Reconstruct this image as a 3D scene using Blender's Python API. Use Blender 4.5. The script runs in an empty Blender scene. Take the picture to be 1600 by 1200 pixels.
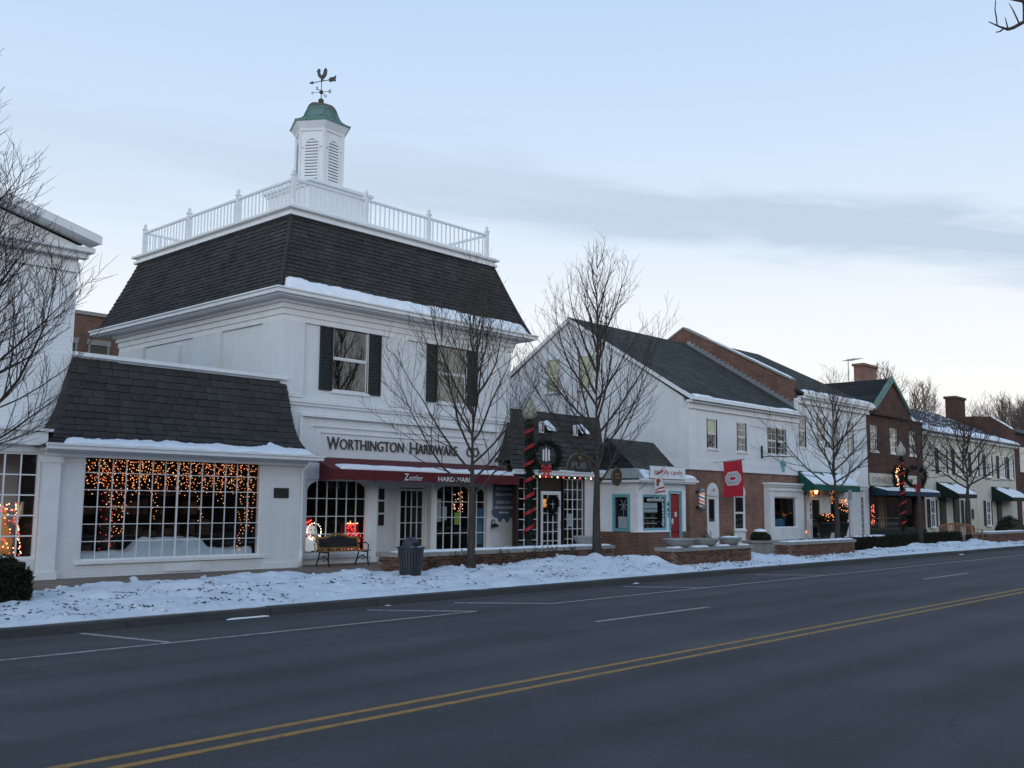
import bpy, math, random
from mathutils import Vector, Matrix, noise

# ------------------------------------------------------------------ camera, sky, sun, exposure
S = bpy.context.scene
COL = S.collection
R_ = math.radians

YAW, PITCH, ROLL = 0.743600552, 0.121377265, 0.00776595894
cam = bpy.data.cameras.new('camera')
cam.sensor_width = 36.0
cam.lens = 1556.0 / 1600.0 * 36.0
cam.clip_start, cam.clip_end = 0.1, 6000
co = bpy.data.objects.new('camera', cam)
COL.objects.link(co)
F = Vector((math.cos(YAW) * math.cos(PITCH), math.sin(YAW) * math.cos(PITCH), math.sin(PITCH)))
Rr = Vector((math.sin(YAW), -math.cos(YAW), 0))
U = Rr.cross(F)
R2 = Rr * math.cos(ROLL) + U * math.sin(ROLL)
U2 = -Rr * math.sin(ROLL) + U * math.cos(ROLL)
m = Matrix((R2, U2, -F)).transposed().to_4x4()
m.translation = Vector((0, 0, 2.0))
co.matrix_world = m
S.camera = co

SUN_DIR = Vector((-0.80, -0.56, 0.20)).normalized()      # towards the bright twilight sky behind the camera's left, where the sun has just gone down
w = bpy.data.worlds.new('World')
S.world = w
w.use_nodes = True
N, L = w.node_tree.nodes, w.node_tree.links
N.clear()
out = N.new('ShaderNodeOutputWorld')
sky = N.new('ShaderNodeTexSky')
sky.sky_type = 'NISHITA'
sky.sun_disc = False
sky.sun_elevation = math.asin(SUN_DIR.z)
sky.sun_rotation = math.atan2(SUN_DIR.x, SUN_DIR.y)
sky.air_density, sky.dust_density, sky.ozone_density = 1.0, 1.2, 2.0
bg1 = N.new('ShaderNodeBackground')
bg1.inputs[1].default_value = 0.12
L.new(sky.outputs[0], bg1.inputs[0])


def nmath(N, L, op, a, b=None, c=None):
    n = N.new('ShaderNodeMath')
    n.operation = op
    for i, x in enumerate((a, b, c)):
        if x is None:
            continue
        if isinstance(x, (int, float)):
            n.inputs[i].default_value = x
        else:
            L.new(x, n.inputs[i])
    return n.outputs[0]


tc = N.new('ShaderNodeTexCoord')
sep = N.new('ShaderNodeSeparateXYZ')
L.new(tc.outputs['Generated'], sep.inputs[0])
dx, dy, dz = sep.outputs
ramp = N.new('ShaderNodeValToRGB')
els = ramp.color_ramp.elements
# pale at the horizon, deeper and darker blue overhead, as after sunset
SKYR = [(0.0, (.99, .935, .885)), (.12, (.97, .955, .94)), (.19, (.88, .92, .96)), (.27, (.73, .83, .95)), (.35, (.63, .77, .95)),
        (.47, (.53, .69, .92)), (.62, (.42, .60, .90)), (.8, (.29, .45, .74)), (1.0, (.22, .37, .65))]
els[0].position, els[0].color = SKYR[0][0], (*SKYR[0][1], 1)
els[1].position, els[1].color = SKYR[1][0], (*SKYR[1][1], 1)
for p_, c_ in SKYR[2:]:
    e = els.new(p_)
    e.color = (*c_, 1)
L.new(nmath(N, L, 'MAXIMUM', dz, 0.0), ramp.inputs[0])
# a sheet of grey-blue stratus on a flat layer overhead: layer coordinates are direction / elevation
zz = nmath(N, L, 'MAXIMUM', dz, 0.05)
px_ = nmath(N, L, 'DIVIDE', dx, zz)
py_ = nmath(N, L, 'DIVIDE', dy, zz)
ac = nmath(N, L, 'ADD', nmath(N, L, 'MULTIPLY', px_, .479), nmath(N, L, 'MULTIPLY', py_, .878))
al = nmath(N, L, 'ADD', nmath(N, L, 'MULTIPLY', px_, .878), nmath(N, L, 'MULTIPLY', py_, -.479))


def cloudnoise(sa_, sc_, detail, dist):
    cmb = N.new('ShaderNodeCombineXYZ')
    L.new(nmath(N, L, 'MULTIPLY', al, sa_), cmb.inputs[0])
    L.new(nmath(N, L, 'MULTIPLY', ac, sc_), cmb.inputs[1])
    nz = N.new('ShaderNodeTexNoise')
    nz.inputs['Scale'].default_value = 1.0
    nz.inputs['Detail'].default_value = detail
    nz.inputs['Roughness'].default_value = .55
    nz.inputs['Distortion'].default_value = dist
    L.new(cmb.outputs[0], nz.inputs['Vector'])
    return nz.outputs[0]


def smooth(v, a, b):
    mr = N.new('ShaderNodeMapRange')
    mr.interpolation_type = 'SMOOTHSTEP'
    L.new(v, mr.inputs[0])
    mr.inputs[1].default_value, mr.inputs[2].default_value = a, b
    return mr.outputs[0]


n1_ = cloudnoise(1.1, 2.4, 9, .5)
n2_ = cloudnoise(.55, 2.6, 9, .6)
acn = nmath(N, L, 'ADD', ac, nmath(N, L, 'MULTIPLY', nmath(N, L, 'SUBTRACT', n1_, .5), 1.0))
band = nmath(N, L, 'MULTIPLY', smooth(acn, 2.46, 2.86), nmath(N, L, 'SUBTRACT', 1.0, smooth(acn, 2.85, 3.55)))
band = nmath(N, L, 'MULTIPLY', band, nmath(N, L, 'ADD', .30, nmath(N, L, 'MULTIPLY', smooth(al, -.3, 2.6), .95)))
veil = nmath(N, L, 'MULTIPLY', smooth(n2_, .48, .72), nmath(N, L, 'MULTIPLY', smooth(ac, 2.4, 3.0), .34))
veil = nmath(N, L, 'MULTIPLY', veil, smooth(dz, .20, .30))
bandf = nmath(N, L, 'MINIMUM', nmath(N, L, 'ADD', band, veil), .95)
mixc = N.new('ShaderNodeMix')
mixc.data_type = 'RGBA'
L.new(bandf, mixc.inputs[0])
L.new(ramp.outputs[0], mixc.inputs[6])
mixc.inputs[7].default_value = (.54, .64, .78, 1)
bg2 = N.new('ShaderNodeBackground')
bg2.inputs[1].default_value = 1.09
L.new(mixc.outputs[2], bg2.inputs[0])
ms = N.new('ShaderNodeMixShader')
ms.inputs[0].default_value = .90
L.new(bg1.outputs[0], ms.inputs[1])
L.new(bg2.outputs[0], ms.inputs[2])
L.new(ms.outputs[0], out.inputs[0])

sl = bpy.data.lights.new('sun', 'SUN')
sl.energy = 0.85
sl.angle = R_(40)
sl.color = (.82, .94, 1.0)
so = bpy.data.objects.new('sun', sl)
so.rotation_euler = SUN_DIR.to_track_quat('Z', 'Y').to_euler()
so.location = (-30, -20, 40)
COL.objects.link(so)

S.view_settings.view_transform = 'Standard'
S.view_settings.look = 'None'
S.view_settings.exposure = 0.0
S.view_settings.gamma = 1.0
S.view_settings.use_curve_mapping = False
S.render.engine = 'CYCLES'
S.cycles.use_denoising = True
S.cycles.max_bounces = 8
S.cycles.transparent_max_bounces = 16
S.cycles.sample_clamp_indirect = 3.0
S.cycles.caustics_reflective = False
S.cycles.caustics_refractive = False

# ------------------------------------------------------------------ mesh helpers
rnd = random.Random(7)
IDENT = Matrix.Identity(4)


class MB:
    def __init__(s):
        s.v, s.f = [], []

    def add(s, vs, fs):
        o = len(s.v)
        s.v += [tuple(p) for p in vs]
        s.f += [tuple(i + o for i in f) for f in fs]
        return s

    def box(s, x0, x1, y0, y1, z0, z1):
        return s.add([(x0, y0, z0), (x1, y0, z0), (x1, y1, z0), (x0, y1, z0), (x0, y0, z1), (x1, y0, z1), (x1, y1, z1), (x0, y1, z1)],
                     [(3, 2, 1, 0), (4, 5, 6, 7), (0, 1, 5, 4), (1, 2, 6, 5), (2, 3, 7, 6), (3, 0, 4, 7)])

    def bar(s, a, b, wx, wz, up=(0, 0, 1)):
        a, b = Vector(a), Vector(b)
        d = (b - a).normalized()
        u = Vector(up)
        r = d.cross(u)
        if r.length < 1e-4:
            r = d.cross(Vector((1, 0, 0)))
        r.normalize()
        u = r.cross(d)
        r, u = r * wx / 2, u * wz / 2
        return s.add([a - r - u, a + r - u, a + r + u, a - r + u, b - r - u, b + r - u, b + r + u, b - r + u],
                     [(3, 2, 1, 0), (4, 5, 6, 7), (0, 1, 5, 4), (1, 2, 6, 5), (2, 3, 7, 6), (3, 0, 4, 7)])

    def quad(s, *p):
        return s.add(p, [tuple(range(len(p)))])

    def prism(s, poly, vec):
        n = len(poly)
        v = Vector(vec)
        a = [Vector(p) for p in poly]
        return s.add(a + [p + v for p in a],
                     [tuple(range(n - 1, -1, -1)), tuple(range(n, 2 * n))] + [(i, (i + 1) % n, n + (i + 1) % n, n + i) for i in range(n)])

    def pxz(s, poly, y0, y1):
        return s.prism([(x, y0, z) for x, z in poly], (0, y1 - y0, 0))

    def pyz(s, poly, x0, x1):
        return s.prism([(x0, y, z) for y, z in poly], (x1 - x0, 0, 0))

    def pxy(s, poly, z0, z1):
        return s.prism([(x, y, z0) for x, y in poly], (0, 0, z1 - z0))

    def tube(s, pts, rad, n=6, cap=True):
        pts = [Vector(p) for p in pts]
        if isinstance(rad, (int, float)):
            rad = [rad] * len(pts)
        o = len(s.v)
        k = len(pts)
        pr = None
        for i, p in enumerate(pts):
            d = pts[min(i + 1, k - 1)] - pts[max(i - 1, 0)]
            d.normalize()
            if pr is None:
                pr = d.cross(Vector((0, 0, 1)) if abs(d.z) < .9 else Vector((1, 0, 0)))
            else:
                pr = pr - d * pr.dot(d)
            pr.normalize()
            q = d.cross(pr)
            for j in range(n):
                a = 2 * math.pi * j / n
                s.v.append(tuple(p + (pr * math.cos(a) + q * math.sin(a)) * rad[i]))
        for i in range(k - 1):
            for j in range(n):
                a, b = o + i * n + j, o + i * n + (j + 1) % n
                s.f.append((a, b, b + n, a + n))
        if cap:
            s.f.append(tuple(o + j for j in range(n - 1, -1, -1)))
            s.f.append(tuple(o + (k - 1) * n + j for j in range(n)))
        return s

    def lathe(s, prof, cx, cy, n=16, a0=0.0, cap=True):
        o = len(s.v)
        k = len(prof)
        for r, z in prof:
            for j in range(n):
                a = a0 + 2 * math.pi * j / n
                s.v.append((cx + r * math.cos(a), cy + r * math.sin(a), z))
        for i in range(k - 1):
            for j in range(n):
                a, b = o + i * n + j, o + i * n + (j + 1) % n
                s.f.append((a, b, b + n, a + n))
        if cap:
            s.f.append(tuple(o + j for j in range(n - 1, -1, -1)))
            s.f.append(tuple(o + (k - 1) * n + j for j in range(n)))
        return s

    def ball(s, c, r, n=8, k=6):
        return s.lathe([(max(.001, r * math.sin(math.pi * i / k)), c[2] - r * math.cos(math.pi * i / k)) for i in range(k + 1)], c[0], c[1], n)

    def octa(s, c, r):
        x, y, z = c
        return s.add([(x + r, y, z), (x - r, y, z), (x, y + r, z), (x, y - r, z), (x, y, z + r), (x, y, z - r)],
                     [(0, 2, 4), (2, 1, 4), (1, 3, 4), (3, 0, 4), (2, 0, 5), (1, 2, 5), (3, 1, 5), (0, 3, 5)])

    def mesh(s, name, smooth=False):
        me = bpy.data.meshes.new(name)
        me.from_pydata(s.v, [], s.f)
        if smooth:
            me.polygons.foreach_set('use_smooth', [True] * len(me.polygons))
        me.update()
        return me

    def build(s, name, mat, parent=None, smooth=False, kind=None, label=None):
        return obj(name, s.mesh(name, smooth), mat, parent, kind, label)


def B():
    return MB()


def obj(name, me, mat, parent=None, kind=None, label=None):
    o = bpy.data.objects.new(name, me)
    COL.objects.link(o)
    if mat is not None and not me.materials:
        me.materials.append(mat)
    if parent is not None:
        adopt(o, parent)
    if kind:
        o['kind'] = kind
    if label:
        o['label'] = label
    return o


def adopt(o, parent):
    o.parent = parent
    o.matrix_parent_inverse = Matrix.Translation(-parent.location) if parent.type == 'EMPTY' else IDENT


def thing(name, label, cat, loc, group=None):
    o = bpy.data.objects.new(name, None)
    o.empty_display_size = .3
    COL.objects.link(o)
    o.location = loc
    o['label'], o['category'] = label, cat
    if group:
        o['group'] = group
    return o


def tag(o, label, cat, group=None):
    o['label'], o['category'] = label, cat
    if group:
        o['group'] = group
    return o


def struct(name, mb, mat, parent=None, smooth=False):
    return mb.build(name, mat, parent, smooth, None if parent else 'structure')


def piece(name, me, mat, parent, loc, rz=0.0, sc=(1, 1, 1), mw=None):
    o = obj(name, me, mat, parent)
    if mw is not None:
        o.matrix_basis = mw
    else:
        o.location = loc
        o.rotation_euler = (0, 0, rz)
        o.scale = sc
    return o


def copy_tree(root, dloc, rz=0.0, label=None):
    """copy a thing, its parts and their sub-parts, moved by dloc"""
    c = root.copy()
    COL.objects.link(c)
    c.location = root.location + Vector(dloc)
    c.rotation_euler = (0, 0, root.rotation_euler.z + rz)
    if label:
        c['label'] = label
    for ch in root.children:
        d = ch.copy()
        COL.objects.link(d)
        d.parent = c
        d.matrix_parent_inverse = ch.matrix_parent_inverse.copy()
        for g in ch.children:
            e_ = g.copy()
            COL.objects.link(e_)
            e_.parent = d
            e_.matrix_parent_inverse = g.matrix_parent_inverse.copy()
    return c


def nz3(x, y, z=0.0):
    return noise.noise(Vector((x, y, z)))


def lerp(a, b, t):
    return a + (b - a) * t


def bil(p00, p10, p01, p11):
    a, b, c, d = map(Vector, (p00, p10, p01, p11))
    return lambda u, v: (a.lerp(b, u)).lerp(c.lerp(d, u), v)


# ------------------------------------------------------------------ materials
MATS = {}


def newmat(name):
    mt = bpy.data.materials.new(name)
    mt.use_nodes = True
    nt = mt.node_tree
    MATS[name] = mt
    return mt, nt.nodes, nt.links, nt.nodes['Principled BSDF']


def rgba(c):
    return (c[0], c[1], c[2], 1)


def ramp2(N, L, fac, stops):
    r = N.new('ShaderNodeValToRGB')
    e = r.color_ramp.elements
    e[0].position, e[0].color = stops[0][0], rgba(stops[0][1])
    e[1].position, e[1].color = stops[1][0], rgba(stops[1][1])
    for p, c in stops[2:]:
        x = e.new(p)
        x.color = rgba(c)
    L.new(fac, r.inputs[0])
    return r.outputs[0]


def noisetex(N, L, scale, detail=4, rough=.55, vec=None, dist=0.0):
    n = N.new('ShaderNodeTexNoise')
    n.inputs['Scale'].default_value = scale
    n.inputs['Detail'].default_value = detail
    n.inputs['Roughness'].default_value = rough
    n.inputs['Distortion'].default_value = dist
    if vec is None:
        t = N.new('ShaderNodeTexCoord')
        vec = t.outputs['Object']
    L.new(vec, n.inputs['Vector'])
    return n.outputs[0]


def bump(N, L, bs, h, strength, dist=.02):
    b = N.new('ShaderNodeBump')
    b.inputs['Strength'].default_value = strength
    b.inputs['Distance'].default_value = dist
    L.new(h, b.inputs['Height'])
    L.new(b.outputs[0], bs.inputs['Normal'])
    return b


def mixcol(N, L, fac, a, b, mode='MIX'):
    mx = N.new('ShaderNodeMix')
    mx.data_type = 'RGBA'
    mx.blend_type = mode
    if isinstance(fac, (int, float)):
        mx.inputs[0].default_value = fac
    else:
        L.new(fac, mx.inputs[0])
    for i, x in ((6, a), (7, b)):
        if isinstance(x, tuple):
            mx.inputs[i].default_value = rgba(x)
        else:
            L.new(x, mx.inputs[i])
    return mx.outputs[2]


def plain(name, c, rough=.6, var=.15, scale=6.0, bmp=.0, metal=0.0, spec=.4, scale2=None):
    """painted / solid surface with uneven tone and fine relief"""
    mt, N, L, bs = newmat(name)
    n1 = noisetex(N, L, scale, 6, .6)
    d = tuple(x * (1 - var) for x in c)
    u = tuple(min(1, x * (1 + var * .5)) for x in c)
    L.new(ramp2(N, L, n1, [(.3, d), (.7, u)]), bs.inputs['Base Color'])
    bs.inputs['Roughness'].default_value = rough
    bs.inputs['Metallic'].default_value = metal
    bs.inputs['Specular IOR Level'].default_value = spec
    if bmp:
        bump(N, L, bs, noisetex(N, L, scale2 or scale * 8, 3), bmp, .01)
    return mt


def emit(name, c, s):
    mt, N, L, bs = newmat(name)
    bs.inputs['Base Color'].default_value = rgba(c)
    bs.inputs['Emission Color'].default_value = rgba(c)
    bs.inputs['Emission Strength'].default_value = s
    return mt


def wallvec(N, L):
    """(x + y, z) so that courses run level on walls along either axis"""
    t = N.new('ShaderNodeTexCoord')
    sp = N.new('ShaderNodeSeparateXYZ')
    L.new(t.outputs['Object'], sp.inputs[0])
    cb = N.new('ShaderNodeCombineXYZ')
    L.new(nmath(N, L, 'ADD', sp.outputs[0], sp.outputs[1]), cb.inputs[0])
    L.new(sp.outputs[2], cb.inputs[1])
    return cb.outputs[0], sp


def bricktex(N, L, vec, bw, bh, mortar=.01, c1=(0, 0, 0), c2=(1, 1, 1), cm=(.5, .5, .5), bias=0):
    b = N.new('ShaderNodeTexBrick')
    b.inputs['Scale'].default_value = 1.0
    b.inputs['Brick Width'].default_value = bw
    b.inputs['Row Height'].default_value = bh
    b.inputs['Mortar Size'].default_value = mortar
    b.inputs['Mortar Smooth'].default_value = .3
    b.inputs['Bias'].default_value = bias
    b.inputs['Color1'].default_value = rgba(c1)
    b.inputs['Color2'].default_value = rgba(c2)
    b.inputs['Mortar'].default_value = rgba(cm)
    L.new(vec, b.inputs['Vector'])
    return b


def brickmat(name, c1, c2, cm, bw=.215, bh=.075, mortar=.011, bmp=.5, stain=.35):
    mt, N, L, bs = newmat(name)
    vec, sp = wallvec(N, L)
    b = bricktex(N, L, vec, bw, bh, mortar, c1, c2, cm)
    n1 = noisetex(N, L, 1.3, 5, .6)
    n2 = noisetex(N, L, 30, 3, .6)
    col = mixcol(N, L, 1.0, b.outputs[0], ramp2(N, L, n1, [(.3, (1 - stain,) * 3), (.75, (1.15,) * 3)]), 'MULTIPLY')
    col = mixcol(N, L, 1.0, col, ramp2(N, L, n2, [(.3, (.75,) * 3), (.7, (1.15,) * 3)]), 'MULTIPLY')
    L.new(col, bs.inputs['Base Color'])
    bs.inputs['Roughness'].default_value = .9
    bs.inputs['Specular IOR Level'].default_value = .2
    h = nmath(N, L, 'SUBTRACT', nmath(N, L, 'MULTIPLY', n2, .3), b.outputs[1])
    bump(N, L, bs, h, bmp, .012)
    return mt


def paintbrick(name, c, bmp=.35):
    mt, N, L, bs = newmat(name)
    vec, sp = wallvec(N, L)
    b = bricktex(N, L, vec, .215, .075, .010)
    n1 = noisetex(N, L, .9, 6, .65)
    n2 = noisetex(N, L, 25, 3, .6)
    st = N.new('ShaderNodeMapping')
    st.inputs['Scale'].default_value = (3.0, .35, 1)
    L.new(vec, st.inputs[0])
    n3 = noisetex(N, L, 2.2, 5, .6, st.outputs[0])
    col = ramp2(N, L, n1, [(.3, tuple(x * .90 for x in c)), (.7, c)])
    col = mixcol(N, L, 1.0, col, ramp2(N, L, n3, [(.30, (.93, .93, .925)), (.62, (1, 1, 1))]), 'MULTIPLY')
    col = mixcol(N, L, nmath(N, L, 'MULTIPLY', b.outputs[1], .20), col, tuple(x * .55 for x in c))
    L.new(col, bs.inputs['Base Color'])
    bs.inputs['Roughness'].default_value = .62
    bs.inputs['Specular IOR Level'].default_value = .3
    h = nmath(N, L, 'SUBTRACT', nmath(N, L, 'MULTIPLY', n2, .35), b.outputs[1])
    bump(N, L, bs, h, bmp, .012)
    return mt


def clapboard(name, c, step=.115):
    mt, N, L, bs = newmat(name)
    vec, sp = wallvec(N, L)
    fr = nmath(N, L, 'FRACT', nmath(N, L, 'DIVIDE', sp.outputs[2], step))
    n1 = noisetex(N, L, 1.1, 5, .6)
    col = ramp2(N, L, n1, [(.3, tuple(x * .9 for x in c)), (.7, c)])
    col = mixcol(N, L, ramp2(N, L, fr, [(.0, (.45,) * 3), (.09, (0, 0, 0))]), col, tuple(x * .45 for x in c))
    L.new(col, bs.inputs['Base Color'])
    bs.inputs['Roughness'].default_value = .6
    bump(N, L, bs, nmath(N, L, 'SUBTRACT', 1.0, fr), .45, .02)
    return mt


def shinglemat(name, c, var=.16):
    """per-piece tone, for roofs whose pieces are real geometry"""
    mt, N, L, bs = newmat(name)
    g = N.new('ShaderNodeNewGeometry')
    oi = N.new('ShaderNodeObjectInfo')
    rn = nmath(N, L, 'FRACT', nmath(N, L, 'ADD', g.outputs['Random Per Island'], oi.outputs['Random']))
    d = tuple(x * (1 - var) for x in c)
    u = tuple(x * (1 + var) for x in c)
    col = ramp2(N, L, rn, [(0, d), (1, u), (.5, (c[0] * 1.05, c[1] * .98, c[2] * .92))])
    n1 = noisetex(N, L, 12, 5, .7)
    n2 = noisetex(N, L, .8, 4, .6)
    col = mixcol(N, L, 1.0, col, ramp2(N, L, n1, [(.3, (.6,) * 3), (.7, (1.3,) * 3)]), 'MULTIPLY')
    col = mixcol(N, L, 1.0, col, ramp2(N, L, n2, [(.3, (.8,) * 3), (.7, (1.2,) * 3)]), 'MULTIPLY')
    L.new(col, bs.inputs['Base Color'])
    bs.inputs['Roughness'].default_value = .92
    bs.inputs['Specular IOR Level'].default_value = .15
    bump(N, L, bs, noisetex(N, L, 60, 3), .3, .006)
    return mt


def rooftex(name, c, rowh=.14, bw=.3, snow=0.0):
    """roofs too far off to tell the pieces apart"""
    mt, N, L, bs = newmat(name)
    t = N.new('ShaderNodeTexCoord')
    sp = N.new('ShaderNodeSeparateXYZ')
    L.new(t.outputs['Object'], sp.inputs[0])
    cb = N.new('ShaderNodeCombineXYZ')
    L.new(sp.outputs[0], cb.inputs[0])
    L.new(nmath(N, L, 'MULTIPLY', sp.outputs[2], 1.8), cb.inputs[1])
    b = bricktex(N, L, cb.outputs[0], bw, rowh, .012, tuple(x * .75 for x in c), tuple(x * 1.25 for x in c), tuple(x * .4 for x in c))
    n1 = noisetex(N, L, .7, 5, .6)
    col = mixcol(N, L, 1.0, b.outputs[0], ramp2(N, L, n1, [(.3, (.75,) * 3), (.7, (1.2,) * 3)]), 'MULTIPLY')
    L.new(col, bs.inputs['Base Color'])
    bs.inputs['Roughness'].default_value = .92
    bs.inputs['Specular IOR Level'].default_value = .15
    bump(N, L, bs, nmath(N, L, 'SUBTRACT', noisetex(N, L, 40, 3), b.outputs[1]), .4, .015)
    return mt


def glassmat(name, tint, ior=1.5, rough=.02):
    """thin pane: mostly clear, mirror-like at grazing angles"""
    mt = bpy.data.materials.new(name)
    mt.use_nodes = True
    MATS[name] = mt
    N, L = mt.node_tree.nodes, mt.node_tree.links
    N.clear()
    o = N.new('ShaderNodeOutputMaterial')
    tr = N.new('ShaderNodeBsdfTransparent')
    tr.inputs[0].default_value = rgba(tint)
    gl = N.new('ShaderNodeBsdfGlossy')
    gl.inputs['Roughness'].default_value = rough
    gl.inputs['Color'].default_value = (1, 1, 1, 1)
    fr = N.new('ShaderNodeFresnel')
    ge = N.new('ShaderNodeNewGeometry')        # same reflectance at both faces of the thin pane
    L.new(nmath(N, L, 'ADD', ior, nmath(N, L, 'MULTIPLY', ge.outputs['Backfacing'], 1.0 / ior - ior)), fr.inputs[0])
    b = N.new('ShaderNodeBump')
    b.inputs['Strength'].default_value = .03
    b.inputs['Distance'].default_value = .05
    L.new(noisetex(N, L, 1.5, 2), b.inputs['Height'])
    L.new(b.outputs[0], gl.inputs['Normal'])
    mx = N.new('ShaderNodeMixShader')
    L.new(fr.outputs[0], mx.inputs[0])
    L.new(tr.outputs[0], mx.inputs[1])
    L.new(gl.outputs[0], mx.inputs[2])
    L.new(mx.outputs[0], o.inputs[0])
    return mt


def snowmat():
    mt, N, L, bs = newmat('snow')
    n1 = noisetex(N, L, 1.2, 5, .6)
    n2 = noisetex(N, L, 9, 5, .65)
    n3 = noisetex(N, L, 45, 4, .6)
    col = ramp2(N, L, n1, [(.3, (.60, .64, .68)), (.65, (.76, .79, .82))])
    col = mixcol(N, L, ramp2(N, L, n2, [(.66, (0, 0, 0)), (.8, (.35,) * 3)]), col, (.40, .39, .37))
    L.new(col, bs.inputs['Base Color'])
    bs.inputs['Roughness'].default_value = .75
    bs.inputs['Specular IOR Level'].default_value = .25
    h = nmath(N, L, 'ADD', n2, nmath(N, L, 'MULTIPLY', n3, .45))
    bump(N, L, bs, h, .6, .05)
    return mt


def roofsnowmat():
    mt, N, L, bs = newmat('roof_snow')
    n1 = noisetex(N, L, 3, 4, .6)
    L.new(ramp2(N, L, n1, [(.3, (.80, .83, .86)), (.65, (.90, .92, .94))]), bs.inputs['Base Color'])
    bs.inputs['Roughness'].default_value = .7
    bs.inputs['Specular IOR Level'].default_value = .25
    bump(N, L, bs, noisetex(N, L, 14, 4), .35, .03)
    return mt


def asphaltmat():
    mt, N, L, bs = newmat('asphalt')
    t = N.new('ShaderNodeTexCoord')
    mp = N.new('ShaderNodeMapping')
    mp.inputs['Scale'].default_value = (.10, 1.0, 1)
    L.new(t.outputs['Object'], mp.inputs[0])
    n1 = noisetex(N, L, .7, 5, .6, mp.outputs[0], .3)      # streaks along the lanes
    n2 = noisetex(N, L, 38, 5, .8)                          # aggregate
    n3 = noisetex(N, L, .35, 5, .65)                        # blotches of dried salt
    vo = N.new('ShaderNodeTexVoronoi')
    vo.feature = 'DISTANCE_TO_EDGE'
    vo.inputs['Scale'].default_value = .22
    wv = N.new('ShaderNodeVectorMath')
    wv.operation = 'ADD'
    nv = N.new('ShaderNodeTexNoise')
    nv.inputs['Scale'].default_value = .9
    nv.inputs['Detail'].default_value = 5
    L.new(t.outputs['Object'], nv.inputs['Vector'])
    L.new(t.outputs['Object'], wv.inputs[0])
    L.new(nv.outputs[1], wv.inputs[1])
    L.new(wv.outputs[0], vo.inputs['Vector'])
    crack = ramp2(N, L, vo.outputs[0], [(.0, (1, 1, 1)), (.006, (0, 0, 0))])
    col = ramp2(N, L, n1, [(.28, (.046, .0450, .0435)), (.72, (.080, .0785, .0755))])
    col = mixcol(N, L, 1.0, col, ramp2(N, L, n2, [(.25, (.48,) * 3), (.75, (1.5,) * 3)]), 'MULTIPLY')
    # wheel tracks polished along each lane
    sp = N.new('ShaderNodeSeparateXYZ')
    L.new(t.outputs['Object'], sp.inputs[0])
    wy = nmath(N, L, 'ADD', sp.outputs[1], nmath(N, L, 'MULTIPLY', n1, .5))
    tr = nmath(N, L, 'ABSOLUTE', nmath(N, L, 'SUBTRACT', nmath(N, L, 'FRACT', nmath(N, L, 'DIVIDE', nmath(N, L, 'SUBTRACT', wy, 8.15), 1.6)), .5))
    col = mixcol(N, L, 1.0, col, ramp2(N, L, tr, [(.08, (.88,) * 3), (.36, (1.08,) * 3)]), 'MULTIPLY')
    col = mixcol(N, L, 1.0, col, ramp2(N, L, n3, [(.3, (.80,) * 3), (.7, (1.2,) * 3)]), 'MULTIPLY')
    col = mixcol(N, L, 1.0, col, ramp2(N, L, noisetex(N, L, 14, 5, .7), [(.3, (.84,) * 3), (.7, (1.16,) * 3)]), 'MULTIPLY')
    cm = nmath(N, L, 'MULTIPLY', nmath(N, L, 'MULTIPLY', crack, .35), ramp2(N, L, n3, [(.42, (0, 0, 0)), (.55, (1, 1, 1))]))
    col = mixcol(N, L, cm, col, (.02, .02, .021))
    L.new(col, bs.inputs['Base Color'])
    bs.inputs['Roughness'].default_value = .85
    bs.inputs['Specular IOR Level'].default_value = .3
    bump(N, L, bs, n2, .5, .006)
    return mt


def paintline(name, c, wear=.5):
    mt, N, L, bs = newmat(name)
    n1 = noisetex(N, L, 7, 6, .7)
    n2 = noisetex(N, L, 60, 3, .7)
    f = nmath(N, L, 'ADD', nmath(N, L, 'MULTIPLY', n1, .6), nmath(N, L, 'MULTIPLY', n2, .4))
    L.new(ramp2(N, L, f, [(wear - .1, (.065, .065, .068)), (wear + .08, c)]), bs.inputs['Base Color'])
    bs.inputs['Roughness'].default_value = .8
    return mt


def pavermat():
    mt, N, L, bs = newmat('brick_paving')
    t = N.new('ShaderNodeTexCoord')
    b = bricktex(N, L, t.outputs['Object'], .2, .1, .006, (.17, .125, .095), (.24, .18, .135), (.15, .13, .115))
    n1 = noisetex(N, L, .8, 5, .6)
    col = mixcol(N, L, 1.0, b.outputs[0], ramp2(N, L, n1, [(.3, (.75,) * 3), (.7, (1.2,) * 3)]), 'MULTIPLY')
    L.new(col, bs.inputs['Base Color'])
    bs.inputs['Roughness'].default_value = .85
    bump(N, L, bs, b.outputs[1], -.4, .006)
    return mt


def coppermat():
    mt, N, L, bs = newmat('weathered_copper')
    n1 = noisetex(N, L, 2.4, 6, .65)
    t = N.new('ShaderNodeTexCoord')
    sp = N.new('ShaderNodeSeparateXYZ')
    L.new(t.outputs['Object'], sp.inputs[0])
    # brown where the patina has worn off the crown
    top = nmath(N, L, 'MULTIPLY', nmath(N, L, 'SUBTRACT', sp.outputs[2], 16.75), 1.6)
    f = nmath(N, L, 'ADD', n1, nmath(N, L, 'MAXIMUM', top, -.12))
    L.new(ramp2(N, L, f, [(.36, (.135, .235, .20)), (.48, (.095, .165, .14)), (.58, (.11, .105, .08)), (.72, (.125, .10, .08))]), bs.inputs['Base Color'])
    bs.inputs['Roughness'].default_value = .65
    bs.inputs['Metallic'].default_value = .15
    return mt


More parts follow.
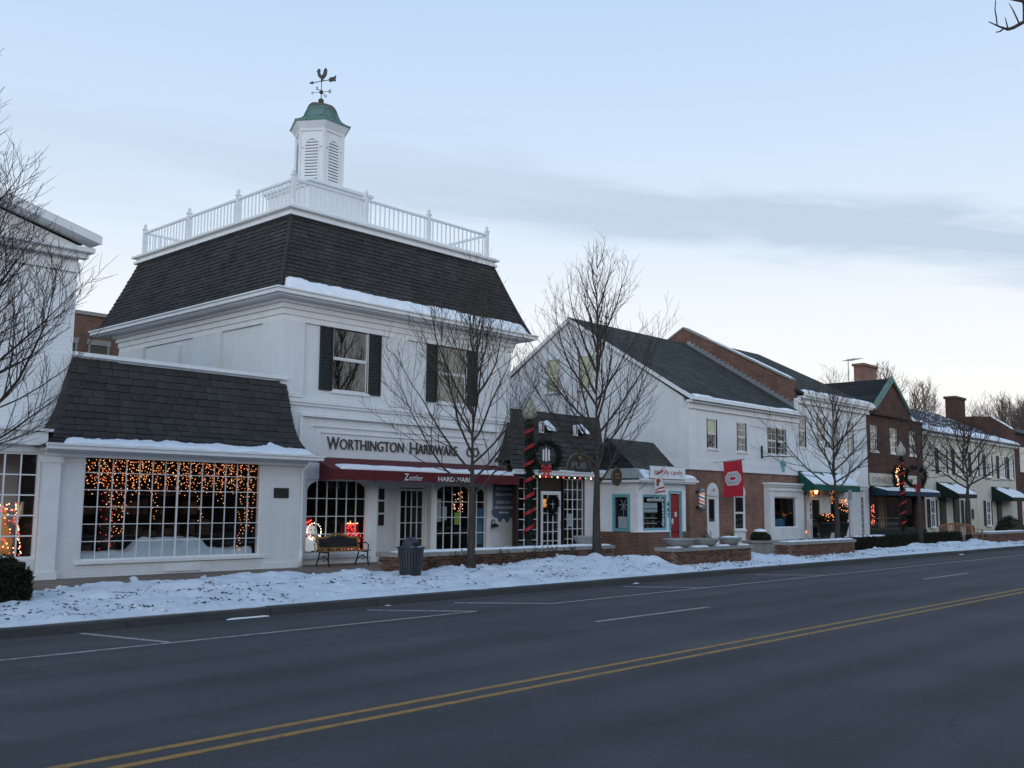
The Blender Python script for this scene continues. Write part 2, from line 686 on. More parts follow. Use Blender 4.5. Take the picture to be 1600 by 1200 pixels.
def barkmat(name, c):
    mt, N, L, bs = newmat(name)
    t = N.new('ShaderNodeTexCoord')
    mp = N.new('ShaderNodeMapping')
    mp.inputs['Scale'].default_value = (6, 6, 1.2)
    L.new(t.outputs['Object'], mp.inputs[0])
    n1 = noisetex(N, L, 5, 6, .7, mp.outputs[0])
    L.new(ramp2(N, L, n1, [(.3, tuple(x * .55 for x in c)), (.7, tuple(x * 1.35 for x in c))]), bs.inputs['Base Color'])
    bs.inputs['Roughness'].default_value = .95
    bs.inputs['Specular IOR Level'].default_value = .1
    bump(N, L, bs, n1, .7, .02)
    return mt


def leafmat(name, c, var=.6):
    mt, N, L, bs = newmat(name)
    g = N.new('ShaderNodeNewGeometry')
    L.new(ramp2(N, L, g.outputs['Random Per Island'], [(0, tuple(x * (1 - var) for x in c)), (1, tuple(x * (1 + var) for x in c))]), bs.inputs['Base Color'])
    bs.inputs['Roughness'].default_value = .8
    bs.inputs['Specular IOR Level'].default_value = .2
    return mt


def stripemat(name):
    """turning stripes of a barber pole's glass"""
    mt, N, L, bs = newmat(name)
    t = N.new('ShaderNodeTexCoord')
    sp = N.new('ShaderNodeSeparateXYZ')
    L.new(t.outputs['Object'], sp.inputs[0])
    an = nmath(N, L, 'DIVIDE', nmath(N, L, 'ARCTAN2', sp.outputs[1], sp.outputs[0]), 2 * math.pi)
    fr = nmath(N, L, 'FRACT', nmath(N, L, 'ADD', an, nmath(N, L, 'MULTIPLY', sp.outputs[2], 3.2)))
    r = ramp2(N, L, fr, [(0, (.75, .72, .68)), (.26, (.70, .20, .10)), (.5, (.75, .72, .68)), (.76, (.05, .08, .16))])
    for n in N:
        if n.type == 'VALTORGB':
            n.color_ramp.interpolation = 'CONSTANT'
    L.new(r, bs.inputs['Base Color'])
    L.new(r, bs.inputs['Emission Color'])
    bs.inputs['Emission Strength'].default_value = .25
    bs.inputs['Roughness'].default_value = .15
    return mt


M = {}
M['wbrick'] = paintbrick('white_painted_brick', (.84, .84, .84))
M['wtrim'] = plain('white_trim_paint', (.83, .83, .83), .5, .08, 2.5, .05)
M['wpanel'] = plain('white_panel_paint', (.82, .82, .825), .55, .10, 1.4, .05)
M['clap'] = clapboard('white_clapboard', (.84, .84, .84))
M['stucco'] = plain('white_stucco', (.79, .795, .80), .8, .10, 1.0, .25, scale2=40)
M['cream'] = plain('cream_painted_brick', (.60, .57, .47), .75, .14, 1.2, .2, scale2=30)
M['shingle'] = shinglemat('dark_wood_shingle', (.056, .0555, .0545))
M['shingle2'] = shinglemat('weathered_green_grey_shingle', (.062, .064, .054))
M['slate'] = rooftex('grey_green_asphalt_shingle', (.062, .064, .058))
M['slate2'] = rooftex('blue_grey_slate', (.085, .095, .10), .16, .26)
M['darkroof'] = rooftex('dark_roof_felt', (.035, .036, .037))
M['brick'] = brickmat('red_brick', (.23, .095, .062), (.15, .062, .044), (.24, .21, .18))
M['brick2'] = brickmat('dark_red_brick', (.135, .045, .034), (.085, .032, .026), (.13, .105, .09))
M['brick3'] = brickmat('orange_red_brick', (.36, .165, .115), (.27, .115, .08), (.30, .26, .22))
M['mortar'] = plain('mortar', (.22, .19, .165), .95, .2, 10, .2)
M['onebrick'] = shinglemat('single_brick', (.15, .078, .058), .40)
M['stone'] = plain('cap_stone', (.30, .285, .26), .85, .25, 4, .3, scale2=30)
M['kerbstone'] = plain('damp_shadowed_kerb_stone', (.062, .060, .058), .8, .35, 3, .4, scale2=25)  # damp stone, darkened further in colour to stand in for shadow
M['concrete'] = plain('cast_concrete', (.33, .33, .31), .85, .2, 5, .25, scale2=40)
M['paving'] = pavermat()
M['snow'] = snowmat()
M['rsnow'] = roofsnowmat()
M['asphalt'] = asphaltmat()
M['yline'] = paintline('worn_yellow_paint', (.36, .185, .035), .44)
M['wline'] = paintline('worn_white_paint', (.34, .34, .34), .45)
M['ground'] = plain('frozen_ground', (.09, .08, .065), .95, .3, .5)
M['redcanvas'] = plain('dark_red_canvas', (.120, .016, .020), .9, .2, 3, .1)
M['greencanvas'] = plain('green_canvas', (.010, .105, .080), .85, .2, 3, .1)
M['dkgreencanvas'] = plain('dark_green_canvas', (.008, .022, .018), .85, .2, 3, .1)
M['bluecanvas'] = plain('blue_canvas', (.012, .040, .070), .85, .2, 3, .1)
M['bark'] = barkmat('tree_bark', (.070, .059, .051))
M['twig'] = barkmat('twig_bark', (.078, .063, .054))
M['fartwig'] = barkmat('paled_far_twig_bark', (.16, .12, .11))  # paler than the near twigs, overexposure put into the colour
M['iron'] = plain('black_iron', (.016, .016, .018), .45, .2, 8, .1, .3)
M['bin'] = plain('dark_grey_painted_steel', (.055, .060, .070), .45, .2, 6, .05, .4)
M['copper'] = coppermat()
M['bronze'] = plain('weathered_bronze', (.10, .095, .085), .5, .35, 6, .1, .6)
M['shutter'] = plain('black_green_shutter_paint', (.016, .020, .017), .6, .25, 3)
M['glass'] = glassmat('shop_glass', (.90, .93, .94), 1.36)
M['uglass'] = glassmat('upper_window_glass', (.72, .75, .76), 1.75)
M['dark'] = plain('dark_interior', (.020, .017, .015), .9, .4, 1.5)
M['darkwood'] = plain('dark_brown_wood', (.040, .022, .015), .6, .3, 3)
M['shelfstuff'] = shinglemat('goods_on_shelves', (.11, .07, .05), .8)
M['cotton'] = plain('cotton_wool_snow', (.78, .84, .88), .9, .15, 5, .4)
M['wood'] = plain('varnished_bench_wood', (.29, .15, .05), .5, .3, 5, .1)
M['wood2'] = plain('weathered_teak', (.28, .135, .065), .65, .3, 5, .1)
M['red'] = plain('red_satin', (.42, .015, .018), .5, .2, 6)
M['reddoor'] = plain('red_door_paint', (.30, .015, .018), .45, .15, 4)
M['turq'] = plain('turquoise_paint', (.16, .40, .46), .5, .12, 3)
M['garland'] = leafmat('evergreen_garland', (.010, .018, .012))
M['hedge'] = leafmat('clipped_hedge_leaf', (.022, .024, .014))
M['dryplant'] = leafmat('dry_stem', (.085, .060, .035))
M['litter'] = leafmat('leaf_litter', (.040, .030, .022))
M['bluesign'] = plain('slate_blue_sign_paint', (.10, .145, .21), .6, .2, 4)
M['bronzeplate'] = plain('dark_bronze_plate', (.045, .05, .045), .4, .3, 8, .1, .6)
M['lettering'] = plain('dark_bronze_lettering', (.075, .060, .055), .5, .2, 8)
M['wletter'] = plain('white_lettering', (.70, .70, .70), .6, .08, 8)
M['pinkletter'] = plain('dark_pink_lettering', (.38, .03, .09), .6, .1, 8)
M['blk'] = plain('black_paint', (.015, .015, .016), .5, .2, 8)
M['gold'] = plain('dull_gold_paint', (.20, .13, .05), .5, .25, 8)
M['globe'] = plain('frosted_lamp_globe', (.46, .43, .33), .35, .15, 3)
M['tan'] = plain('tan_window_blind', (.50, .42, .29), .8, .12, 4)
M['ltan'] = plain('pale_yellow_blind', (.80, .70, .46), .8, .10, 4)
M['grey'] = plain('grey_metal', (.28, .29, .30), .5, .15, 6, .05, .5)
M['oflag'] = plain('scarlet_flag_cloth', (.50, .022, .045), .8, .12, 4)
M['oflag2'] = plain('grey_flag_cloth', (.45, .46, .48), .8, .1, 4)
M['wcloth'] = plain('white_flag_cloth', (.70, .70, .70), .8, .1, 6)
M['gcloth'] = plain('green_flag_cloth', (.04, .20, .10), .8, .2, 6)
M['barber'] = stripemat('barber_stripes')
M['paper'] = plain('white_paper', (.62, .64, .64), .8, .1, 4)
M['limepaper'] = plain('lime_paper', (.42, .60, .10), .8, .1, 4)
M['bluegoods'] = plain('blue_goods', (.06, .20, .34), .6, .4, 6)
M['warm'] = emit('warm_bulb', (1.0, .45, .20), 5.0)
M['figure'] = emit('bulb_glow_figure', (.60, .62, .62), .55)  # own glow stands in for the bulbs' light on the snowman
M['tanfigure'] = emit('lit_tan_figure', (.55, .30, .10), .22)
M['amber'] = emit('amber_bulb', (1.0, .30, .09), 4.0)
M['redbulb'] = emit('red_bulb', (1.0, .06, .05), 4.0)
M['whitebulb'] = emit('white_bulb', (1.0, .82, .55), 6.0)
M['greenbulb'] = emit('green_bulb', (.30, 1.0, .55), 1.6)
M['pinkpaint'] = plain('pink_panel', (.45, .22, .24), .7, .2, 6)

# ------------------------------------------------------------------ building helpers
def zs(y):
    """height of the pavement, which climbs gently from the kerb to the shop fronts"""
    return .14 + (max(y, 15.78) - 15.78) * .014


def wall_x(mb, x0, x1, z0, z1, y, t, holes=()):
    """wall facing -Y with real openings (hx0, hx1, hz0, hz1)"""
    xs = sorted({x0, x1, *[h[0] for h in holes], *[h[1] for h in holes]})
    zs_ = sorted({z0, z1, *[h[2] for h in holes], *[h[3] for h in holes]})
    for i in range(len(xs) - 1):
        for j in range(len(zs_) - 1):
            cx, cz = (xs[i] + xs[i + 1]) / 2, (zs_[j] + zs_[j + 1]) / 2
            if any(h[0] < cx < h[1] and h[2] < cz < h[3] for h in holes):
                continue
            a, b, c, d = xs[i], xs[i + 1], zs_[j], zs_[j + 1]
            mb.quad((a, y, c), (b, y, c), (b, y, d), (a, y, d))
            mb.quad((b, y + t, c), (a, y + t, c), (a, y + t, d), (b, y + t, d))
    for a, b, c, d in list(holes) + [(x0, x1, z0, z1)]:
        mb.quad((a, y, c), (a, y + t, c), (a, y + t, d), (a, y, d))
        mb.quad((b, y, c), (b, y, d), (b, y + t, d), (b, y + t, c))
        mb.quad((a, y, d), (a, y + t, d), (b, y + t, d), (b, y, d))
        mb.quad((a, y, c), (b, y, c), (b, y + t, c), (a, y + t, c))
    return mb


PANE = {}


def unit_pane():
    if 'p' not in PANE:
        PANE['p'] = {}
    return PANE['p']


def shared_box(mat):
    """unit box mesh, one per material"""
    if mat.name not in PANE:
        me = B().box(-.5, .5, -.5, .5, -.5, .5).mesh('unit_' + mat.name)
        me.materials.append(mat)
        PANE[mat.name] = me
    return PANE[mat.name]


def sbox(name, mat, parent, x0, x1, y0, y1, z0, z1):
    return piece(name, shared_box(mat), None, parent, ((x0 + x1) / 2, (y0 + y1) / 2, (z0 + z1) / 2), 0, (x1 - x0, y1 - y0, z1 - z0))


def grid_window(parent, x0, x1, z0, z1, y, nx, nz, fr=.05, mu=.022, glass='glass', frame='wtrim', dep=.06, name='window',
                thick=(), muntins=True, sill=0.0, hthick=()):
    """framed window facing -Y; frame mesh with muntin bars and single panes as sub-parts"""
    fm = B()
    fm.box(x0, x0 + fr, y, y + dep, z0, z1).box(x1 - fr, x1, y, y + dep, z0, z1)
    fm.box(x0 + fr, x1 - fr, y, y + dep, z1 - fr, z1).box(x0 + fr, x1 - fr, y, y + dep, z0, z0 + fr)
    wdw = fm.build(name, M[frame], parent)
    a, b, c, d = x0 + fr, x1 - fr, z0 + fr, z1 - fr
    pw, ph = (b - a) / nx, (d - c) / nz
    if muntins:
        for i in range(1, nx):
            w_ = mu * 2.4 if i in thick else mu
            sbox('muntin', M[frame], wdw, a + pw * i - w_ / 2, a + pw * i + w_ / 2, y + .012, y + dep - .012, c, d)
        for j in range(1, nz):
            w_ = mu * 2.2 if j in hthick else mu
            sbox('muntin', M[frame], wdw, a, b, y + .009, y + dep - .009, c + ph * j - w_ / 2, c + ph * j + w_ / 2)
    for i in range(nx):
        for j in range(nz):
            sbox('pane', M[glass], wdw, a + pw * i, a + pw * (i + 1), y + dep * .5 - .003, y + dep * .5 + .003, c + ph * j, c + ph * (j + 1))
    if sill:
        B().box(x0 - sill, x1 + sill, y - .07, y + .01, z0 - .07, z0 - .002).build('sill', M[frame], wdw)
    return wdw


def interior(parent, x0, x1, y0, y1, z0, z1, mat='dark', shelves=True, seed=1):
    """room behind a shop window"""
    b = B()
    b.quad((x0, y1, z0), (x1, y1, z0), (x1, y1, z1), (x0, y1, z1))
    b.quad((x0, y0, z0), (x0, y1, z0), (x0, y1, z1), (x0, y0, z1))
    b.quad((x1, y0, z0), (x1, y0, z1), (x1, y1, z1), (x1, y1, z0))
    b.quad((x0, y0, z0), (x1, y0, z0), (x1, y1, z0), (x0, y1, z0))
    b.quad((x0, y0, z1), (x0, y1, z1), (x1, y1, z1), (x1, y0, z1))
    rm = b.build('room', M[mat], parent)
    if shelves:
        r = random.Random(seed)
        g = B()
        yb = min(y1 - .4, y0 + 2.2)
        for k in range(4):
            z = z0 + .25 + k * .55
            g.box(x0 + .1, x1 - .1, yb, yb + .35, z, z + .03)
            x = x0 + .15
            while x < x1 - .4:
                w_ = r.uniform(.08, .35)
                if r.random() < .75:
                    g.box(x, x + w_ * .9, yb + r.uniform(.02, .1), yb + .3, z + .031, z + .03 + r.uniform(.1, .42))
                x += w_
        g.build('shelf_goods', M['shelfstuff'], rm, kind='stuff')
    return rm


def sash_window(parent, x0, x1, z0, z1, y, nx=1, nz=2, trim=.09, glass='uglass', blind=None, blind_frac=1.0, frame='wtrim', sill=True, back=True):
    """double-hung window set on an upper wall facing -Y, with casing, sill, sashes, panes and a blind behind"""
    c = B()
    c.box(x0 - trim, x0, y - .05, y + .02, z0, z1).box(x1, x1 + trim, y - .05, y + .02, z0, z1)
    c.box(x0 - trim, x1 + trim, y - .055, y + .02, z1, z1 + trim)
    wdw = c.build('window', M[frame], parent)
    if sill:
        B().box(x0 - trim - .04, x1 + trim + .04, y - .11, y + .02, z0 - .09, z0).build('sill', M[frame], wdw)
    f = .045
    zm = (z0 + z1) / 2
    for k, (a, b) in enumerate(((z0, zm), (zm, z1))):
        yy = y - .012 - .018 * k
        s = B()
        s.box(x0, x0 + f, yy, yy + .03, a, b).box(x1 - f, x1, yy, yy + .03, a, b)
        s.box(x0 + f, x1 - f, yy, yy + .03, b - f, b).box(x0 + f, x1 - f, yy, yy + .03, a, a + f)
        s.build('sash', M[frame], wdw)
        nzz = max(1, nz // 2)
        pw, ph = (x1 - x0 - 2 * f) / nx, (b - a - 2 * f) / nzz
        for i in range(1, nx):
            sbox('muntin', M[frame], wdw, x0 + f + pw * i - .012, x0 + f + pw * i + .012, yy + .004, yy + .027, a + f, b - f)
        for j in range(1, nzz):
            sbox('muntin', M[frame], wdw, x0 + f, x1 - f, yy + .005, yy + .026, a + f + ph * j - .012, a + f + ph * j + .012)
        for i in range(nx):
            for j in range(nzz):
                sbox('pane', M[glass], wdw, x0 + f + pw * i, x0 + f + pw * (i + 1), yy + .012, yy + .017, a + f + ph * j, a + f + ph * (j + 1))
    if back:
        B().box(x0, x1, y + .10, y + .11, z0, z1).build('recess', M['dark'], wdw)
    if blind:
        B().box(x0 + .02, x1 - .02, y + .04, y + .05, z1 - (z1 - z0) * blind_frac, z1 - .01).build('blind', M[blind], wdw)
    return wdw


def upper_holes(ws):
    return [(a, b, c, d) for a, b, c, d in ws]


def louver_shutter(parent, x0, x1, z0, z1, y):
    """panelled shutter against a wall facing -Y"""
    s = B()
    f = .06
    s.box(x0, x0 + f, y - .05, y - .003, z0, z1).box(x1 - f, x1, y - .05, y - .003, z0, z1)
    zm = (z0 + z1) / 2
    for a, b in ((z0, z0 + f * 1.3), (zm - f / 2, zm + f / 2), (z1 - f, z1)):
        s.box(x0 + f, x1 - f, y - .05, y - .003, a, b)
    o = s.build('shutter', M['shutter'], parent)
    g = B()
    n = int((z1 - z0) / .075)
    for i in range(n):
        z = z0 + f + (i + .5) * (z1 - z0 - 2 * f) / n
        if abs(z - zm) < .05:
            continue
        g.add([(x0 + f, y - .042, z - .03), (x1 - f, y - .042, z - .03), (x1 - f, y - .012, z + .035), (x0 + f, y - .012, z + .035)], [(0, 1, 2, 3)])
    g.build('louver', M['shutter'], o, kind='stuff')
    return o


def shingles(P, rows, width, thick=.022, seed=1, cap=None):
    """overlapping shingles on patch P(u, v), v upwards; returns a mesh builder and the frames of every piece"""
    r = random.Random(seed)
    mb = B()
    frames = []
    for i in range(rows):
        v0, v1 = i / rows, min(1.0, (i + 1.25) / rows)
        a, b = P(0, v0), P(1, v0)
        ln = (b - a).length
        n = max(2, int(round(ln / width)))
        edges = [0.0]
        u = (r.uniform(.3, .7) if i % 2 else 1.0) / n
        while u < 1 - .35 / n:
            edges.append(u)
            u += r.uniform(.78, 1.22) / n
        edges.append(1.0)
        for j in range(len(edges) - 1):
            u0, u1 = edges[j], edges[j + 1]
            g = .006 / ln
            dv = r.uniform(-.04, .04) / rows
            lo0, lo1 = P(u0 + g, max(0, v0 + dv)), P(u1 - g, max(0, v0 + dv))
            hi0, hi1 = P(u0 + g, v1), P(u1 - g, v1)
            nn = (lo1 - lo0).cross(hi0 - lo0).normalized()
            t = thick * r.uniform(.75, 1.3)
            frames.append((lo0, lo1, hi0, hi1, nn, t))
            vs = [lo0 + nn * t, lo1 + nn * t, hi1 + nn * .004, hi0 + nn * .004, lo0 - nn * .004, lo1 - nn * .004, hi1 - nn * .01, hi0 - nn * .01]
            mb.add(vs, [(0, 1, 2, 3), (4, 5, 1, 0), (0, 3, 7, 4), (1, 5, 6, 2)])
    return mb, frames


def shingle_roof(parent, name, P, rows, width, mat, thick=.022, seed=1, singles=0, nu=2, nv=8):
    """backing sheet as the roof part; its shingles as sub-parts (single objects for the first ones, the rest joined)"""
    mb = B()
    for i in range(nv):
        for j in range(nu):
            p = [P(j / nu, i / nv), P((j + 1) / nu, i / nv), P((j + 1) / nu, (i + 1) / nv), P(j / nu, (i + 1) / nv)]
            mb.quad(*p)
    base = mb.build(name, mat, parent)
    sh, fr = shingles(P, rows, width, thick, seed)
    if singles:
        me = B().add([(0, 0, 1), (1, 0, 1), (1, 1, .18), (0, 1, .18), (0, 0, -.2), (1, 0, -.2), (1, 1, -.4), (0, 1, -.4)],
                     [(0, 1, 2, 3), (4, 5, 1, 0), (0, 3, 7, 4), (1, 5, 6, 2), (3, 2, 6, 7), (4, 7, 6, 5)]).mesh('shingle')
        me.materials.append(mat)
        for lo0, lo1, hi0, hi1, nn, t in fr[:singles]:
            ex, ey, ez = lo1 - lo0, ((hi0 - lo0) + (hi1 - lo1)) / 2, nn * t
            mw = Matrix(((ex.x, ey.x, ez.x, lo0.x), (ex.y, ey.y, ez.y, lo0.y), (ex.z, ey.z, ez.z, lo0.z), (0, 0, 0, 1)))
            o = bpy.data.objects.new('shingle', me)
            COL.objects.link(o)
            o.parent = base
            o.matrix_parent_inverse = mw          # a sheared frame follows the flare of the roof
        rest = B()
        for lo0, lo1, hi0, hi1, nn, t in fr[singles:]:
            vs = [lo0 + nn * t, lo1 + nn * t, hi1 + nn * .004, hi0 + nn * .004, lo0 - nn * .004, lo1 - nn * .004, hi1 - nn * .01, hi0 - nn * .01]
            rest.add(vs, [(0, 1, 2, 3), (4, 5, 1, 0), (0, 3, 7, 4), (1, 5, 6, 2)])
        if rest.v:
            rest.build('upper_shingles', mat, base, kind='stuff')
    else:
        sh.build('shingles', mat, base, kind='stuff')
    return base


def snow_patch(parent, name, P, vmax, t, nu=60, nv=8, seed=0, rough=.5, ufreq=1.0, kind=None):
    """settled snow on patch P(u, v): thick at v = 0, feathering out along an uneven upper edge"""
    mb = B()
    a, b = P(0, 0), P(1, 0)
    ln = (b - a).length
    nrm = (P(1, 0) - P(0, 0)).cross(P(0, 1) - P(0, 0)).normalized()
    for i in range(nu + 1):
        u = i / nu
        q = u * ln * ufreq
        e = vmax * (1 + rough * (nz3(q * .9, seed * 3.1) + .6 * nz3(q * 2.7, seed + 9) + .35 * nz3(q * 7.0, seed + 4)))
        e = max(.03, min(1, e))
        endf = min(1, min(u, 1 - u) * ln / .12)
        for j in range(nv + 1):
            s_ = j / nv
            p = P(u, e * s_)
            h = t * (1 - s_ ** 3) * (1 + .5 * nz3(q * 1.7, s_ * 2, seed)) * endf
            if j == 0:
                h *= .75
            if j == nv or i in (0, nu):
                h = -.012
            mb.v.append(tuple(p + nrm * max(-.012, h)))
    # front lip
    k = nv + 1
    for i in range(nu):
        for j in range(nv):
            o = i * k + j
            mb.f.append((o, o + k, o + k + 1, o + 1))
    o0 = len(mb.v)
    for i in range(nu + 1):
        p = P(i / nu, 0)
        mb.v.append(tuple(p - nrm * .012))
    for i in range(nu):
        mb.f.append((o0 + i, o0 + i + 1, (i + 1) * k, i * k))
    return mb.build(name, M['rsnow'], parent, True, kind)


def text_mesh(s, bold=0.0):
    cu = bpy.data.curves.new('txt', 'FONT')
    cu.body = s
    cu.size = 1.0
    cu.extrude = .5
    cu.offset = bold
    cu.resolution_u = 3
    ob = bpy.data.objects.new('txt', cu)
    me = bpy.data.meshes.new_from_object(ob)
    vs = [tuple(v.co) for v in me.vertices]
    fs = [tuple(p.vertices) for p in me.polygons]
    bpy.data.objects.remove(ob)
    bpy.data.curves.remove(cu)
    bpy.data.meshes.remove(me)
    return vs, fs


def lettering(parent, s, x0, x1, z0, h, y, depth, mat, name='lettering', split=False, mapf=None, bold=.01, letter='letter'):
    """raised letters facing -Y filling x0..x1, baseline z0; mapf(x, d, z) may carry them to another plane"""
    vs, fs = text_mesh(s, bold)
    xa, xb = min(v[0] for v in vs), max(v[0] for v in vs)
    sx = (x1 - x0) / (xb - xa)
    caps = h / .72
    pts = []
    for vx, vy, vz in vs:
        X, D, Z = x0 + (vx - xa) * sx, (.5 + vz) * depth, z0 + vy * caps
        pts.append(mapf(X, D, Z) if mapf else (X, y - D, Z))
    if not split:
        return B().add(pts, fs).build(name, mat, parent)
    par = list(range(len(pts)))

    def find(i):
        while par[i] != i:
            par[i] = par[par[i]]
            i = par[i]
        return i
    for f in fs:
        for k in f[1:]:
            par[find(k)] = find(f[0])
    groups = {}
    for f in fs:
        groups.setdefault(find(f[0]), []).append(f)
    for g in groups.values():
        idx = {}
        mb = B()
        for f in g:
            for k in f:
                if k not in idx:
                    idx[k] = len(mb.v)
                    mb.v.append(pts[k])
            mb.f.append(tuple(idx[k] for k in f))
        mb.build(letter, mat, parent)


def awning(name, label, top, front, drop, mat, group=None, snow=.55, seed=0, thickness=.025, scallop=False):
    """sloping canopy: top = (x0, x1, y, z) on the wall, front = (x0, x1, y, z) at the rail"""
    a0, a1, ya, za = top
    b0, b1, yb, zb = front
    t = thing(name, label, 'awning', ((b0 + b1) / 2, ya, za), group)
    c = B()
    P = [Vector((a0, ya, za)), Vector((a1, ya, za)), Vector((b1, yb, zb)), Vector((b0, yb, zb))]
    n = (P[1] - P[0]).cross(P[3] - P[0]).normalized()
    if n.z < 0:
        n = -n
    c.prism([p for p in P], -n * thickness)
    c.build('canopy', mat, t)
    for s_, (ax, bx) in enumerate(((a0, b0), (a1, b1))):
        zb2 = zb - drop
        B().prism([(ax, ya, za - .03), (bx, yb, zb - .03), (bx, yb, zb2), (ax, ya, zb2)], (.014 if s_ == 0 else -.014, 0, 0)).build('side_panel', mat, t)
    v = B()
    nn = 40
    for i in range(nn):
        x, x2 = lerp(b0, b1, i / nn), lerp(b0, b1, (i + 1) / nn)
        d1 = drop - (.03 * abs(math.sin(i * math.pi / 4)) if scallop else 0)
        d2 = drop - (.03 * abs(math.sin((i + 1) * math.pi / 4)) if scallop else 0)
        v.add([(x, yb - .012, zb - d1), (x2, yb - .012, zb - d2), (x2, yb - .012, zb), (x, yb - .012, zb),
               (x, yb + .003, zb - d1), (x2, yb + .003, zb - d2), (x2, yb + .003, zb), (x, yb + .003, zb)],
              [(0, 1, 2, 3), (5, 4, 7, 6), (4, 5, 1, 0), (3, 2, 6, 7)])
    v.build('valance', mat, t)
    if snow:
        Pf = bil(P[3] + n * .004, P[2] + n * .004, P[0] + n * .004, P[1] + n * .004)
        sp = snow_patch(t, 'snow', Pf, snow, .07, 50, 8, seed, .35)
    return t


def bulbs(parent, pts, r, mat, name='bulbs'):
    mb = B()
    for p in pts:
        mb.octa(p, r)
    return mb.build(name, mat, parent, kind='stuff')


def needles(mb, c, n, ln, r, seed_dir=None, wid=.012):
    for _ in range(n):
        d = Vector((r.gauss(0, 1), r.gauss(0, 1), r.gauss(0, 1))).normalized()
        s = d.cross(Vector((r.gauss(0, 1), r.gauss(0, 1), r.gauss(0, 1)))).normalized() * wid
        b = Vector(c) + d * ln * .2
        e_ = Vector(c) + d * ln * r.uniform(.6, 1.15)
        mb.add([b - s, b + s, e_], [(0, 1, 2)])


# ------------------------------------------------------------------ the setting
struct('ground', B().quad((-900, -900, -.30), (1500, -900, -.30), (1500, 1500, -.30), (-900, 1500, -.30)), M['ground'])
road = struct('road', B().quad((-60, -.6, 0), (260, -.6, 0), (260, 15.7, 0), (-60, 15.7, 0)), M['asphalt'])
for yy in (7.51, 7.83):
    B().box(-40, 240, yy - .05, yy + .05, -.01, .004).build('centre_line', M['yline'], road)
x = -1.2 - 15.25
while x < 120:
    B().box(x, x + 3.7, 10.85, 10.95, -.01, .004).build('lane_dash', M['wline'], road)
    x += 15.25
B().box(-20, 13.75, 13.49, 13.57, -.01, .004).build('edge_line', M['wline'], road)
B().box(15.95, 140, 13.49, 13.57, -.01, .004).build('edge_line', M['wline'], road)
for a, b in (((7.05, 15.4), (7.5, 13.6)), ((12.4, 15.1), (13.75, 13.5)), ((14.6, 15.0), (15.98, 13.5)), ((20.6, 15.1), (21.9, 13.55)), ((27.2, 15.1), (28.6, 13.55))):
    d = (Vector(b) - Vector(a)).normalized()
    n_ = Vector((-d.y, d.x)) * .04
    a, b = Vector(a), Vector(b)
    B().pxy([tuple(a - n_), tuple(b - n_), tuple(b + n_), tuple(a + n_)], -.01, .0075).build('parking_mark', M['wline'], road)

pv = B()
for i in range(12):
    ya, yb = 15.7 + i * 1.0, 16.7 + i * 1.0
    pv.quad((-60, ya, zs(ya)), (260, ya, zs(ya)), (260, yb, zs(yb)), (-60, yb, zs(yb)))
struct('pavement', pv, M['paving'])
kerb = struct('kerb', B().box(-60, 260, 15.66, 15.78, -.2, .10), M['kerbstone'])
ks = B()
ks.add([(0, 15.575, -.05), (1, 15.575, -.05), (1, 15.6, .125), (0, 15.6, .125), (0, 15.625, .142), (1, 15.625, .142), (0, 15.80, .146), (1, 15.80, .146), (0, 15.80, -.05), (1, 15.80, -.05)],
       [(0, 1, 2, 3), (3, 2, 5, 4), (4, 5, 7, 6), (0, 3, 4, 6, 8), (1, 9, 7, 5, 2)])
ksm = ks.mesh('kerb_stone')
ksm.materials.append(M['kerbstone'])
x = -2.0
while x < 110:
    ln = rnd.uniform(2.2, 3.4)
    piece('kerb_stone', ksm, None, kerb, (x + .006, rnd.uniform(-.012, .012), rnd.uniform(-.006, .006)), 0, (ln - .014, 1, 1))
    x += ln
# near side of the street, behind and beside the camera
struct('near_pavement', B().box(-60, 260, -14, -.6, -.25, .14), M['concrete'])

# buildings across the street: seen only mirrored in the windows, and they shade the foot of the shop fronts
for lab, x0, x1, h, mt in (('brick row building across the street, mirrored in the shop windows', -34, 6, 6.0, 'brick2'), ('tall brick building across the street, mirrored in the pub windows', 7, 30, 6.8, 'brick'),
                           ('low brick building across the street, mirrored in the far windows', 31, 58, 5.8, 'brick2'), ('far brick building across the street, mirrored in the brick shop glass', 59, 190, 6.6, 'brick')):
    ob = thing('opposite_building', lab, 'building', ((x0 + x1) / 2, -8, .14), 'buildings across the street')
    B().box(x0, x1, -20, -8, .1, h).build('wall', M[mt], ob)
    B().prism([(x0, -7.7, h), (x0, -14, h + 1.6), (x0, -20.3, h)], (x1 - x0, 0, 0)).build('roof', M['darkroof'], ob)
    x = x0 + 1.5
    while x < x1 - 2.5:
        fw = B().box(x - .08, x + 1.28, -7.99, -7.93, h - 2.7, h - 2.6).box(x - .08, x, -7.99, -7.94, h - 2.6, h - 1.0).box(x + 1.2, x + 1.28, -7.99, -7.94, h - 2.6, h - 1.0).build('window', M['wtrim'], ob)
        B().box(x, x + 1.2, -7.985, -7.97, h - 2.6, h - 1.0).build('pane', M['blk'], fw)
        sw_ = B().box(x - .4, x + 2.0, -7.99, -7.95, .6, .7).build('shop_window', M['wtrim'], ob)
        B().box(x - .4, x + 2.0, -7.985, -7.97, .7, 2.7).build('pane', M['blk'], sw_)
        x += 3.3

# snow banked on the verge: a height field over the pavement
KEYS = [(-10, 20.9), (8.6, 20.8), (11.0, 21.0), (12.6, 21.1), (14.6, 20.2), (16.5, 19.9), (16.95, 19.28), (24.3, 19.28), (25.2, 18.9), (25.7, 17.9), (25.85, 16.98),
        (30.5, 16.98), (30.6, 20.6), (33.2, 20.6), (33.4, 17.08), (38.9, 17.08), (39.2, 17.9), (55.5, 17.9), (55.8, 17.15), (62, 17.15), (63, 18.2), (120, 18.2)]


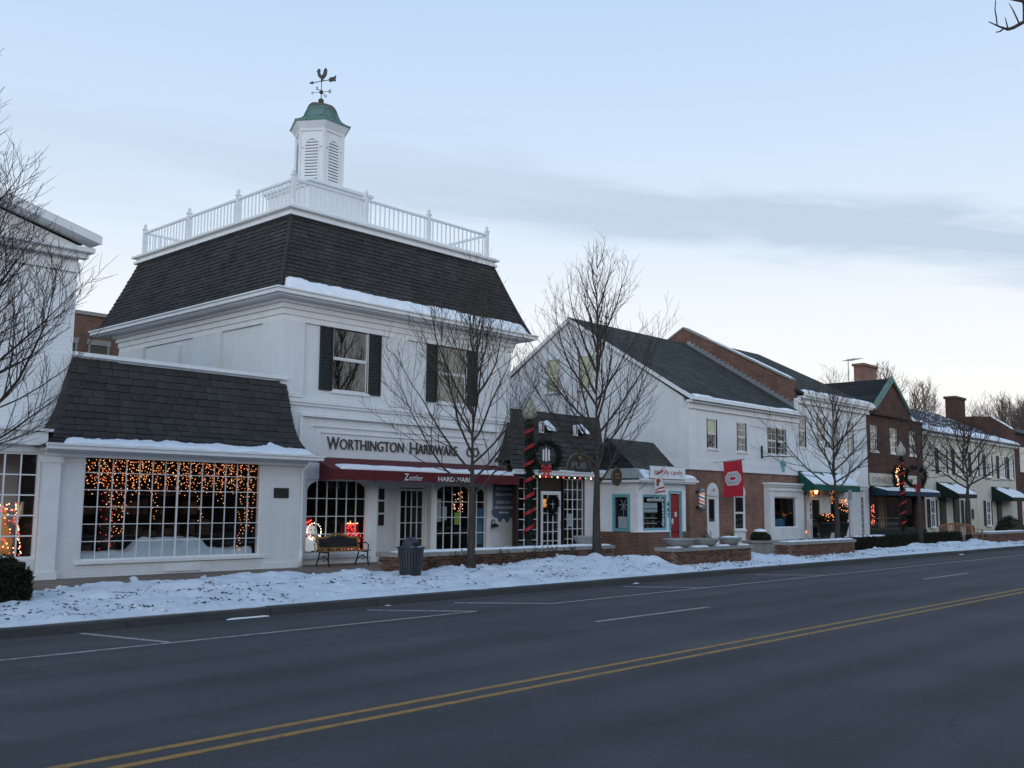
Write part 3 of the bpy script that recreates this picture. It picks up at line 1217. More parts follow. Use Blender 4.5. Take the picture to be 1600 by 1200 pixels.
def yback(x):
    for (a, ya), (b, yb) in zip(KEYS, KEYS[1:]):
        if a <= x <= b:
            return lerp(ya, yb, (x - a) / (b - a))
    return 18.0


def sst(a, b, x):
    t = max(0, min(1, (x - a) / (b - a)))
    return t * t * (3 - 2 * t)


MOUNDS = [(24.9, 17.9, .5, .10), (25.45, 17.5, .40, .16), (18.4, 18.4, .7, .10), (23.8, 18.5, .7, .07), (12.8, 20.3, .8, .12), (13.8, 19.9, .7, .12), (11.0, 19.6, 1.0, .05),
          (9.8, 20.2, .6, .08), (15.4, 19.4, .8, .09), (53.8, 17.6, 1.2, .2), (50, 17.4, 1.5, .15), (46, 17.3, 1.5, .15), (22, 18.6, 1.2, .08)]
HOLES = [(10.7, 18.5, 1.1, .30, -.5), (18.0, 17.25, .45, .16, 0), (8.2, 17.8, .5, .12, .3)]


def snow_h(x, y):
    yb = yback(x)
    nb = .28 * nz3(x * .8, 3.3) + .14 * nz3(x * 2.6, 8.1)
    if 16.95 < x < 25 or 25.8 < x < 30.5 or 33.35 < x < 39 or 55.7 < x < 62:
        edge = 1.0
    else:
        edge = sst(yb + nb + .05, yb + nb - .55, y)
    front = sst(15.70 + .05 * nz3(x * 2.1, 1.7) + .03 * nz3(x * 9, 4.4), 15.98, y)
    t = .05 + .085 * sst(16.0, 17.4, y) * sst(20.6, 18.2, y) + .035 * nz3(x * .7, y * .9, 5) + .03 * nz3(x * 2.3, y * 2.6, 2)
    t += .13 * sst(18.0, 24.0, x) * sst(25.9, 25.0, x) * sst(16.6, 18.8, y)
    t += .036 * abs(nz3(x * 5.5, y * 5.5, 7)) + .014 * nz3(x * 12, y * 12, 1)
    t += .13 * max(0, nz3(x * 1.5, y * 1.7, 9) - .08) + .07 * max(0, nz3(x * 3.4, y * 3.4, 19) - .1)     # clods thrown up by the plough
    t -= .05 * max(0, nz3(x * 2.9, y * 3.6, 29) - .22) * 2.2                                             # footprints
    if yb < 17.5:
        t *= .62
    for mx, my, mr, mh in MOUNDS:
        d2 = ((x - mx) ** 2 + (y - my) ** 2) / (mr * mr)
        if d2 < 6:
            t += mh * math.exp(-d2)
    for hx, hy, ha, hb, ang in HOLES:
        dx_, dy_ = x - hx, y - hy
        c_, s_ = math.cos(ang), math.sin(ang)
        q = ((dx_ * c_ + dy_ * s_) / ha) ** 2 + ((-dx_ * s_ + dy_ * c_) / hb) ** 2
        if q < 6:
            t -= .45 * math.exp(-q * (1 + .4 * nz3(x * 4, y * 4)))
    return t * edge * front - .03 * (1 - edge * front)


sn = B()
xs_ = []
x = 1.0
while x < 95:
    xs_.append(x)
    x += .06 if x < 32 else (.10 if x < 45 else .2)
ys_ = [15.72 + i * .062 for i in range(90)]
ny = len(ys_)
SN = {}
for x in xs_:
    for y in ys_:
        sn.v.append((x, y, zs(y) + snow_h(x, y)))
for i in range(len(xs_) - 1):
    lim = max(yback(xs_[i]), yback(xs_[i + 1])) + .6
    for j in range(ny - 1):
        if ys_[j] > lim:
            break
        if all(sn.v[k][2] < zs(ys_[j]) - .012 for k in (i * ny + j, (i + 1) * ny + j, i * ny + j + 1)):
            continue
        sn.f.append((i * ny + j, (i + 1) * ny + j, (i + 1) * ny + j + 1, i * ny + j + 1))
snow_bank = sn.build('snow_bank', M['snow'], None, True, 'stuff')
snow_bank['label'] = 'trampled snow lying along the verge'
# dead leaves and soil showing through
lt = B()
r = random.Random(11)
for k in range(560):
    cx = 5 + 55 * r.random() ** 1.5
    cy = r.uniform(15.95, min(19.4, yback(cx) - .1))
    for q in range(r.randint(1, 9)):
        x, y = cx + r.gauss(0, .16), cy + r.gauss(0, .07)
        if not 15.85 < y < yback(x) - .1:
            continue
        h = snow_h(x, y)
        if h < .01:
            continue
        z = zs(y) + h + .004
        a = r.uniform(0, 6.28)
        l_, w_ = r.uniform(.012, .055), r.uniform(.008, .026)
        c_, s_ = math.cos(a), math.sin(a)
        lt.add([(x - c_ * l_, y - s_ * l_, z), (x + s_ * w_, y - c_ * w_, z + r.uniform(0, .03)), (x + c_ * l_, y + s_ * l_, z + r.uniform(0, .015)), (x - s_ * w_, y + c_ * w_, z)],
               [(0, 1, 2, 3)])
o = lt.build('leaf_litter', M['litter'], None, False, 'stuff')
o['label'] = 'dead leaves scattered on the verge snow'
# loose lumps of ploughed snow
lm = B()
r = random.Random(17)
for k in range(420):
    x = 4 + 50 * r.random() ** 1.4
    y = min(r.choice((r.uniform(15.9, 16.5), r.uniform(16.2, yback(x) - .15), yback(x) - .25 + r.gauss(0, .15))), yback(x) - .12)
    h = snow_h(x, y)
    if h < .015 or y < 15.86:
        continue
    q = r.uniform(.015, .06) * (1.6 if r.random() < .1 else 1)
    c = Vector((x, y, zs(y) + h + q * .2))
    a0 = r.uniform(0, 6.28)
    o0 = len(lm.v)
    lm.lathe([(q * .3, c.z - q), (q * 1.1, c.z - q * .3), (q, c.z + q * .35), (q * .35, c.z + q * .75)], c.x, c.y, 6, a0)
    for i in range(o0, len(lm.v)):
        p = lm.v[i]
        lm.v[i] = (p[0] + r.gauss(0, q * .18), p[1] + r.gauss(0, q * .18), p[2] + r.gauss(0, q * .12))
lm.build('snow_lumps', M['snow'], snow_bank, True, 'stuff')
# shovelled remnants of ice along the gutter
for k, (x0, ln) in enumerate(((9.6, .9), (13.2, .12), (21.6, .22), (46, .5))):
    snow_patch(snow_bank, 'gutter_ice', bil((x0, 15.46 + .02 * (k % 3), .004), (x0 + ln, 15.47, .004), (x0, 15.58, .004), (x0 + ln, 15.58, .004)), .7, .02, 20, 5, 40 + k, .4, 2.0, 'stuff')

# ------------------------------------------------------------------ gabled white building at the left edge
lb = thing('clapboard_building', 'white clapboard building with low gable cut by the left edge', 'building', (3.3, 24.8, .25))
b = B()
b.box(-4.2, 10.7, 24.8, 40, .2, 8.35)
b.prism([(-4.2, 24.8, 8.35), (10.7, 24.8, 8.35), (3.25, 24.8, 10.2)], (0, 15, 0))
b.build('wall', M['clap'], lb)
rf = B()
for s_, xe, xo in ((1, 10.7, 11.0), (-1, -4.2, -4.5)):
    rf.prism([(xo, 24.25, 8.62), (3.25, 24.25, 10.61), (3.25, 24.25, 10.66), (xo, 24.25, 8.67)], (0, 16, 0))
rfo = rf.build('roof', M['darkroof'], lb)
cn = B()
for s_, xo in ((1, 11.02), (-1, -4.52)):
    cn.prism([(xo, 24.20, 8.44), (3.25, 24.20, 10.44), (3.25, 24.20, 10.62), (xo, 24.20, 8.64)], (0, .05, 0))
    cn.prism([(xo - s_ * .02, 24.255, 8.45), (3.25, 24.255, 10.45), (3.25, 24.255, 10.60), (xo - s_ * .02, 24.255, 8.61)], (0, .56, 0))
    cn.prism([(xo - s_ * .4, 24.70, 8.20), (3.25, 24.70, 10.20), (3.25, 24.70, 10.44), (xo - s_ * .4, 24.70, 8.44)], (0, .095, 0))
cn.box(-4.45, 10.95, 24.40, 24.78, 8.24, 8.36)
cn.box(-4.35, 10.86, 24.56, 24.78, 8.10, 8.238)
cn.box(10.72, 10.95, 24.79, 40, 8.24, 8.36)
cn.box(-4.3, 10.74, 24.74, 24.78, 7.75, 8.0)
cn.build('cornice', M['wtrim'], lb)
sash_window(lb, 6.6, 7.75, 5.2, 6.9, 24.79, 2, 4)
sash_window(lb, 3.2, 4.3, 5.2, 6.9, 24.79, 2, 4)
# projecting shop front
sf = B()
wall_x(sf, -4.2, 9.62, .2, 3.62, 23.45, .2, [(4.5, 9.55, .72, 3.12)])
sf.quad((-4.2, 23.45, 3.62), (9.62, 23.45, 3.62), (10.7, 24.8, 3.64), (-4.2, 24.8, 3.64))
sf.build('shop_front', M['wbrick'], lb)
B().box(-4.2, 9.62, 23.30, 23.447, 3.28, 3.60).box(-4.2, 9.70, 23.22, 23.447, 3.601, 3.66).build('fascia', M['wtrim'], lb)
B().box(9.56, 9.95, 23.30, 23.398, .2, 2.9).box(9.52, 9.99, 23.27, 23.397, 2.9, 3.04).box(9.52, 9.99, 23.27, 23.397, .2, .42).build('pilaster', M['wtrim'], lb)
grid_window(lb, 4.5, 9.55, .72, 3.12, 23.50, 14, 5, .05, .03)
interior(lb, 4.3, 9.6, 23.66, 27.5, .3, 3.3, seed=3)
# lit display figure in its window
dl = thing('lit_display', 'glowing bulb-covered display figure in the far left shop window', 'decoration', (8.9, 24.0, .75))
r = random.Random(5)
B().lathe([(.05, .75), (.34, .8), (.38, 1.1), (.26, 1.45), (.20, 1.5), (.24, 1.62), (.2, 1.85), (.04, 1.95)], 8.9, 24.1, 12).build('figure', M['tanfigure'], dl, True)
pts = []
for k in range(150):
    a, t_ = r.uniform(0, 6.28), r.random()
    z = .8 + 1.2 * t_
    rr = .42 * (1 - .35 * t_) + .03
    pts.append((8.9 + rr * math.cos(a) * 1.3, 24.1 - abs(rr * math.sin(a)) * .9, z))
bulbs(dl, pts[:75], .018, M['warm'])
bulbs(dl, pts[75:], .018, M['redbulb'], 'red_bulbs')
B().tube([(8.5, 24.05, 1.4), (8.3, 24, 1.75), (8.25, 24, 1.95)], [.08, .06, .04], 6).tube([(9.25, 24.05, 1.5), (9.4, 24, 1.75), (9.42, 24, 2.0)], [.08, .06, .04], 6).build('arm', M['ltan'], dl, True)

# ------------------------------------------------------------------ low shop with flared mansard roof
an = thing('mansard_shop', 'low white brick shop with flared dark mansard roof', 'building', (13.2, 23.4, .25))
b = B()
wall_x(b, 9.64, 16.85, .2, 3.32, 23.40, .25, [(10.55, 15.45, .62, 3.16)])
b.box(9.64, 9.84, 23.66, 24.7, .2, 3.3).box(16.6, 16.85, 23.66, 24.7, .2, 3.3)
b.build('wall', M['wbrick'], an)
for nm, bx4 in (('plinth', (9.64, 10.0, 23.34, 23.397, .2, .40)), ('pilaster', (9.70, 9.96, 23.36, 23.398, .40, 3.1)), ('sill', (10.45, 15.55, 23.33, 23.396, .55, .62)),
                ('panel', (12.7, 13.7, 23.36, 23.395, .30, .50)), ('plinth', (15.50, 16.82, 23.37, 23.396, .2, .42))):
    B().box(*bx4).build(nm, M['wtrim'], an)
grid_window(an, 10.55, 15.45, .62, 3.16, 23.46, 14, 6, .05, .017, thick=(7,))
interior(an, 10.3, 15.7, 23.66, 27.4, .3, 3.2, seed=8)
cs = B()
for i in range(121):
    x = 10.58 + i * .04
    for j in range(10):
        y = 23.64 + j * .06
        h = (.20 + .30 * sst(11.9, 12.3, x) * sst(14.2, 13.8, x)) * min(1, (j + .6) / 2.2) * min(1, (9.4 - j) / 2) + .05 * nz3(x * 2.2, y * 3, 1) + .035 * nz3(x * 6, y * 6, 4)
        cs.v.append((x, y + .03 * nz3(x * 3, 8), .62 + max(0, h) if 0 < j < 9 else .60))
for i in range(120):
    for j in range(9):
        o_ = i * 10 + j
        cs.f.append((o_, o_ + 10, o_ + 11, o_ + 1))
cs.build('cotton_snow', M['cotton'], an, True)

PROF = [(22.94, 3.24), (23.27, 3.36), (23.52, 3.46), (23.72, 3.56), (24.03, 3.84), (24.31, 4.30), (24.53, 4.92), (24.77, 5.58)]


def profile(pr, v):
    """point at fraction v of the length of a roof profile"""
    seg = [math.dist(a, b_) for a, b_ in zip(pr, pr[1:])]
    q = v * sum(seg)
    for i, s__ in enumerate(seg):
        if q <= s__ or i == len(seg) - 1:
            f_ = min(1.0, q / s__)
            return lerp(pr[i][0], pr[i + 1][0], f_), lerp(pr[i][1], pr[i + 1][1], f_)
        q -= s__


def an_roof(u, v):
    y, z = profile(PROF, v)
    xl = 9.35 + (y - 22.93) / 1.83 * 1.33
    return Vector((lerp(xl, 17.02, u), y, z))


shingle_roof(an, 'roof', an_roof, 15, .36, M['shingle'], .042, 3, singles=300, nv=16)
e, e2 = B(), B()
for i in range(12):
    y0, z0 = profile(PROF, i / 12)
    y1, z1 = profile(PROF, (i + 1) / 12)
    e2.quad((17.015, y0, z0), (17.015, y1, z1), (17.015, 24.79, z1), (17.015, 24.79, z0))
    xa, xb = 9.35 + (y0 - 22.93) / 1.83 * 1.33, 9.35 + (y1 - 22.93) / 1.83 * 1.33
    e.quad((xa, y0, z0), (xa, 24.79, z0), (xb, 24.79, z1), (xb, y1, z1))
e.build('roof_end', M['shingle'], an)
e2.build('roof_end', M['shingle'], an)
B().box(10.66, 17.0, 24.70, 24.79, 5.60, 5.72).box(10.60, 17.02, 24.62, 24.70, 5.63, 5.73).build('ridge_cap', M['wtrim'], an)
g = B()
g.box(9.44, 17.06, 22.84, 22.98, 3.20, 3.30).box(9.40, 17.10, 22.80, 22.86, 3.29, 3.33)
g.build('gutter', M['wtrim'], an)
B().box(9.5, 17.0, 22.985, 23.398, 3.17, 3.26).box(9.6, 16.9, 23.30, 23.397, 3.05, 3.168).build('soffit', M['wtrim'], an)
d_ = B().tube([(16.72, 22.95, 3.2), (16.72, 23.18, 3.0), (16.72, 23.33, 2.9), (16.72, 23.33, .6), (16.72, 23.33, .45)], .035, 8)
d_.tube([(16.72, 23.33, .7), (16.72, 23.33, .26)], .055, 8)
d_.build('downspout', M['wtrim'], an, True)
snow_patch(an, 'eave_snow', lambda u, v: an_roof(lerp(.05, .985, u), v) + Vector((0, -.02, .03)), .25, .14, 170, 8, 2, .28)
pl = B().box(15.82, 16.29, 23.365, 23.398, 2.16, 2.43)
o = pl.build('wall_plaque', M['bronzeplate'])
tag(o, 'small dark bronze plaque on the white wall right of the big lit window', 'plaque')
# curtain of warm bulbs hanging in the big window
lc = thing('curtain_lights', 'curtain of warm fairy lights across the top of the big paned window', 'string lights', (13, 23.62, 3.05))
r = random.Random(21)
pw_, pr_, wire = [], [], B()
for k in range(84):
    x = 10.65 + k * .0568 + r.uniform(-.05, .05)
    ln = r.uniform(.45, .9) * (1 if k % 11 else 1.9)
    if x > 14.95:
        ln *= 2.6 if k % 2 else 1
    if 11.4 < x < 11.75 and k % 2:
        ln = 1.9
    y = 23.62 + r.uniform(0, .12)
    z = 3.08
    pp = [(x, y, z)]
    while ln > 0:
        z -= r.uniform(.05, .09)
        ln -= .075
        p = (x + r.uniform(-.075, .075), y + r.uniform(-.05, .05), z)
        pp.append(p)
        if r.random() < .82:
            (pw_ if r.random() < .7 else pr_).append(p)
    wire.tube(pp, .0025, 3, False)
wire.build('wire', M['blk'], lc)
bulbs(lc, pw_, .0100, M['amber'])
bulbs(lc, pr_, .0105, M['warm'], 'pale_bulbs')
fl = thing('lit_garland_tree', 'bulb-wound dark column standing inside the big paned window', 'decoration', (11.6, 24.4, .7))
B().lathe([(.16, .6), (.14, 2.0), (.10, 3.0)], 11.6, 24.4, 8).build('column', M['darkwood'], fl, True)
bulbs(fl, [(11.6 + .17 * math.cos(k * .9), 24.4 - abs(.17 * math.sin(k * .9)), .75 + k * .028) for k in range(0, 80, 2)], .010, M['redbulb'])

# ------------------------------------------------------------------ the hardware store with mansard, balustrade and cupola
hs = thing('hardware_store', 'tall white hardware store with dark mansard roof and black shutters', 'building', (21.8, 24.8, .25))
UW = [(18.75, 20.13, 5.50, 7.52), (23.18, 24.58, 5.50, 7.52)]
b = B()
wall_x(b, 16.9, 26.75, 2.75, 8.0, 24.80, .3, UW)
b.box(16.9, 17.2, 25.11, 35.0, .2, 8.0).box(26.45, 26.75, 25.11, 35.0, .2, 8.0).box(17.2, 26.45, 34.7, 35.0, .2, 8.0)
b.build('wall', M['wbrick'], hs)
# pilasters and recessed panels
for x0, x1 in ((16.86, 17.62), (21.0, 21.75), (25.75, 26.79)):
    B().box(x0, x1, 24.72, 24.797, 5.16, 7.45).build('pilaster', M['wbrick'], hs)
for y0, y1 in ((24.725, 25.75), (28.1, 29.82), (33.2, 35.04), (30.7, 31.2)):
    B().box(16.80, 16.897, y0, y1, 5.0, 7.45 if y0 != 30.7 else 7.3).build('pilaster', M['wbrick'], hs)
f = B()
for k, (dz_, pr) in enumerate(((7.45, .07), (7.62, .11), (7.80, .17), (7.95, .26))):
    z1 = (7.62, 7.80, 7.95, 8.06)[k] - .002
    f.box(16.9 - pr, 26.75 + pr, 24.8 - pr, 24.797, dz_, z1)
    f.box(16.9 - pr, 16.897, 24.799, 35.0 + pr, dz_, z1)
    f.box(26.753, 26.75 + pr, 24.799, 35.0 + pr, dz_, z1)
f.build('frieze', M['wtrim'], hs)
s_ = B().box(16.3, 27.45, 24.2, 36.1, 8.06, 8.13)
s_.build('soffit', M['wtrim'], hs)
g = B()
g.box(16.18, 27.57, 24.08, 24.2, 8.11, 8.24).box(16.13, 27.62, 24.03, 24.10, 8.225, 8.27)
g.box(16.18, 16.3, 24.2, 36.1, 8.11, 8.24).box(16.13, 16.20, 24.1, 36.15, 8.225, 8.27)
g.box(27.45, 27.57, 24.2, 36.1, 8.11, 8.24)
g.build('gutter', M['wtrim'], hs)
E0, E1, T0, T1 = (16.32, 24.22), (27.43, 36.08), (17.36, 25.26), (26.32, 35.0)


def flare(v):
    return v ** 1.12


def mroof(a, b, c, d):
    """a, b eave corners; c, d top corners"""
    def P(u, v):
        w_ = flare(v)
        p = Vector((lerp(a[0], b[0], u), lerp(a[1], b[1], u), 0)).lerp(Vector((lerp(c[0], d[0], u), lerp(c[1], d[1], u), 0)), v)
        return Vector((p.x, p.y, 8.18 + (10.86 - 8.18) * w_))
    return P


shingle_roof(hs, 'roof', mroof(E0, (E1[0], E0[1]), T0, (T1[0], T0[1])), 20, .30, M['shingle'], .036, 11)
shingle_roof(hs, 'roof', mroof((E0[0], E1[1]), E0, (T0[0], T1[1]), T0), 20, .30, M['shingle'], .036, 12)
e = B()
PR = mroof((E1[0], E0[1]), E1, (T1[0], T0[1]), T1)
for i in range(8):
    e.quad(PR(0, i / 8), PR(1, i / 8), PR(1, (i + 1) / 8), PR(0, (i + 1) / 8))
PB = mroof(E1, (E0[0], E1[1]), T1, (T0[0], T1[1]))
for i in range(8):
    e.quad(PB(0, i / 8), PB(1, i / 8), PB(1, (i + 1) / 8), PB(0, (i + 1) / 8))
e.build('roof', M['shingle'], hs)
PF = mroof(E0, (E1[0], E0[1]), T0, (T1[0], T0[1]))
B().tube([PF(0, i / 12) + Vector((-.01, -.01, .02)) for i in range(13)], .06, 6).build('hip', M['shingle'], hs)
B().tube([PF(1, i / 12) + Vector((.01, -.01, .02)) for i in range(13)], .06, 6).build('hip', M['shingle'], hs)
snow_patch(hs, 'eave_snow', lambda u, v: PF(lerp(.012, .985, u), v) + Vector((0, -.02, .03)), .21, .11, 160, 8, 5, .11)
PL = mroof((E0[0], E1[1]), E0, (T0[0], T1[1]), T0)
snow_patch(hs, 'eave_snow', lambda u, v: PL(lerp(.55, .96, u), v) + Vector((-.02, 0, .03)), .035, .05, 80, 5, 15, .5)
# deck edge above the mansard
c = B()
c.box(17.22, 26.46, 25.12, 35.14, 10.84, 10.93)
c.box(17.30, 26.38, 25.20, 35.06, 10.93, 11.05)
c.box(17.16, 26.52, 25.06, 35.2, 11.05, 11.12)
c.build('deck_edge', M['wtrim'], hs)
snow_patch(hs, 'deck_snow', bil((17.25, 25.08, 11.122), (26.4, 25.08, 11.122), (17.25, 25.5, 11.122), (26.4, 25.5, 11.122)), .8, .03, 90, 5, 6, .3)
# upper windows and shutters
sash_window(hs, *UW[0], 24.86, 1, 2, .05)
sash_window(hs, *UW[1], 24.86, 1, 2, .05, blind='tan')
for x0, x1, z0, z1 in UW:
    wd = x1 - x0
    louver_shutter(hs, x0 - .52, x0 - .03, z0 - .03, z1 + .04, 24.797)
    louver_shutter(hs, x1 + .03, x1 + .52, z0 - .03, z1 + .04, 24.797)
t = B()
t.box(16.88, 26.75, 24.70, 24.796, 5.02, 5.14).box(16.88, 26.75, 24.74, 24.795, 4.94, 5.02)
# sign board frames
t.box(17.55, 26.25, 24.68, 24.795, 4.62, 4.72)
t.box(17.55, 17.66, 24.72, 24.795, 3.2, 4.62).box(26.14, 26.25, 24.72, 24.795, 3.2, 4.62)
t.box(18.0, 25.8, 24.755, 24.795, 4.34, 4.38).box(18.0, 18.04, 24.755, 24.795, 3.4, 4.34).box(25.76, 25.8, 24.755, 24.795, 3.4, 4.34)
t.box(18.3, 25.5, 24.762, 24.796, 4.16, 4.19).box(18.3, 18.33, 24.762, 24.796, 3.4, 4.16).box(25.47, 25.5, 24.762, 24.796, 3.4, 4.16)
t.build('sign_frame', M['wtrim'], hs)
sg = thing('sign_lettering', 'dark raised letters WORTHINGTON HARDWARE CO on the white wall', 'sign', (21.8, 24.79, 3.65))
for s__, x0, x1, h in (('W', 18.60, 19.06, .42), ('ORTHINGTON', 19.09, 21.70, .34), ('H', 21.98, 22.30, .42), ('ARDWARE', 22.33, 24.16, .34), ('CO', 24.62, 25.22, .34)):
    lettering(sg, s__, x0, x1, 3.66 + (.0 if h > .4 else .03), h, 24.795, .045, M['lettering'], split=True, bold=-.005)
# ground floor
gz = zs(24)
g = B()
wall_x(g, 16.86, 19.95, .2, 2.95, 24.0, .18, [(17.36, 19.62, .56, 2.72)])
wall_x(g, 22.28, 26.42, .2, 2.95, 24.0, .03, [(22.46, 24.86, .52, 2.66)])
wall_x(g, 19.95, 22.28, 2.62, 2.95, 24.0, .18)
g.box(16.86, 26.42, 24.0, 24.798, 2.951, 3.2)
# panelled splay on the left, door set back on the right
g.prism([(19.95, 24.0, .2), (21.42, 24.72, .2), (21.42, 24.80, .2), (19.95, 24.16, .2)], (0, 0, 2.75))
g.prism([(22.46, 24.03, .2), (22.52, 24.03, .2), (22.74, 24.72, .2), (22.70, 24.72, .2)], (0, 0, 2.75))
wall_x(g, 21.40, 22.72, .2, 2.95, 24.72, .08, [(21.50, 22.66, .3, 2.55)])
g.build('shop_front', M['wpanel'], hs)
for x0, x1 in ((17.2, 19.71), (22.46, 24.86)):
    B().box(x0, x1, 23.93, 23.997, .42, .52).build('sill', M['wtrim'], hs)
for x0, x1 in ((19.72, 19.94), (22.29, 22.45), (24.87, 25.0), (17.0, 17.19)):
    B().box(x0, x1, 23.93, 23.998, .2, 2.9).build('jamb', M['wtrim'], hs)
for (x0, x1, z0, z1, nx, nz) in ((17.36, 19.62, .56, 2.72, 6, 4), (22.46, 24.86, .52, 2.66, 6, 4)):
    wd = grid_window(hs, x0, x1, z0, z1, 24.05, nx, nz, .04, .024)
    for s_, cx in ((1, x0), (-1, x1)):
        arc = [(cx + s_ * .04, z1 - .04), (cx + s_ * .04, z1 - .34)] + [(cx + s_ * (.04 + .5 * (1 - math.cos(a))), z1 - .34 + .30 * math.sin(a)) for a in [math.pi / 2 * k / 6 for k in range(1, 7)]]
        B().pxz(arc, 24.046, 24.08).build('arch_corner', M['wtrim'], wd)
grid_window(hs, 21.52, 22.64, .3, 2.52, 24.74, 4, 4, .07, .024, name='door')
# narrow side lights on the splay
for k in range(3):
    z0 = 1.35 + k * .40
    ax, ay, bx_, by_ = 20.10, 24.07, 20.46, 24.245
    n_ = Vector((by_ - ay, -(bx_ - ax), 0)).normalized() * .012
    B().prism([Vector((ax, ay, z0)) + n_, Vector((bx_, by_, z0)) + n_, Vector((bx_, by_, z0 + .34)) + n_, Vector((ax, ay, z0 + .34)) + n_], n_).build('side_light', M['tan'] if k > 2 else M['dark'], hs)
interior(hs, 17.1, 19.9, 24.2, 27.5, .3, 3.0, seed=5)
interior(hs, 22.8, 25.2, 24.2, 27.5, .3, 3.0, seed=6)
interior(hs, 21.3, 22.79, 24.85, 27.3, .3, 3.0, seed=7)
# papers taped inside the right-hand window
for nm, mt, x0, x1, z0, z1 in (('poster', 'paper', 22.58, 22.80, 1.45, 2.2), ('poster', 'paper', 22.86, 23.06, 1.5, 1.95), ('poster', 'limepaper', 23.42, 23.66, 1.35, 1.75), ('poster', 'bluegoods', 24.5, 24.75, .7, 1.9)):
    B().box(x0, x1, 24.10, 24.104, z0, z1).build(nm, M[mt], hs)

aw = awning('red_awning', 'long dark red awning with white lettering over the hardware shop front', (18.05, 26.15, 24.79, 3.42), (17.38, 25.30, 22.90, 3.00), .32, M['redcanvas'], snow=.0, scallop=True)
Pa = bil((17.38, 22.90, 3.006), (25.30, 22.90, 3.006), (18.05, 24.79, 3.426), (26.15, 24.79, 3.426))
snow_patch(aw, 'snow', lambda u, v: Pa(lerp(.045, .97, u), v), .38, .075, 120, 8, 31, .30, 1.2)
lettering(aw, 'Z', 20.10, 20.28, 2.735, .21, 22.884, .006, M['wletter'], bold=.012)
lettering(aw, 'ettler', 20.30, 20.86, 2.735, .17, 22.884, .006, M['wletter'], bold=-.004)
lettering(aw, 'HARDWARE', 21.50, 22.98, 2.735, .15, 22.884, .006, M['wletter'], bold=.02)
fr_ = B()
for x in (17.4, 19.4, 21.4, 23.4, 25.28):
    fr_.tube([(x, 22.92, 2.98), (min(x + .7, 26), 24.78, 3.36)], .014, 6).tube([(x, 22.92, 2.96), (min(x + .7, 26), 24.78, 2.7)], .014, 6)
fr_.build('frame', M['grey'], aw)

# lit snowman and gift display in the left-hand window
sm = thing('lit_snowman', 'white snowman display outlined in bulbs behind the bench', 'decoration', (17.75, 24.45, .6))
B().lathe([(.02, .6), (.24, .66), (.30, .85), (.22, 1.05), (.24, 1.12), (.22, 1.3), (.05, 1.42)], 17.8, 24.45, 12).build('figure', M['figure'], sm, True)
B().lathe([(.01, 1.36), (.20, 1.38), (.16, 1.42), (.12, 1.6), (.02, 1.66)], 17.72, 24.42, 10).build('hat', M['red'], sm, True)
B().tube([(17.8 + .25 * math.cos(a), 24.45 + .25 * math.sin(a), 1.07) for a in [k * math.pi / 8 for k in range(17)]], .035, 6).box(17.84, 17.91, 24.17, 24.21, .86, 1.06).build('scarf', M['red'], sm)
B().ball((17.72, 24.235, 1.25), .022, 6, 5).ball((17.84, 24.225, 1.25), .022, 6, 5).ball((17.78, 24.16, .95), .022, 6, 5).ball((17.78, 24.145, .82), .022, 6, 5).build('coal_button', M['blk'], sm)
bulbs(sm, [(17.8 + .25 * math.cos(a), 24.20, 1.2 + .24 * math.sin(a)) for a in [k * .32 for k in range(20)]] + [(17.62 + .05 * k, 24.2, 1.08 - .02 * ((k - 4) % 3)) for k in range(9)], .019, M['whitebulb'])
bulbs(sm, [(17.45 + .03 * (k % 3), 24.22, .95 + .035 * k) for k in range(15)] + [(17.45 + .028 * k, 24.22, 1.42 + .012 * k) for k in range(10)], .018, M['redbulb'], 'red_bulbs')
gf = thing('lit_gift_stack', 'red glowing presents stacked under a bulb tree in the paned window', 'decoration', (19.05, 24.45, .6))
GX = .30
B().box(18.8 + GX, 19.25 + GX, 24.35, 24.65, .6, 1.40).box(19.0 + GX, 19.30 + GX, 24.3, 24.349, .6, 1.05).build('box', M['red'], gf)
B().lathe([(.14, 1.42), (.10, 1.65), (.02, 1.95)], 18.98 + GX, 24.42, 9).build('tree', M['garland'], gf)
r = random.Random(9)
bulbs(gf, [(18.8 + GX + r.random() * .45, 24.32, .65 + r.random() * .8) for k in range(80)] + [(19.0 + GX + r.random() * .30, 24.28, .62 + r.random() * .5) for k in range(40)], .019, M['redbulb'], 'red_bulbs')
bulbs(gf, [(18.98 + GX + .14 * (1 - k / 26) * math.cos(k * 2.1), 24.42 - .14 * (1 - k / 26) * abs(math.sin(k * 2.1)), 1.4 + .018 * k) for k in range(26)] + [(18.8 + GX + .05 * k, 24.32, 1.42) for k in range(9)], .021, M['warm'])
bulbs(gf, [(17.5 + r.random() * 1.9, 24.25 + r.random() * .2, .62 + r.random() * .25) for k in range(36)], .012, M['warm'], 'floor_bulbs')
wl = thing('hanging_heart_lights', 'heart of warm bulbs hung in the window right of the store door', 'string lights', (23.6, 24.2, 2.0))
bulbs(wl, [(23.45 + r.random() * .45, 24.2, 1.75 + r.random() * .7) for k in range(38)], .013, M['warm'])
B().tube([(23.5, 24.2, 2.6), (23.55, 24.2, 1.8), (23.7, 24.2, 1.75)], .003, 3).build('wire', M['blk'], wl)

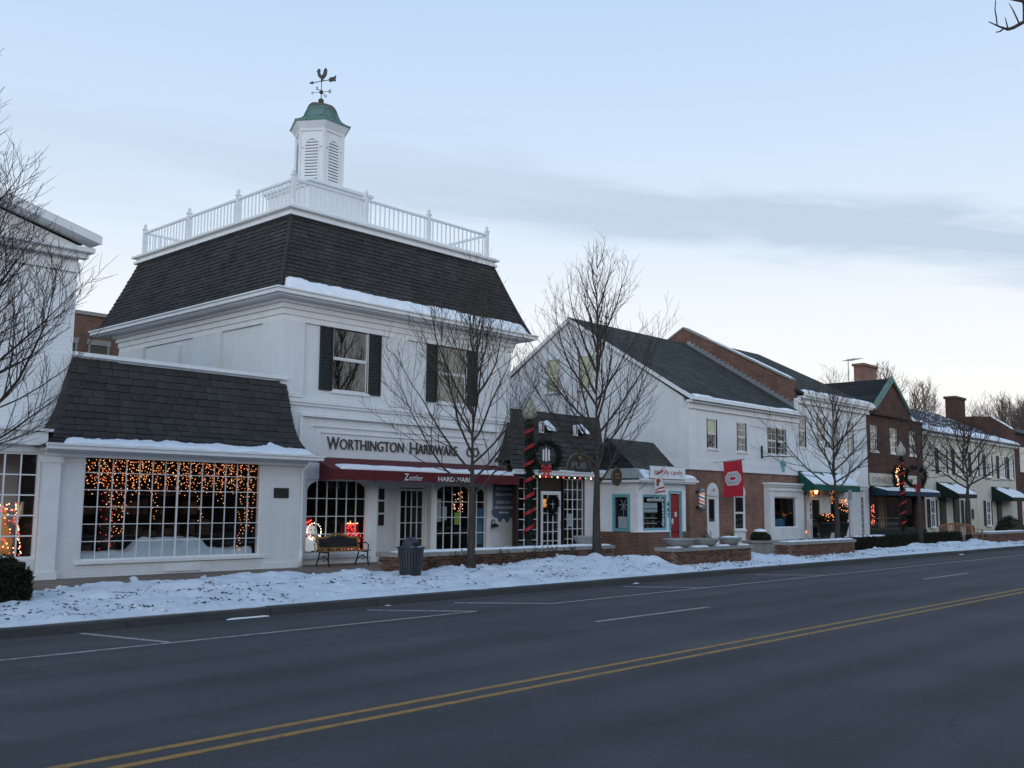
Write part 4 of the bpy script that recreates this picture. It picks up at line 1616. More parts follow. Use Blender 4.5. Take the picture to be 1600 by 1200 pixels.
# slate-blue parking sign
bs_ = thing('parking_sign', 'slate blue shaped sign with white lettering FREE PARKING REAR of STORE', 'sign', (25.66, 23.95, 1.6))
poly = [(25.16, 2.72), (25.16, 1.86), (25.10, 1.82), (25.12, 1.70), (25.22, 1.60), (25.38, 1.58), (25.42, 1.46), (25.52, 1.43), (25.58, 1.53), (25.66, 1.58), (25.74, 1.53), (25.80, 1.43),
        (25.90, 1.46), (25.94, 1.58), (26.10, 1.60), (26.20, 1.70), (26.22, 1.82), (26.16, 1.86), (26.16, 2.72)]
B().pxz(poly, 23.945, 23.985).build('board', M['bluesign'], bs_)
for s__, x0, x1, z0, h in (('FREE PARKING', 25.24, 26.08, 2.53, .10), ('REAR of STORE', 25.24, 26.08, 2.33, .10), ('ENTER FROM', 25.30, 26.02, 2.06, .10), ('NEW ENGLAND AVE', 25.20, 26.12, 1.88, .09)):
    lettering(bs_, s__, x0, x1, z0, h, 23.944, .005, M['wletter'], bold=.01)
B().box(25.50, 25.90, 23.938, 23.944, 1.735, 1.775).pxz([(25.50, 1.70), (25.50, 1.81), (25.40, 1.755)], 23.938, 23.944).build('arrow', M['wletter'], bs_)
ld = thing('hose_bib_lamp', 'small dark wall fixture with ring beside the blue sign', 'wall fixture', (25.12, 23.93, 1.3))
B().tube([(25.12 + .09 * math.cos(a), 23.93, 1.42 + .09 * math.sin(a)) for a in [k * math.pi / 6 for k in range(13)]], .014, 6).build('ring', M['iron'], ld, True)
B().lathe([(.02, 1.25), (.14, 1.27), (.15, 1.33), (.06, 1.37), (.02, 1.38)], 25.12, 23.86, 10).box(25.08, 25.16, 23.86, 23.99, 1.26, 1.36).build('bracket', M['iron'], ld)

# ------------------------------------------------------------------ roof balustrade
ba = thing('roof_balustrade', 'white railing with ball-topped posts round the flat roof', 'railing', (21.8, 30, 11.12))
X0, X1, Y0, Y1 = 17.5, 26.15, 25.40, 34.9
pm = B().box(-.062, .062, -.062, .062, 0, 1.06).box(-.08, .08, -.08, .08, 1.06, 1.10)
pm.lathe([(.025, 1.10), (.03, 1.13), (.062, 1.18), (.062, 1.22), (.04, 1.27), (.005, 1.29)], 0, 0, 10)
pmm = pm.mesh('post')
pmm.materials.append(M['wtrim'])
px3 = [X0, 20.38, 23.2, X1]
py3 = [Y0, 28.55, 31.7, Y1]
for x in px3:
    for y in (Y0, Y1):
        piece('post', pmm, None, ba, (x, y, 11.12))
for y in py3[1:-1]:
    for x in (X0, X1):
        piece('post', pmm, None, ba, (x, y, 11.12))
for y in (Y0, Y1):
    for a, b_ in zip(px3, px3[1:]):
        sbox('rail', M['wtrim'], ba, a + .075, b_ - .075, y - .035, y + .035, 11.24, 11.29)
        sbox('rail', M['wtrim'], ba, a + .075, b_ - .075, y - .04, y + .04, 12.02, 12.09)
for x in (X0, X1):
    for a, b_ in zip(py3, py3[1:]):
        sbox('rail', M['wtrim'], ba, x - .035, x + .035, a + .075, b_ - .075, 11.24, 11.29)
        sbox('rail', M['wtrim'], ba, x - .04, x + .04, a + .075, b_ - .075, 12.02, 12.09)
nb = 0
for y in (Y0, Y1):
    for a, b_ in zip(px3, px3[1:]):
        n = int((b_ - a) / .20)
        for i in range(1, n):
            x = lerp(a, b_, i / n)
            sbox('baluster', M['wtrim'], ba, x - .017, x + .017, y - .017, y + .017, 11.29, 12.02)
for x in (X0, X1):
    for a, b_ in zip(py3, py3[1:]):
        n = int((b_ - a) / .20)
        for i in range(1, n):
            y = lerp(a, b_, i / n)
            sbox('baluster', M['wtrim'], ba, x - .017, x + .017, y - .017, y + .017, 11.29, 12.02)

# ------------------------------------------------------------------ cupola
CX, CY = 21.65, 29.85
cu = thing('cupola', 'white six-sided louvred cupola with green copper bell roof', 'cupola', (CX, CY, 11.12))
B().box(CX - 1.30, CX + 1.30, CY - 1.30, CY + 1.30, 11.125, 13.28).build('base', M['wpanel'], cu)
B().box(CX - 1.38, CX + 1.38, CY - 1.38, CY + 1.38, 13.28, 13.38).box(CX - 1.48, CX + 1.48, CY - 1.48, CY + 1.48, 13.38, 13.48).box(CX - 1.2, CX + 1.2, CY - 1.2, CY + 1.2, 13.48, 13.56).build('base_cornice', M['wtrim'], cu)
bd = B()
for k in range(14):
    xx = CX - 1.25 + k * 2.5 / 13
    bd.box(xx - .012, xx + .012, CY - 1.312, CY - 1.298, 11.13, 13.27)
    yy = CY - 1.25 + k * 2.5 / 13
    bd.box(CX - 1.312, CX - 1.298, yy - .012, yy + .012, 11.13, 13.27)
bd.build('batten', M['wtrim'], cu)
tocam = math.atan2(-CY, -CX) + R_(10)
BR = .90
B().lathe([(BR, 13.56), (BR, 15.72)], CX, CY, 6, tocam).build('body', M['wtrim'], cu)
for k in range(6):
    a0, a1 = tocam + k * math.pi / 3, tocam + (k + 1) * math.pi / 3
    A, Bv = Vector((CX + BR * math.cos(a0), CY + BR * math.sin(a0), 0)), Vector((CX + BR * math.cos(a1), CY + BR * math.sin(a1), 0))
    mid, ex = (A + Bv) / 2, (Bv - A).normalized()
    nn = Vector((mid.x - CX, mid.y - CY, 0)).normalized()
    hw, zb_, zc = .27, 13.72, 15.12

    def q(s, z, d):
        return mid + ex * s + nn * d + Vector((0, 0, z))
    arch = [(-hw, zb_), (hw, zb_)] + [(hw * math.cos(t_), zc + hw * math.sin(t_)) for t_ in [math.pi * i / 10 for i in range(11)]]
    pan = B().prism([q(s, z, .004) for s, z in arch], nn * .006).build('louver_panel', M['dark'], cu)
    tr_ = B()
    for (s0, z0), (s1, z1) in zip(arch[1:], arch[2:]):
        tr_.bar(q(s0, z0, .02), q(s1, z1, .02), .05, .04, up=nn)
    tr_.bar(q(-hw, zc, .02), q(-hw, zb_, .02), .05, .04, up=nn)
    tr_.bar(q(-hw - .03, zb_ - .02, .02), q(hw + .03, zb_ - .02, .02), .05, .05, up=nn)
    tr_.build('arch_trim', M['wtrim'], pan)
    # string course either side of the arch
    sc = B()
    for s0, s1 in ((-.455, -hw - .03), (hw + .03, .455)):
        sc.bar(q(s0, 15.08, .018), q(s1, 15.08, .018), .07, .035, up=(0, 0, 1))
    sc.build('string_course', M['wtrim'], pan)
    n = 15
    for i in range(n):
        z = zb_ + .03 + i * .115
        w_ = hw if z < zc else math.sqrt(max(0, hw * hw - (z + .05 - zc) ** 2))
        if w_ < .05:
            continue
        B().prism([q(-w_ + .015, z, .035), q(w_ - .015, z, .035), q(w_ - .015, z + .075, .012), q(-w_ + .015, z + .075, .012)], (0, 0, .018)).build('slat', M['wtrim'], pan)
    sl_ = B().bar(A + Vector((0, 0, 13.56)), A + Vector((0, 0, 15.7)), .10, .10)
    sl_.build('corner_post', M['wtrim'], cu)
B().lathe([(.92, 15.66), (.96, 15.68), (.97, 15.76), (1.14, 15.98), (1.16, 16.02), (.3, 16.04)], CX, CY, 6, tocam).build('eave', M['wtrim'], cu)
B().lathe([(1.19, 16.005), (1.20, 16.05), (1.02, 16.12), (.86, 16.22), (.76, 16.34), (.68, 16.52), (.62, 16.68), (.54, 16.82), (.42, 16.93), (.24, 17.0), (.05, 17.03)], CX, CY, 6, tocam).build('bell_roof', M['copper'], cu)
sm_ = B()
for k in range(6):
    a0 = tocam + k * math.pi / 3
    prof = [(1.20, 16.06), (1.02, 16.13), (.86, 16.23), (.76, 16.35), (.68, 16.53), (.62, 16.69), (.54, 16.83), (.42, 16.94), (.24, 17.01), (.05, 17.04)]
    sm_.tube([(CX + r_ * math.cos(a0), CY + r_ * math.sin(a0), z) for r_, z in prof], .018, 5)
for (r_, z) in ((.78, 16.32), (.63, 16.66)):
    sm_.tube([(CX + (r_ + .005) * math.cos(tocam + j * math.pi / 3), CY + (r_ + .005) * math.sin(tocam + j * math.pi / 3), z) for j in range(7)], .010, 4)
sm_.build('seam', M['copper'], cu)

wv_ = thing('weathervane', 'rooster weathervane with arrow and compass letters on the cupola', 'weathervane', (CX, CY, 17.03))
B().lathe([(.05, 17.02), (.06, 17.05), (.105, 17.11), (.11, 17.16), (.09, 17.21), (.03, 17.25)], CX, CY, 10).build('ball', M['bronze'], wv_, True)
B().tube([(CX, CY, 17.2), (CX, CY, 18.02)], .016, 8).lathe([(.02, 17.42), (.07, 17.45), (.08, 17.50), (.07, 17.55), (.02, 17.58)], CX, CY, 8).build('pole', M['bronze'], wv_)
ax_ = Vector((R2.x, R2.y, 0)).normalized() * .93 - Vector((F.x, F.y, 0)).normalized() * .37
ay_ = Vector((-ax_.y, ax_.x, 0))
C0 = Vector((CX, CY, 0))


def vane(poly, zoff, th, name):
    B().prism([C0 + ax_ * u + Vector((0, 0, zoff + z)) - ay_ * th / 2 for u, z in poly], ay_ * th).build(name, M['bronze'], wv_)


B().tube([C0 + ax_ * -.40 + Vector((0, 0, 17.93)), C0 + ax_ * .36 + Vector((0, 0, 17.93))], .015, 6).build('arrow_shaft', M['bronze'], wv_)
vane([(-.56, 0), (-.40, .06), (-.37, .03), (-.37, -.03), (-.40, -.06)], 17.93, .03, 'arrow_head')
vane([(.30, .0), (.36, .085), (.56, .09), (.62, .14), (.63, .05), (.60, 0), (.63, -.05), (.62, -.10), (.56, -.08), (.36, -.085)], 17.93, .03, 'arrow_tail')
vane([(-.03, 0), (-.02, .08), (-.10, .14), (-.17, .24), (-.185, .35), (-.20, .40), (-.235, .40), (-.19, .425), (-.185, .47), (-.14, .505), (-.09, .49), (-.075, .44), (-.085, .37), (-.06, .28), (0, .22), (.06, .26),
      (.08, .36), (.115, .45), (.165, .49), (.205, .46), (.225, .38), (.22, .27), (.18, .16), (.10, .09), (.06, .07), (.07, 0), (.04, 0), (.03, .07), (.01, .07), (0, 0)], 17.94, .05, 'rooster')
for k, ch in enumerate('ENWS'):
    a = R_(40) + k * math.pi / 2 + math.atan2(ax_.y, ax_.x) - R_(40) + R_(8)
    dirv = Vector((math.cos(a), math.sin(a), 0))
    e_ = C0 + dirv * .30 + Vector((0, 0, 17.5))
    B().tube([C0 + Vector((0, 0, 17.5)), e_], .010, 5).build('compass_arm', M['bronze'], wv_)
    rx = Vector((R2.x, R2.y, 0)).normalized()
    fx = Vector((-rx.y, rx.x, 0))
    lettering(wv_, ch, 0, .10, 0, .13, 0, .02, M['bronze'], 'compass_letter', mapf=lambda X, D, Z, c=C0 + dirv * .36 + Vector((0, 0, 17.43)), rx=rx, fx=fx: tuple(c + rx * (X - .05) - fx * D + Vector((0, 0, Z))))

# ------------------------------------------------------------------ the pub
pu = thing('pub', 'low pub with dark mansard roof and white glazed door', 'building', (28, 23.3, .25))
PY = 23.30
b = B()
wall_x(b, 25.62, 30.08, .2, 3.15, PY, .2, [(25.72, 26.80, .42, 2.98), (26.86, 28.10, .25, 2.98), (28.16, 29.36, .42, 2.98)])
b.prism([(25.62, PY, .2), (25.72, PY + .02, .2), (26.45, 23.99, .2), (26.40, 23.99, .2)], (0, 0, 2.95))
b.box(26.8, 32.4, 24.95, 33, .2, 5.45)
b.build('wall', M['darkwood'], pu)
B().box(29.37, 30.08, PY - .05, PY - .003, .2, 3.12).box(29.45, 30.0, PY - .07, PY - .05, .4, 2.8).build('pilaster', M['wpanel'], pu)
B().box(26.80, 26.86, PY - .03, PY + .05, .25, 2.98).box(28.10, 28.16, PY - .03, PY + .05, .25, 2.98).build('post', M['darkwood'], pu)
grid_window(pu, 25.72, 26.80, .42, 2.98, PY + .05, 3, 7, .03, .024)
grid_window(pu, 28.16, 29.36, .42, 2.98, PY + .05, 4, 7, .03, .024)
B().box(26.86, 28.10, PY + .04, PY + .14, 2.55, 2.98).build('transom', M['darkwood'], pu)
dr = grid_window(pu, 26.92, 28.04, .30, 2.52, PY + .03, 3, 6, .13, .026, name='door')
B().tube([(27.95, PY - .02, 1.2), (27.95, PY - .05, 1.22), (27.95, PY - .05, 1.42), (27.95, PY - .02, 1.44)], .012, 6).build('handle', M['iron'], dr)
interior(pu, 26.5, 30.0, PY + .22, 24.9, .3, 3.1, shelves=False)
B().box(28.5, 29.1, 24.80, 24.86, 1.95, 2.25).build('bar_light', emit('bar_glow', (1.0, .42, .12), .9), pu)
B().box(28.45, 28.78, PY + .10, PY + .104, 1.25, 1.72).build('poster', M['paper'], pu)
PP = [(22.95, 3.20), (23.25, 3.24), (23.5, 3.33), (23.75, 3.52), (24.1, 3.92), (24.45, 4.5), (24.7, 4.98), (24.95, 5.52)]


def pub_roof(u, v):
    y, z = profile(PP, v)
    xl = 25.05 + (y - 22.95) / 2.0 * 1.75
    xr = 30.6 + (y - 22.95) / 2.0 * 1.85
    return Vector((lerp(xl, xr, u), y, z))


shingle_roof(pu, 'roof', pub_roof, 13, .36, M['shingle'], .040, 23, nv=14)
e = B()
for i in range(10):
    a, b_ = pub_roof(1, i / 10), pub_roof(1, (i + 1) / 10)
    e.quad(a, (a.x, 25.2, a.z), (b_.x, 25.2, b_.z), b_)
    a, b_ = pub_roof(0, i / 10), pub_roof(0, (i + 1) / 10)
    if b_.y > 24:
        e.quad(a, b_, (b_.x + .3, 25.0, b_.z), (a.x + .3, 25.0, a.z))
e.build('roof_end', M['shingle'], pu)
B().box(26.8, 32.42, 24.93, 25.15, 5.50, 5.58).build('ridge_cap', M['blk'], pu)
B().box(25.05, 30.4, 22.86, 22.99, 3.08, 3.21).box(25.02, 30.4, 22.82, 22.87, 3.19, 3.23).build('gutter', M['wtrim'], pu)
B().box(25.2, 30.3, 22.995, PY - .004, 3.06, 3.14).build('soffit', M['wtrim'], pu)
snow_patch(pu, 'eave_snow', lambda u, v: pub_roof(lerp(.42, .60, u), v) + Vector((0, -.02, .03)), .09, .06, 40, 6, 50, .5)
snow_patch(pu, 'eave_snow', lambda u, v: pub_roof(lerp(.76, .99, u), v) + Vector((0, -.02, .03)), .22, .10, 50, 6, 51, .5)
for k, u in enumerate((.30, .66)):
    c = pub_roof(u, .80)
    hd = thing('roof_lantern', ('left' if k == 0 else 'right') + ' one of two white box lanterns on the pub roof', 'lamp', tuple(c), 'white lanterns on the pub roof')
    B().box(c.x - .07, c.x + .07, c.y - .28, c.y - .14, c.z - .22, c.z + .20).build('case', M['wtrim'], hd)
    B().box(c.x - .035, c.x + .035, c.y - .288, c.y - .281, c.z - .17, c.z + .15).build('slot', M['blk'], hd)
    B().box(c.x - .03, c.x + .03, c.y - .14, c.y + .2, c.z - .02, c.z + .02).build('bracket', M['iron'], hd)
    c = pub_roof(u + .095, .80)
    vt = thing('roof_vent', 'snow-capped hood vent to the right of the ' + ('left' if k == 0 else 'right') + ' lantern on the pub roof', 'vent', tuple(c), 'snowy vents on the pub roof')
    B().pyz([(c.y - .30, c.z - .12), (c.y + .12, c.z - .12), (c.y + .12, c.z + .22), (c.y - .05, c.z + .10)], c.x - .22, c.x + .22).build('hood', M['shingle'], vt)
    sb = B()
    n = 10
    for i in range(n + 1):
        u_ = -.25 + .5 * i / n
        h = .16 * (1 - (u_ / .27) ** 2)
        sb.v += [(c.x + u_, c.y - .32, c.z - .11), (c.x + u_, c.y - .22, c.z + .02 + h * .5), (c.x + u_, c.y - .02, c.z + .14 + h), (c.x + u_, c.y + .13, c.z + .23)]
    for i in range(n):
        for j in range(3):
            o_ = i * 4 + j
            sb.f.append((o_, o_ + 4, o_ + 5, o_ + 1))
    sb.build('snow', M['rsnow'], vt, True)
ps = thing('pub_sign', 'dark arched sign board reading PUB standing on the pub eave', 'sign', (28.55, 22.95, 3.25))
half = [(math.cos(a) * .72, math.sin(a) * .62) for a in [math.pi * i / 18 for i in range(19)]]
poly = [(29.72, 3.22), (29.72, 3.32), (29.45, 3.38)] + [(28.58 + x, 3.30 + z) for x, z in half] + [(27.7, 3.38), (27.44, 3.32), (27.44, 3.22)]
B().pxz(poly, 22.93, 22.99).build('board', plain('dark_green_sign_board', (.022, .026, .020), .5, .2, 5), ps)
tb = B()
for (x0, z0), (x1, z1) in zip(poly[1:-1], poly[2:]):
    tb.bar((x0, 22.925, z0), (x1, 22.925, z1), .035, .035)
tb.build('gilt_edge', M['gold'], ps)
lettering(ps, 'PUB', 28.18, 29.0, 3.36, .24, 22.93, .012, M['grey'], bold=-.015)
B().ball((28.62, 22.92, 3.74), .10, 8, 6).build('crest', M['gold'], ps)
sl2 = thing('eave_bulbs', 'row of red and white bulbs under the pub eave', 'string lights', (28.3, 22.9, 3.05))
B().tube([(25.6 + i * .3, 22.90, 3.05 - .02 * (i % 2)) for i in range(16)], .006, 4).build('wire', M['blk'], sl2)
for k, (mt, sel) in enumerate((('whitebulb', (1, 4, 7, 10)), ('redbulb', (2, 5, 8, 11)), ('greenbulb', (0, 3, 6, 9)))):
    bulbs(sl2, [(26.05 + i * .32, 22.89, 3.01) for i in sel], .036 if mt != 'greenbulb' else .028, M[mt], ('white_bulbs', 'red_bulbs', 'pale_bulbs')[k])


def wreath(name, label, c, ex, rad, seed, bow=True, group=None):
    """evergreen ring in the plane spanned by ex and z"""
    t = thing(name, label, 'wreath', c, group)
    r = random.Random(seed)
    ex = Vector(ex).normalized()
    c = Vector(c)
    mb = B()
    for k in range(150):
        a = r.uniform(0, 6.28)
        p = c + ex * rad * math.cos(a) + Vector((0, 0, rad * math.sin(a)))
        p += Vector((r.gauss(0, .04), r.gauss(0, .04), r.gauss(0, .04))) * rad * 3
        needles(mb, p, 14, .26 * rad + .03, r, wid=.012)
    mb.build('greenery', M['garland'], t, kind='stuff')
    B().tube([c + ex * rad * math.cos(a) + Vector((0, 0, rad * math.sin(a))) for a in [k * math.pi / 12 for k in range(25)]], rad * .14, 6).build('ring', M['garland'], t)
    if bow:
        ny_ = Vector((-ex.y, ex.x, 0))
        if ny_.dot(c - Vector((0, 0, 2))) > 0:
            ny_ = -ny_
        q = c + Vector((0, 0, -rad * .98)) + ny_ * .16
        bw = B()
        for s_ in (-1, 1):
            pts = [q + ex * s_ * .16 * rad / .4 * math.sin(a) + Vector((0, 0, .07 * math.sin(2 * a) * rad / .35)) for a in [math.pi * i / 8 for i in range(9)]]
            for p0, p1 in zip(pts, pts[1:]):
                bw.prism([p0 - Vector((0, 0, .05)), p1 - Vector((0, 0, .05)), p1 + Vector((0, 0, .05)), p0 + Vector((0, 0, .05))], ny_ * .012)
            bw.prism([q + ex * s_ * .02, q + ex * s_ * .16 + Vector((0, 0, -.30)), q + ex * s_ * .08 + Vector((0, 0, -.26)), q + ex * s_ * .05 + Vector((0, 0, -.30)), q - ex * s_ * .02], ny_ * .014)
        bw.ball(q, .05, 8, 6)
        bw.build('bow', M['red'], t)
    return t


wreath('door_wreath', 'dark wreath hung on the white pub door', (27.48, PY - .06, 2.05), (1, 0, 0), .26, 71, bow=False)

# ------------------------------------------------------------------ candy shop
cy_ = thing('candy_shop', 'small candy shop with turquoise window frames and brick base', 'building', (31.8, 21.4, .25))
b = B()
wall_x(b, 30.12, 33.30, 1.06, 2.98, 21.40, .15, [(30.42, 32.00, 1.12, 2.44), (32.16, 32.94, 1.06, 2.50)])
b.box(30.12, 30.22, 21.56, 23.29, 2.45, 2.98).box(30.12, 30.22, 21.56, 21.75, 1.06, 2.45).box(30.12, 30.22, 22.55, 23.29, 1.06, 2.45)
b.box(33.20, 33.30, 21.56, 24, .2, 2.98)
b.build('wall', M['wpanel'], cy_)
bb = B().box(30.10, 32.12, 21.36, 21.55, .18, 1.055).box(30.10, 30.25, 21.56, 23.28, .18, 1.055).box(32.98, 33.32, 21.36, 21.55, .18, 1.055)
bb.build('brick_base', M['brick'], cy_)
B().box(30.06, 32.12, 21.32, 21.6, 1.056, 1.10).build('sill', M['wtrim'], cy_)
grid_window(cy_, 30.42, 32.00, 1.12, 2.44, 21.42, 1, 1, .09, .02, frame='turq', muntins=False)
# side window on the return
sw = B()
for y0, y1, z0, z1 in ((21.75, 21.86, 1.08, 2.45), (22.44, 22.55, 1.08, 2.45), (21.86, 22.44, 2.34, 2.45), (21.86, 22.44, 1.08, 1.19)):
    sw.box(30.09, 30.17, y0, y1, z0, z1)
sw = sw.build('window', M['turq'], cy_)
B().box(30.125, 30.131, 21.86, 22.44, 1.19, 2.34).build('pane', M['glass'], sw)
B().box(30.20, 30.206, 21.95, 22.35, 1.2, 1.62).build('poster', M['paper'], cy_)
tr_ = B()
for k in range(6):
    tr_.tube([(30.26, 22.15, 2.05), (30.26, 22.15 + .22 * math.cos(k * 1.05), 2.05 + .22 * math.sin(k * 1.05))], .012, 5)
tr_.tube([(30.26, 22.15, 1.5), (30.26, 22.15, 2.05)], .012, 5)
tr_.build('window_decoration', M['paper'], cy_)
dr = B()
dr.box(32.20, 32.90, 21.45, 21.50, .24, 2.46)
for z0, z1 in ((.4, 1.0), (1.1, 1.3), (1.4, 2.3)):
    dr.box(32.32, 32.78, 21.435, 21.449, z0, z1)
dr = dr.build('door', M['reddoor'], cy_)
B().box(32.12, 32.198, 21.36, 21.5, .24, 2.55).box(32.902, 32.98, 21.36, 21.5, .24, 2.55).box(32.12, 32.98, 21.36, 21.5, 2.551, 2.60).build('door_frame', M['turq'], cy_)
B().box(32.34, 32.46, 21.425, 21.434, 1.35, 1.55).box(32.56, 32.70, 21.42, 21.434, 1.62, 1.80).build('door_notice', M['paper'], dr)
B().ball((32.28, 21.40, 1.25), .035, 8, 6).build('handle', M['grey'], dr)
interior(cy_, 30.26, 33.15, 21.6, 23.2, .3, 2.95, shelves=False)
sh = B()
jr = B()
r = random.Random(4)
for k in range(4):
    z = 1.16 + k * .20
    sh.box(30.5, 31.72, 21.66, 21.9, z, z + .02)
    for i in range(9):
        if r.random() < .85:
            x = 30.57 + i * .13
            jr.lathe([(.05, z + .021), (.055, z + .10), (.03, z + .13), (.03, z + .15)], x, 21.76, 8)
sh.build('display_shelf', M['wtrim'], cy_)
jr.build('sweet_jars', M['shelfstuff'], cy_, kind='stuff')
B().box(30.55, 31.62, 21.58, 21.586, 1.93, 2.14).box(30.60, 31.62, 21.578, 21.584, 1.80, 1.90).build('notice', M['paper'], cy_)
wt = thing('window_lettering', 'white words emlolly candy lettered on the candy shop glass', 'lettering', (31.2, 21.43, 2.2))
lettering(wt, 'emlolly', 30.72, 31.86, 2.20, .15, 21.425, .006, M['wletter'], bold=.02)
lettering(wt, 'candy', 0, .92, 0, .13, 0, .006, M['wletter'], bold=.02, mapf=lambda X, D, Z: (31.72 + Z, 21.425 - D, 2.14 - X))
nu_ = thing('house_number', 'black upright house number 667 beside the red door', 'number', (32.06, 21.38, 1.7))
for k, ch in enumerate('667'):
    lettering(nu_, ch, 32.02, 32.11, 2.04 - k * .22, .16, 21.398, .01, M['blk'], 'digit', bold=.03)
# pent roof and shingled gable roof behind
ev = B()
ev.box(29.95, 33.62, 21.12, 21.39, 2.88, 2.97).box(29.85, 33.74, 21.06, 21.14, 2.94, 3.02).box(29.90, 30.10, 21.14, 23.2, 2.88, 2.97)
ev.build('eave', M['wtrim'], cy_)
pr_ = B()
pr_.quad((29.85, 21.06, 3.02), (33.74, 21.06, 3.02), (33.35, 21.75, 3.32), (30.5, 21.75, 3.42))
pr_.quad((29.85, 21.06, 3.02), (30.5, 21.75, 3.42), (30.5, 22.9, 3.42), (29.85, 23.0, 3.02))
pr_.quad((33.74, 21.06, 3.02), (33.62, 22.2, 3.02), (33.35, 21.75, 3.32))
pr_.build('pent_roof', M['stone'], cy_)
snow_patch(cy_, 'eave_snow', bil((30.1, 21.06, 3.03), (33.6, 21.06, 3.03), (30.6, 21.75, 3.42), (33.3, 21.75, 3.33)), .85, .10, 70, 8, 61, .25, 1.6)
PC = bil((30.6, 21.76, 3.30), (34.05, 21.76, 2.95), (30.9, 23.35, 4.62), (34.05, 23.42, 4.60))
shingle_roof(cy_, 'roof', PC, 12, .32, M['shingle2'], .02, 33)
e = B()
e.quad((34.04, 21.8, 2.9), (34.04, 23.42, 4.6), (34.04, 25.0, 2.9))
e.quad((30.9, 23.36, 4.62), (34.05, 23.43, 4.60), (34.05, 25.0, 2.9), (30.9, 25.0, 2.9))
e.box(33.31, 34.02, 21.85, 24.9, .2, 2.9)
e.quad((30.58, 21.7, 2.9), (30.58, 21.76, 3.3), (30.88, 23.36, 4.62), (30.88, 25.0, 2.9))
e.build('roof_back', M['darkroof'], cy_)
cs_ = thing('candy_sign', 'white board reading emlolly candy on the eave', 'sign', (31.6, 21.2, 3.0))
B().box(30.36, 32.66, 20.99, 21.03, 3.03, 3.48).build('board', M['wtrim'], cs_)
B().box(30.34, 32.68, 21.032, 21.045, 3.01, 3.50).build('backing', M['grey'], cs_)
lettering(cs_, 'emlolly candy', 30.58, 32.46, 3.19, .20, 20.99, .008, M['pinkletter'], bold=-.004)
ov = thing('hanging_oval_sign', 'dark oval hanging sign beside the candy shop roof', 'sign', (28.9, 21.35, 3.05))
B().prism([(28.72 + .26 * math.cos(a), 21.35 - .05 + .0 * a, 3.04 + .31 * math.sin(a)) for a in [k * math.pi / 12 for k in range(24)]], (0, .07, 0)).build('board', M['darkwood'], ov)
B().tube([(28.72 + .27 * math.cos(a), 21.30, 3.04 + .32 * math.sin(a)) for a in [k * math.pi / 12 for k in range(25)]], .018, 5).build('rim', M['gold'], ov)
B().box(28.58, 28.86, 21.285, 21.299, 2.98, 3.03).box(28.6, 28.84, 21.286, 21.299, 3.1, 3.16).build('lettering', M['gold'], ov)
B().tube([(28.72, 21.33, 3.35), (28.72, 21.33, 3.44), (29.4, 21.9, 3.44), (29.8, 22.86, 3.4)], .016, 6).build('bracket', M['iron'], ov)
# little seasonal flag on a slanted staff
ff = thing('seasonal_flag', 'small white red and green holiday flag on a slanted staff', 'flag', (30.25, 21.3, 2.55))
A, Bp = Vector((30.15, 21.38, 2.60)), Vector((30.95, 20.75, 3.50))
B().tube([A, Bp], .014, 6).ball(tuple(Bp), .025, 8, 6).build('staff', M['grey'], ff)


def flagp(u, v):
    p = A.lerp(Bp, .58 + .40 * u)
    d = .66 * v
    return Vector((p.x + .07 * math.sin(v * 5 + u * 3) - .10 * v * u, p.y + .06 * math.sin(v * 4 + 1 + u * 5), p.z - d - .30 * u * v))


for nm, mt, u0, u1, v0, v1, off in (('cloth', 'wcloth', 0, 1, 0, 1, 0), ('red_band', 'red', 0, 1, .0, .08, .006), ('red_figure', 'red', .12, .34, .24, .62, .006), ('red_figure', 'red', .62, .86, .18, .56, .006), ('green_figure', 'gcloth', .30, .62, .36, .66, .006),
                                    ('red_stripe', 'red', 0, 1, .78, .84, .006), ('red_stripe', 'red', 0, 1, .92, .98, .006)):
    mb = B()
    n = 10
    for i in range(n + 1):
        for j in range(n + 1):
            p = flagp(lerp(u0, u1, i / n), lerp(v0, v1, j / n))
            mb.v += [tuple(p + Vector((-.5, -.86, 0)) * (off + .002)), tuple(p - Vector((-.5, -.86, 0)) * (off + .002))]
    for i in range(n):
        for j in range(n):
            for s_ in (0, 1):
                o_ = (i * (n + 1) + j) * 2 + s_
                mb.f.append((o_, o_ + 2 * (n + 1), o_ + 2 * (n + 1) + 2, o_ + 2))
    mb.build(nm, M[mt], ff, True)

# ------------------------------------------------------------------ two-storey building with brick ground floor (barber)
br = thing('barber_building', 'white and brick two-storey building with big grey side gable', 'building', (42, 23.7, .25))
XB0, XB1, YB = 37.2, 47.45, 23.70
BWIN = [(38.74, 39.50, 4.62, 5.95), (41.38, 42.14, 4.60, 5.95), (44.28, 45.16, 4.60, 5.92), (45.26, 46.12, 4.60, 5.92)]
ARCH = [(38.62, 39.58), (40.95, 41.98)]
b = B()
wall_x(b, XB0, XB1, 3.62, 6.62, YB, .25, BWIN)
b.prism([(XB0, 23.96, 3.62), (XB0, 37.1, 3.62), (XB0, 37.1, 6.62), (XB0, 30.4, 10.98), (XB0, 23.96, 6.80)], (.25, 0, 0))
b.build('wall', M['stucco'], br)
b = B()
wall_x(b, XB0 + .04, XB1, .2, 3.618, YB + .03, .25, [(a, c, .2, 2.55) for a, c in ARCH] + [(43.9, 47.2, .2, 3.1)])
b.box(XB0 + .04, XB0 + .29, YB + .29, 37, .2, 3.618)
b.build('brick_wall', M['brick3'], br)
t = B()
t.box(XB0 - .05, XB1, YB - .05, YB - .003, 3.62, 3.70).box(XB0 - .02, XB1, YB - .03, YB - .003, 3.701, 4.10)
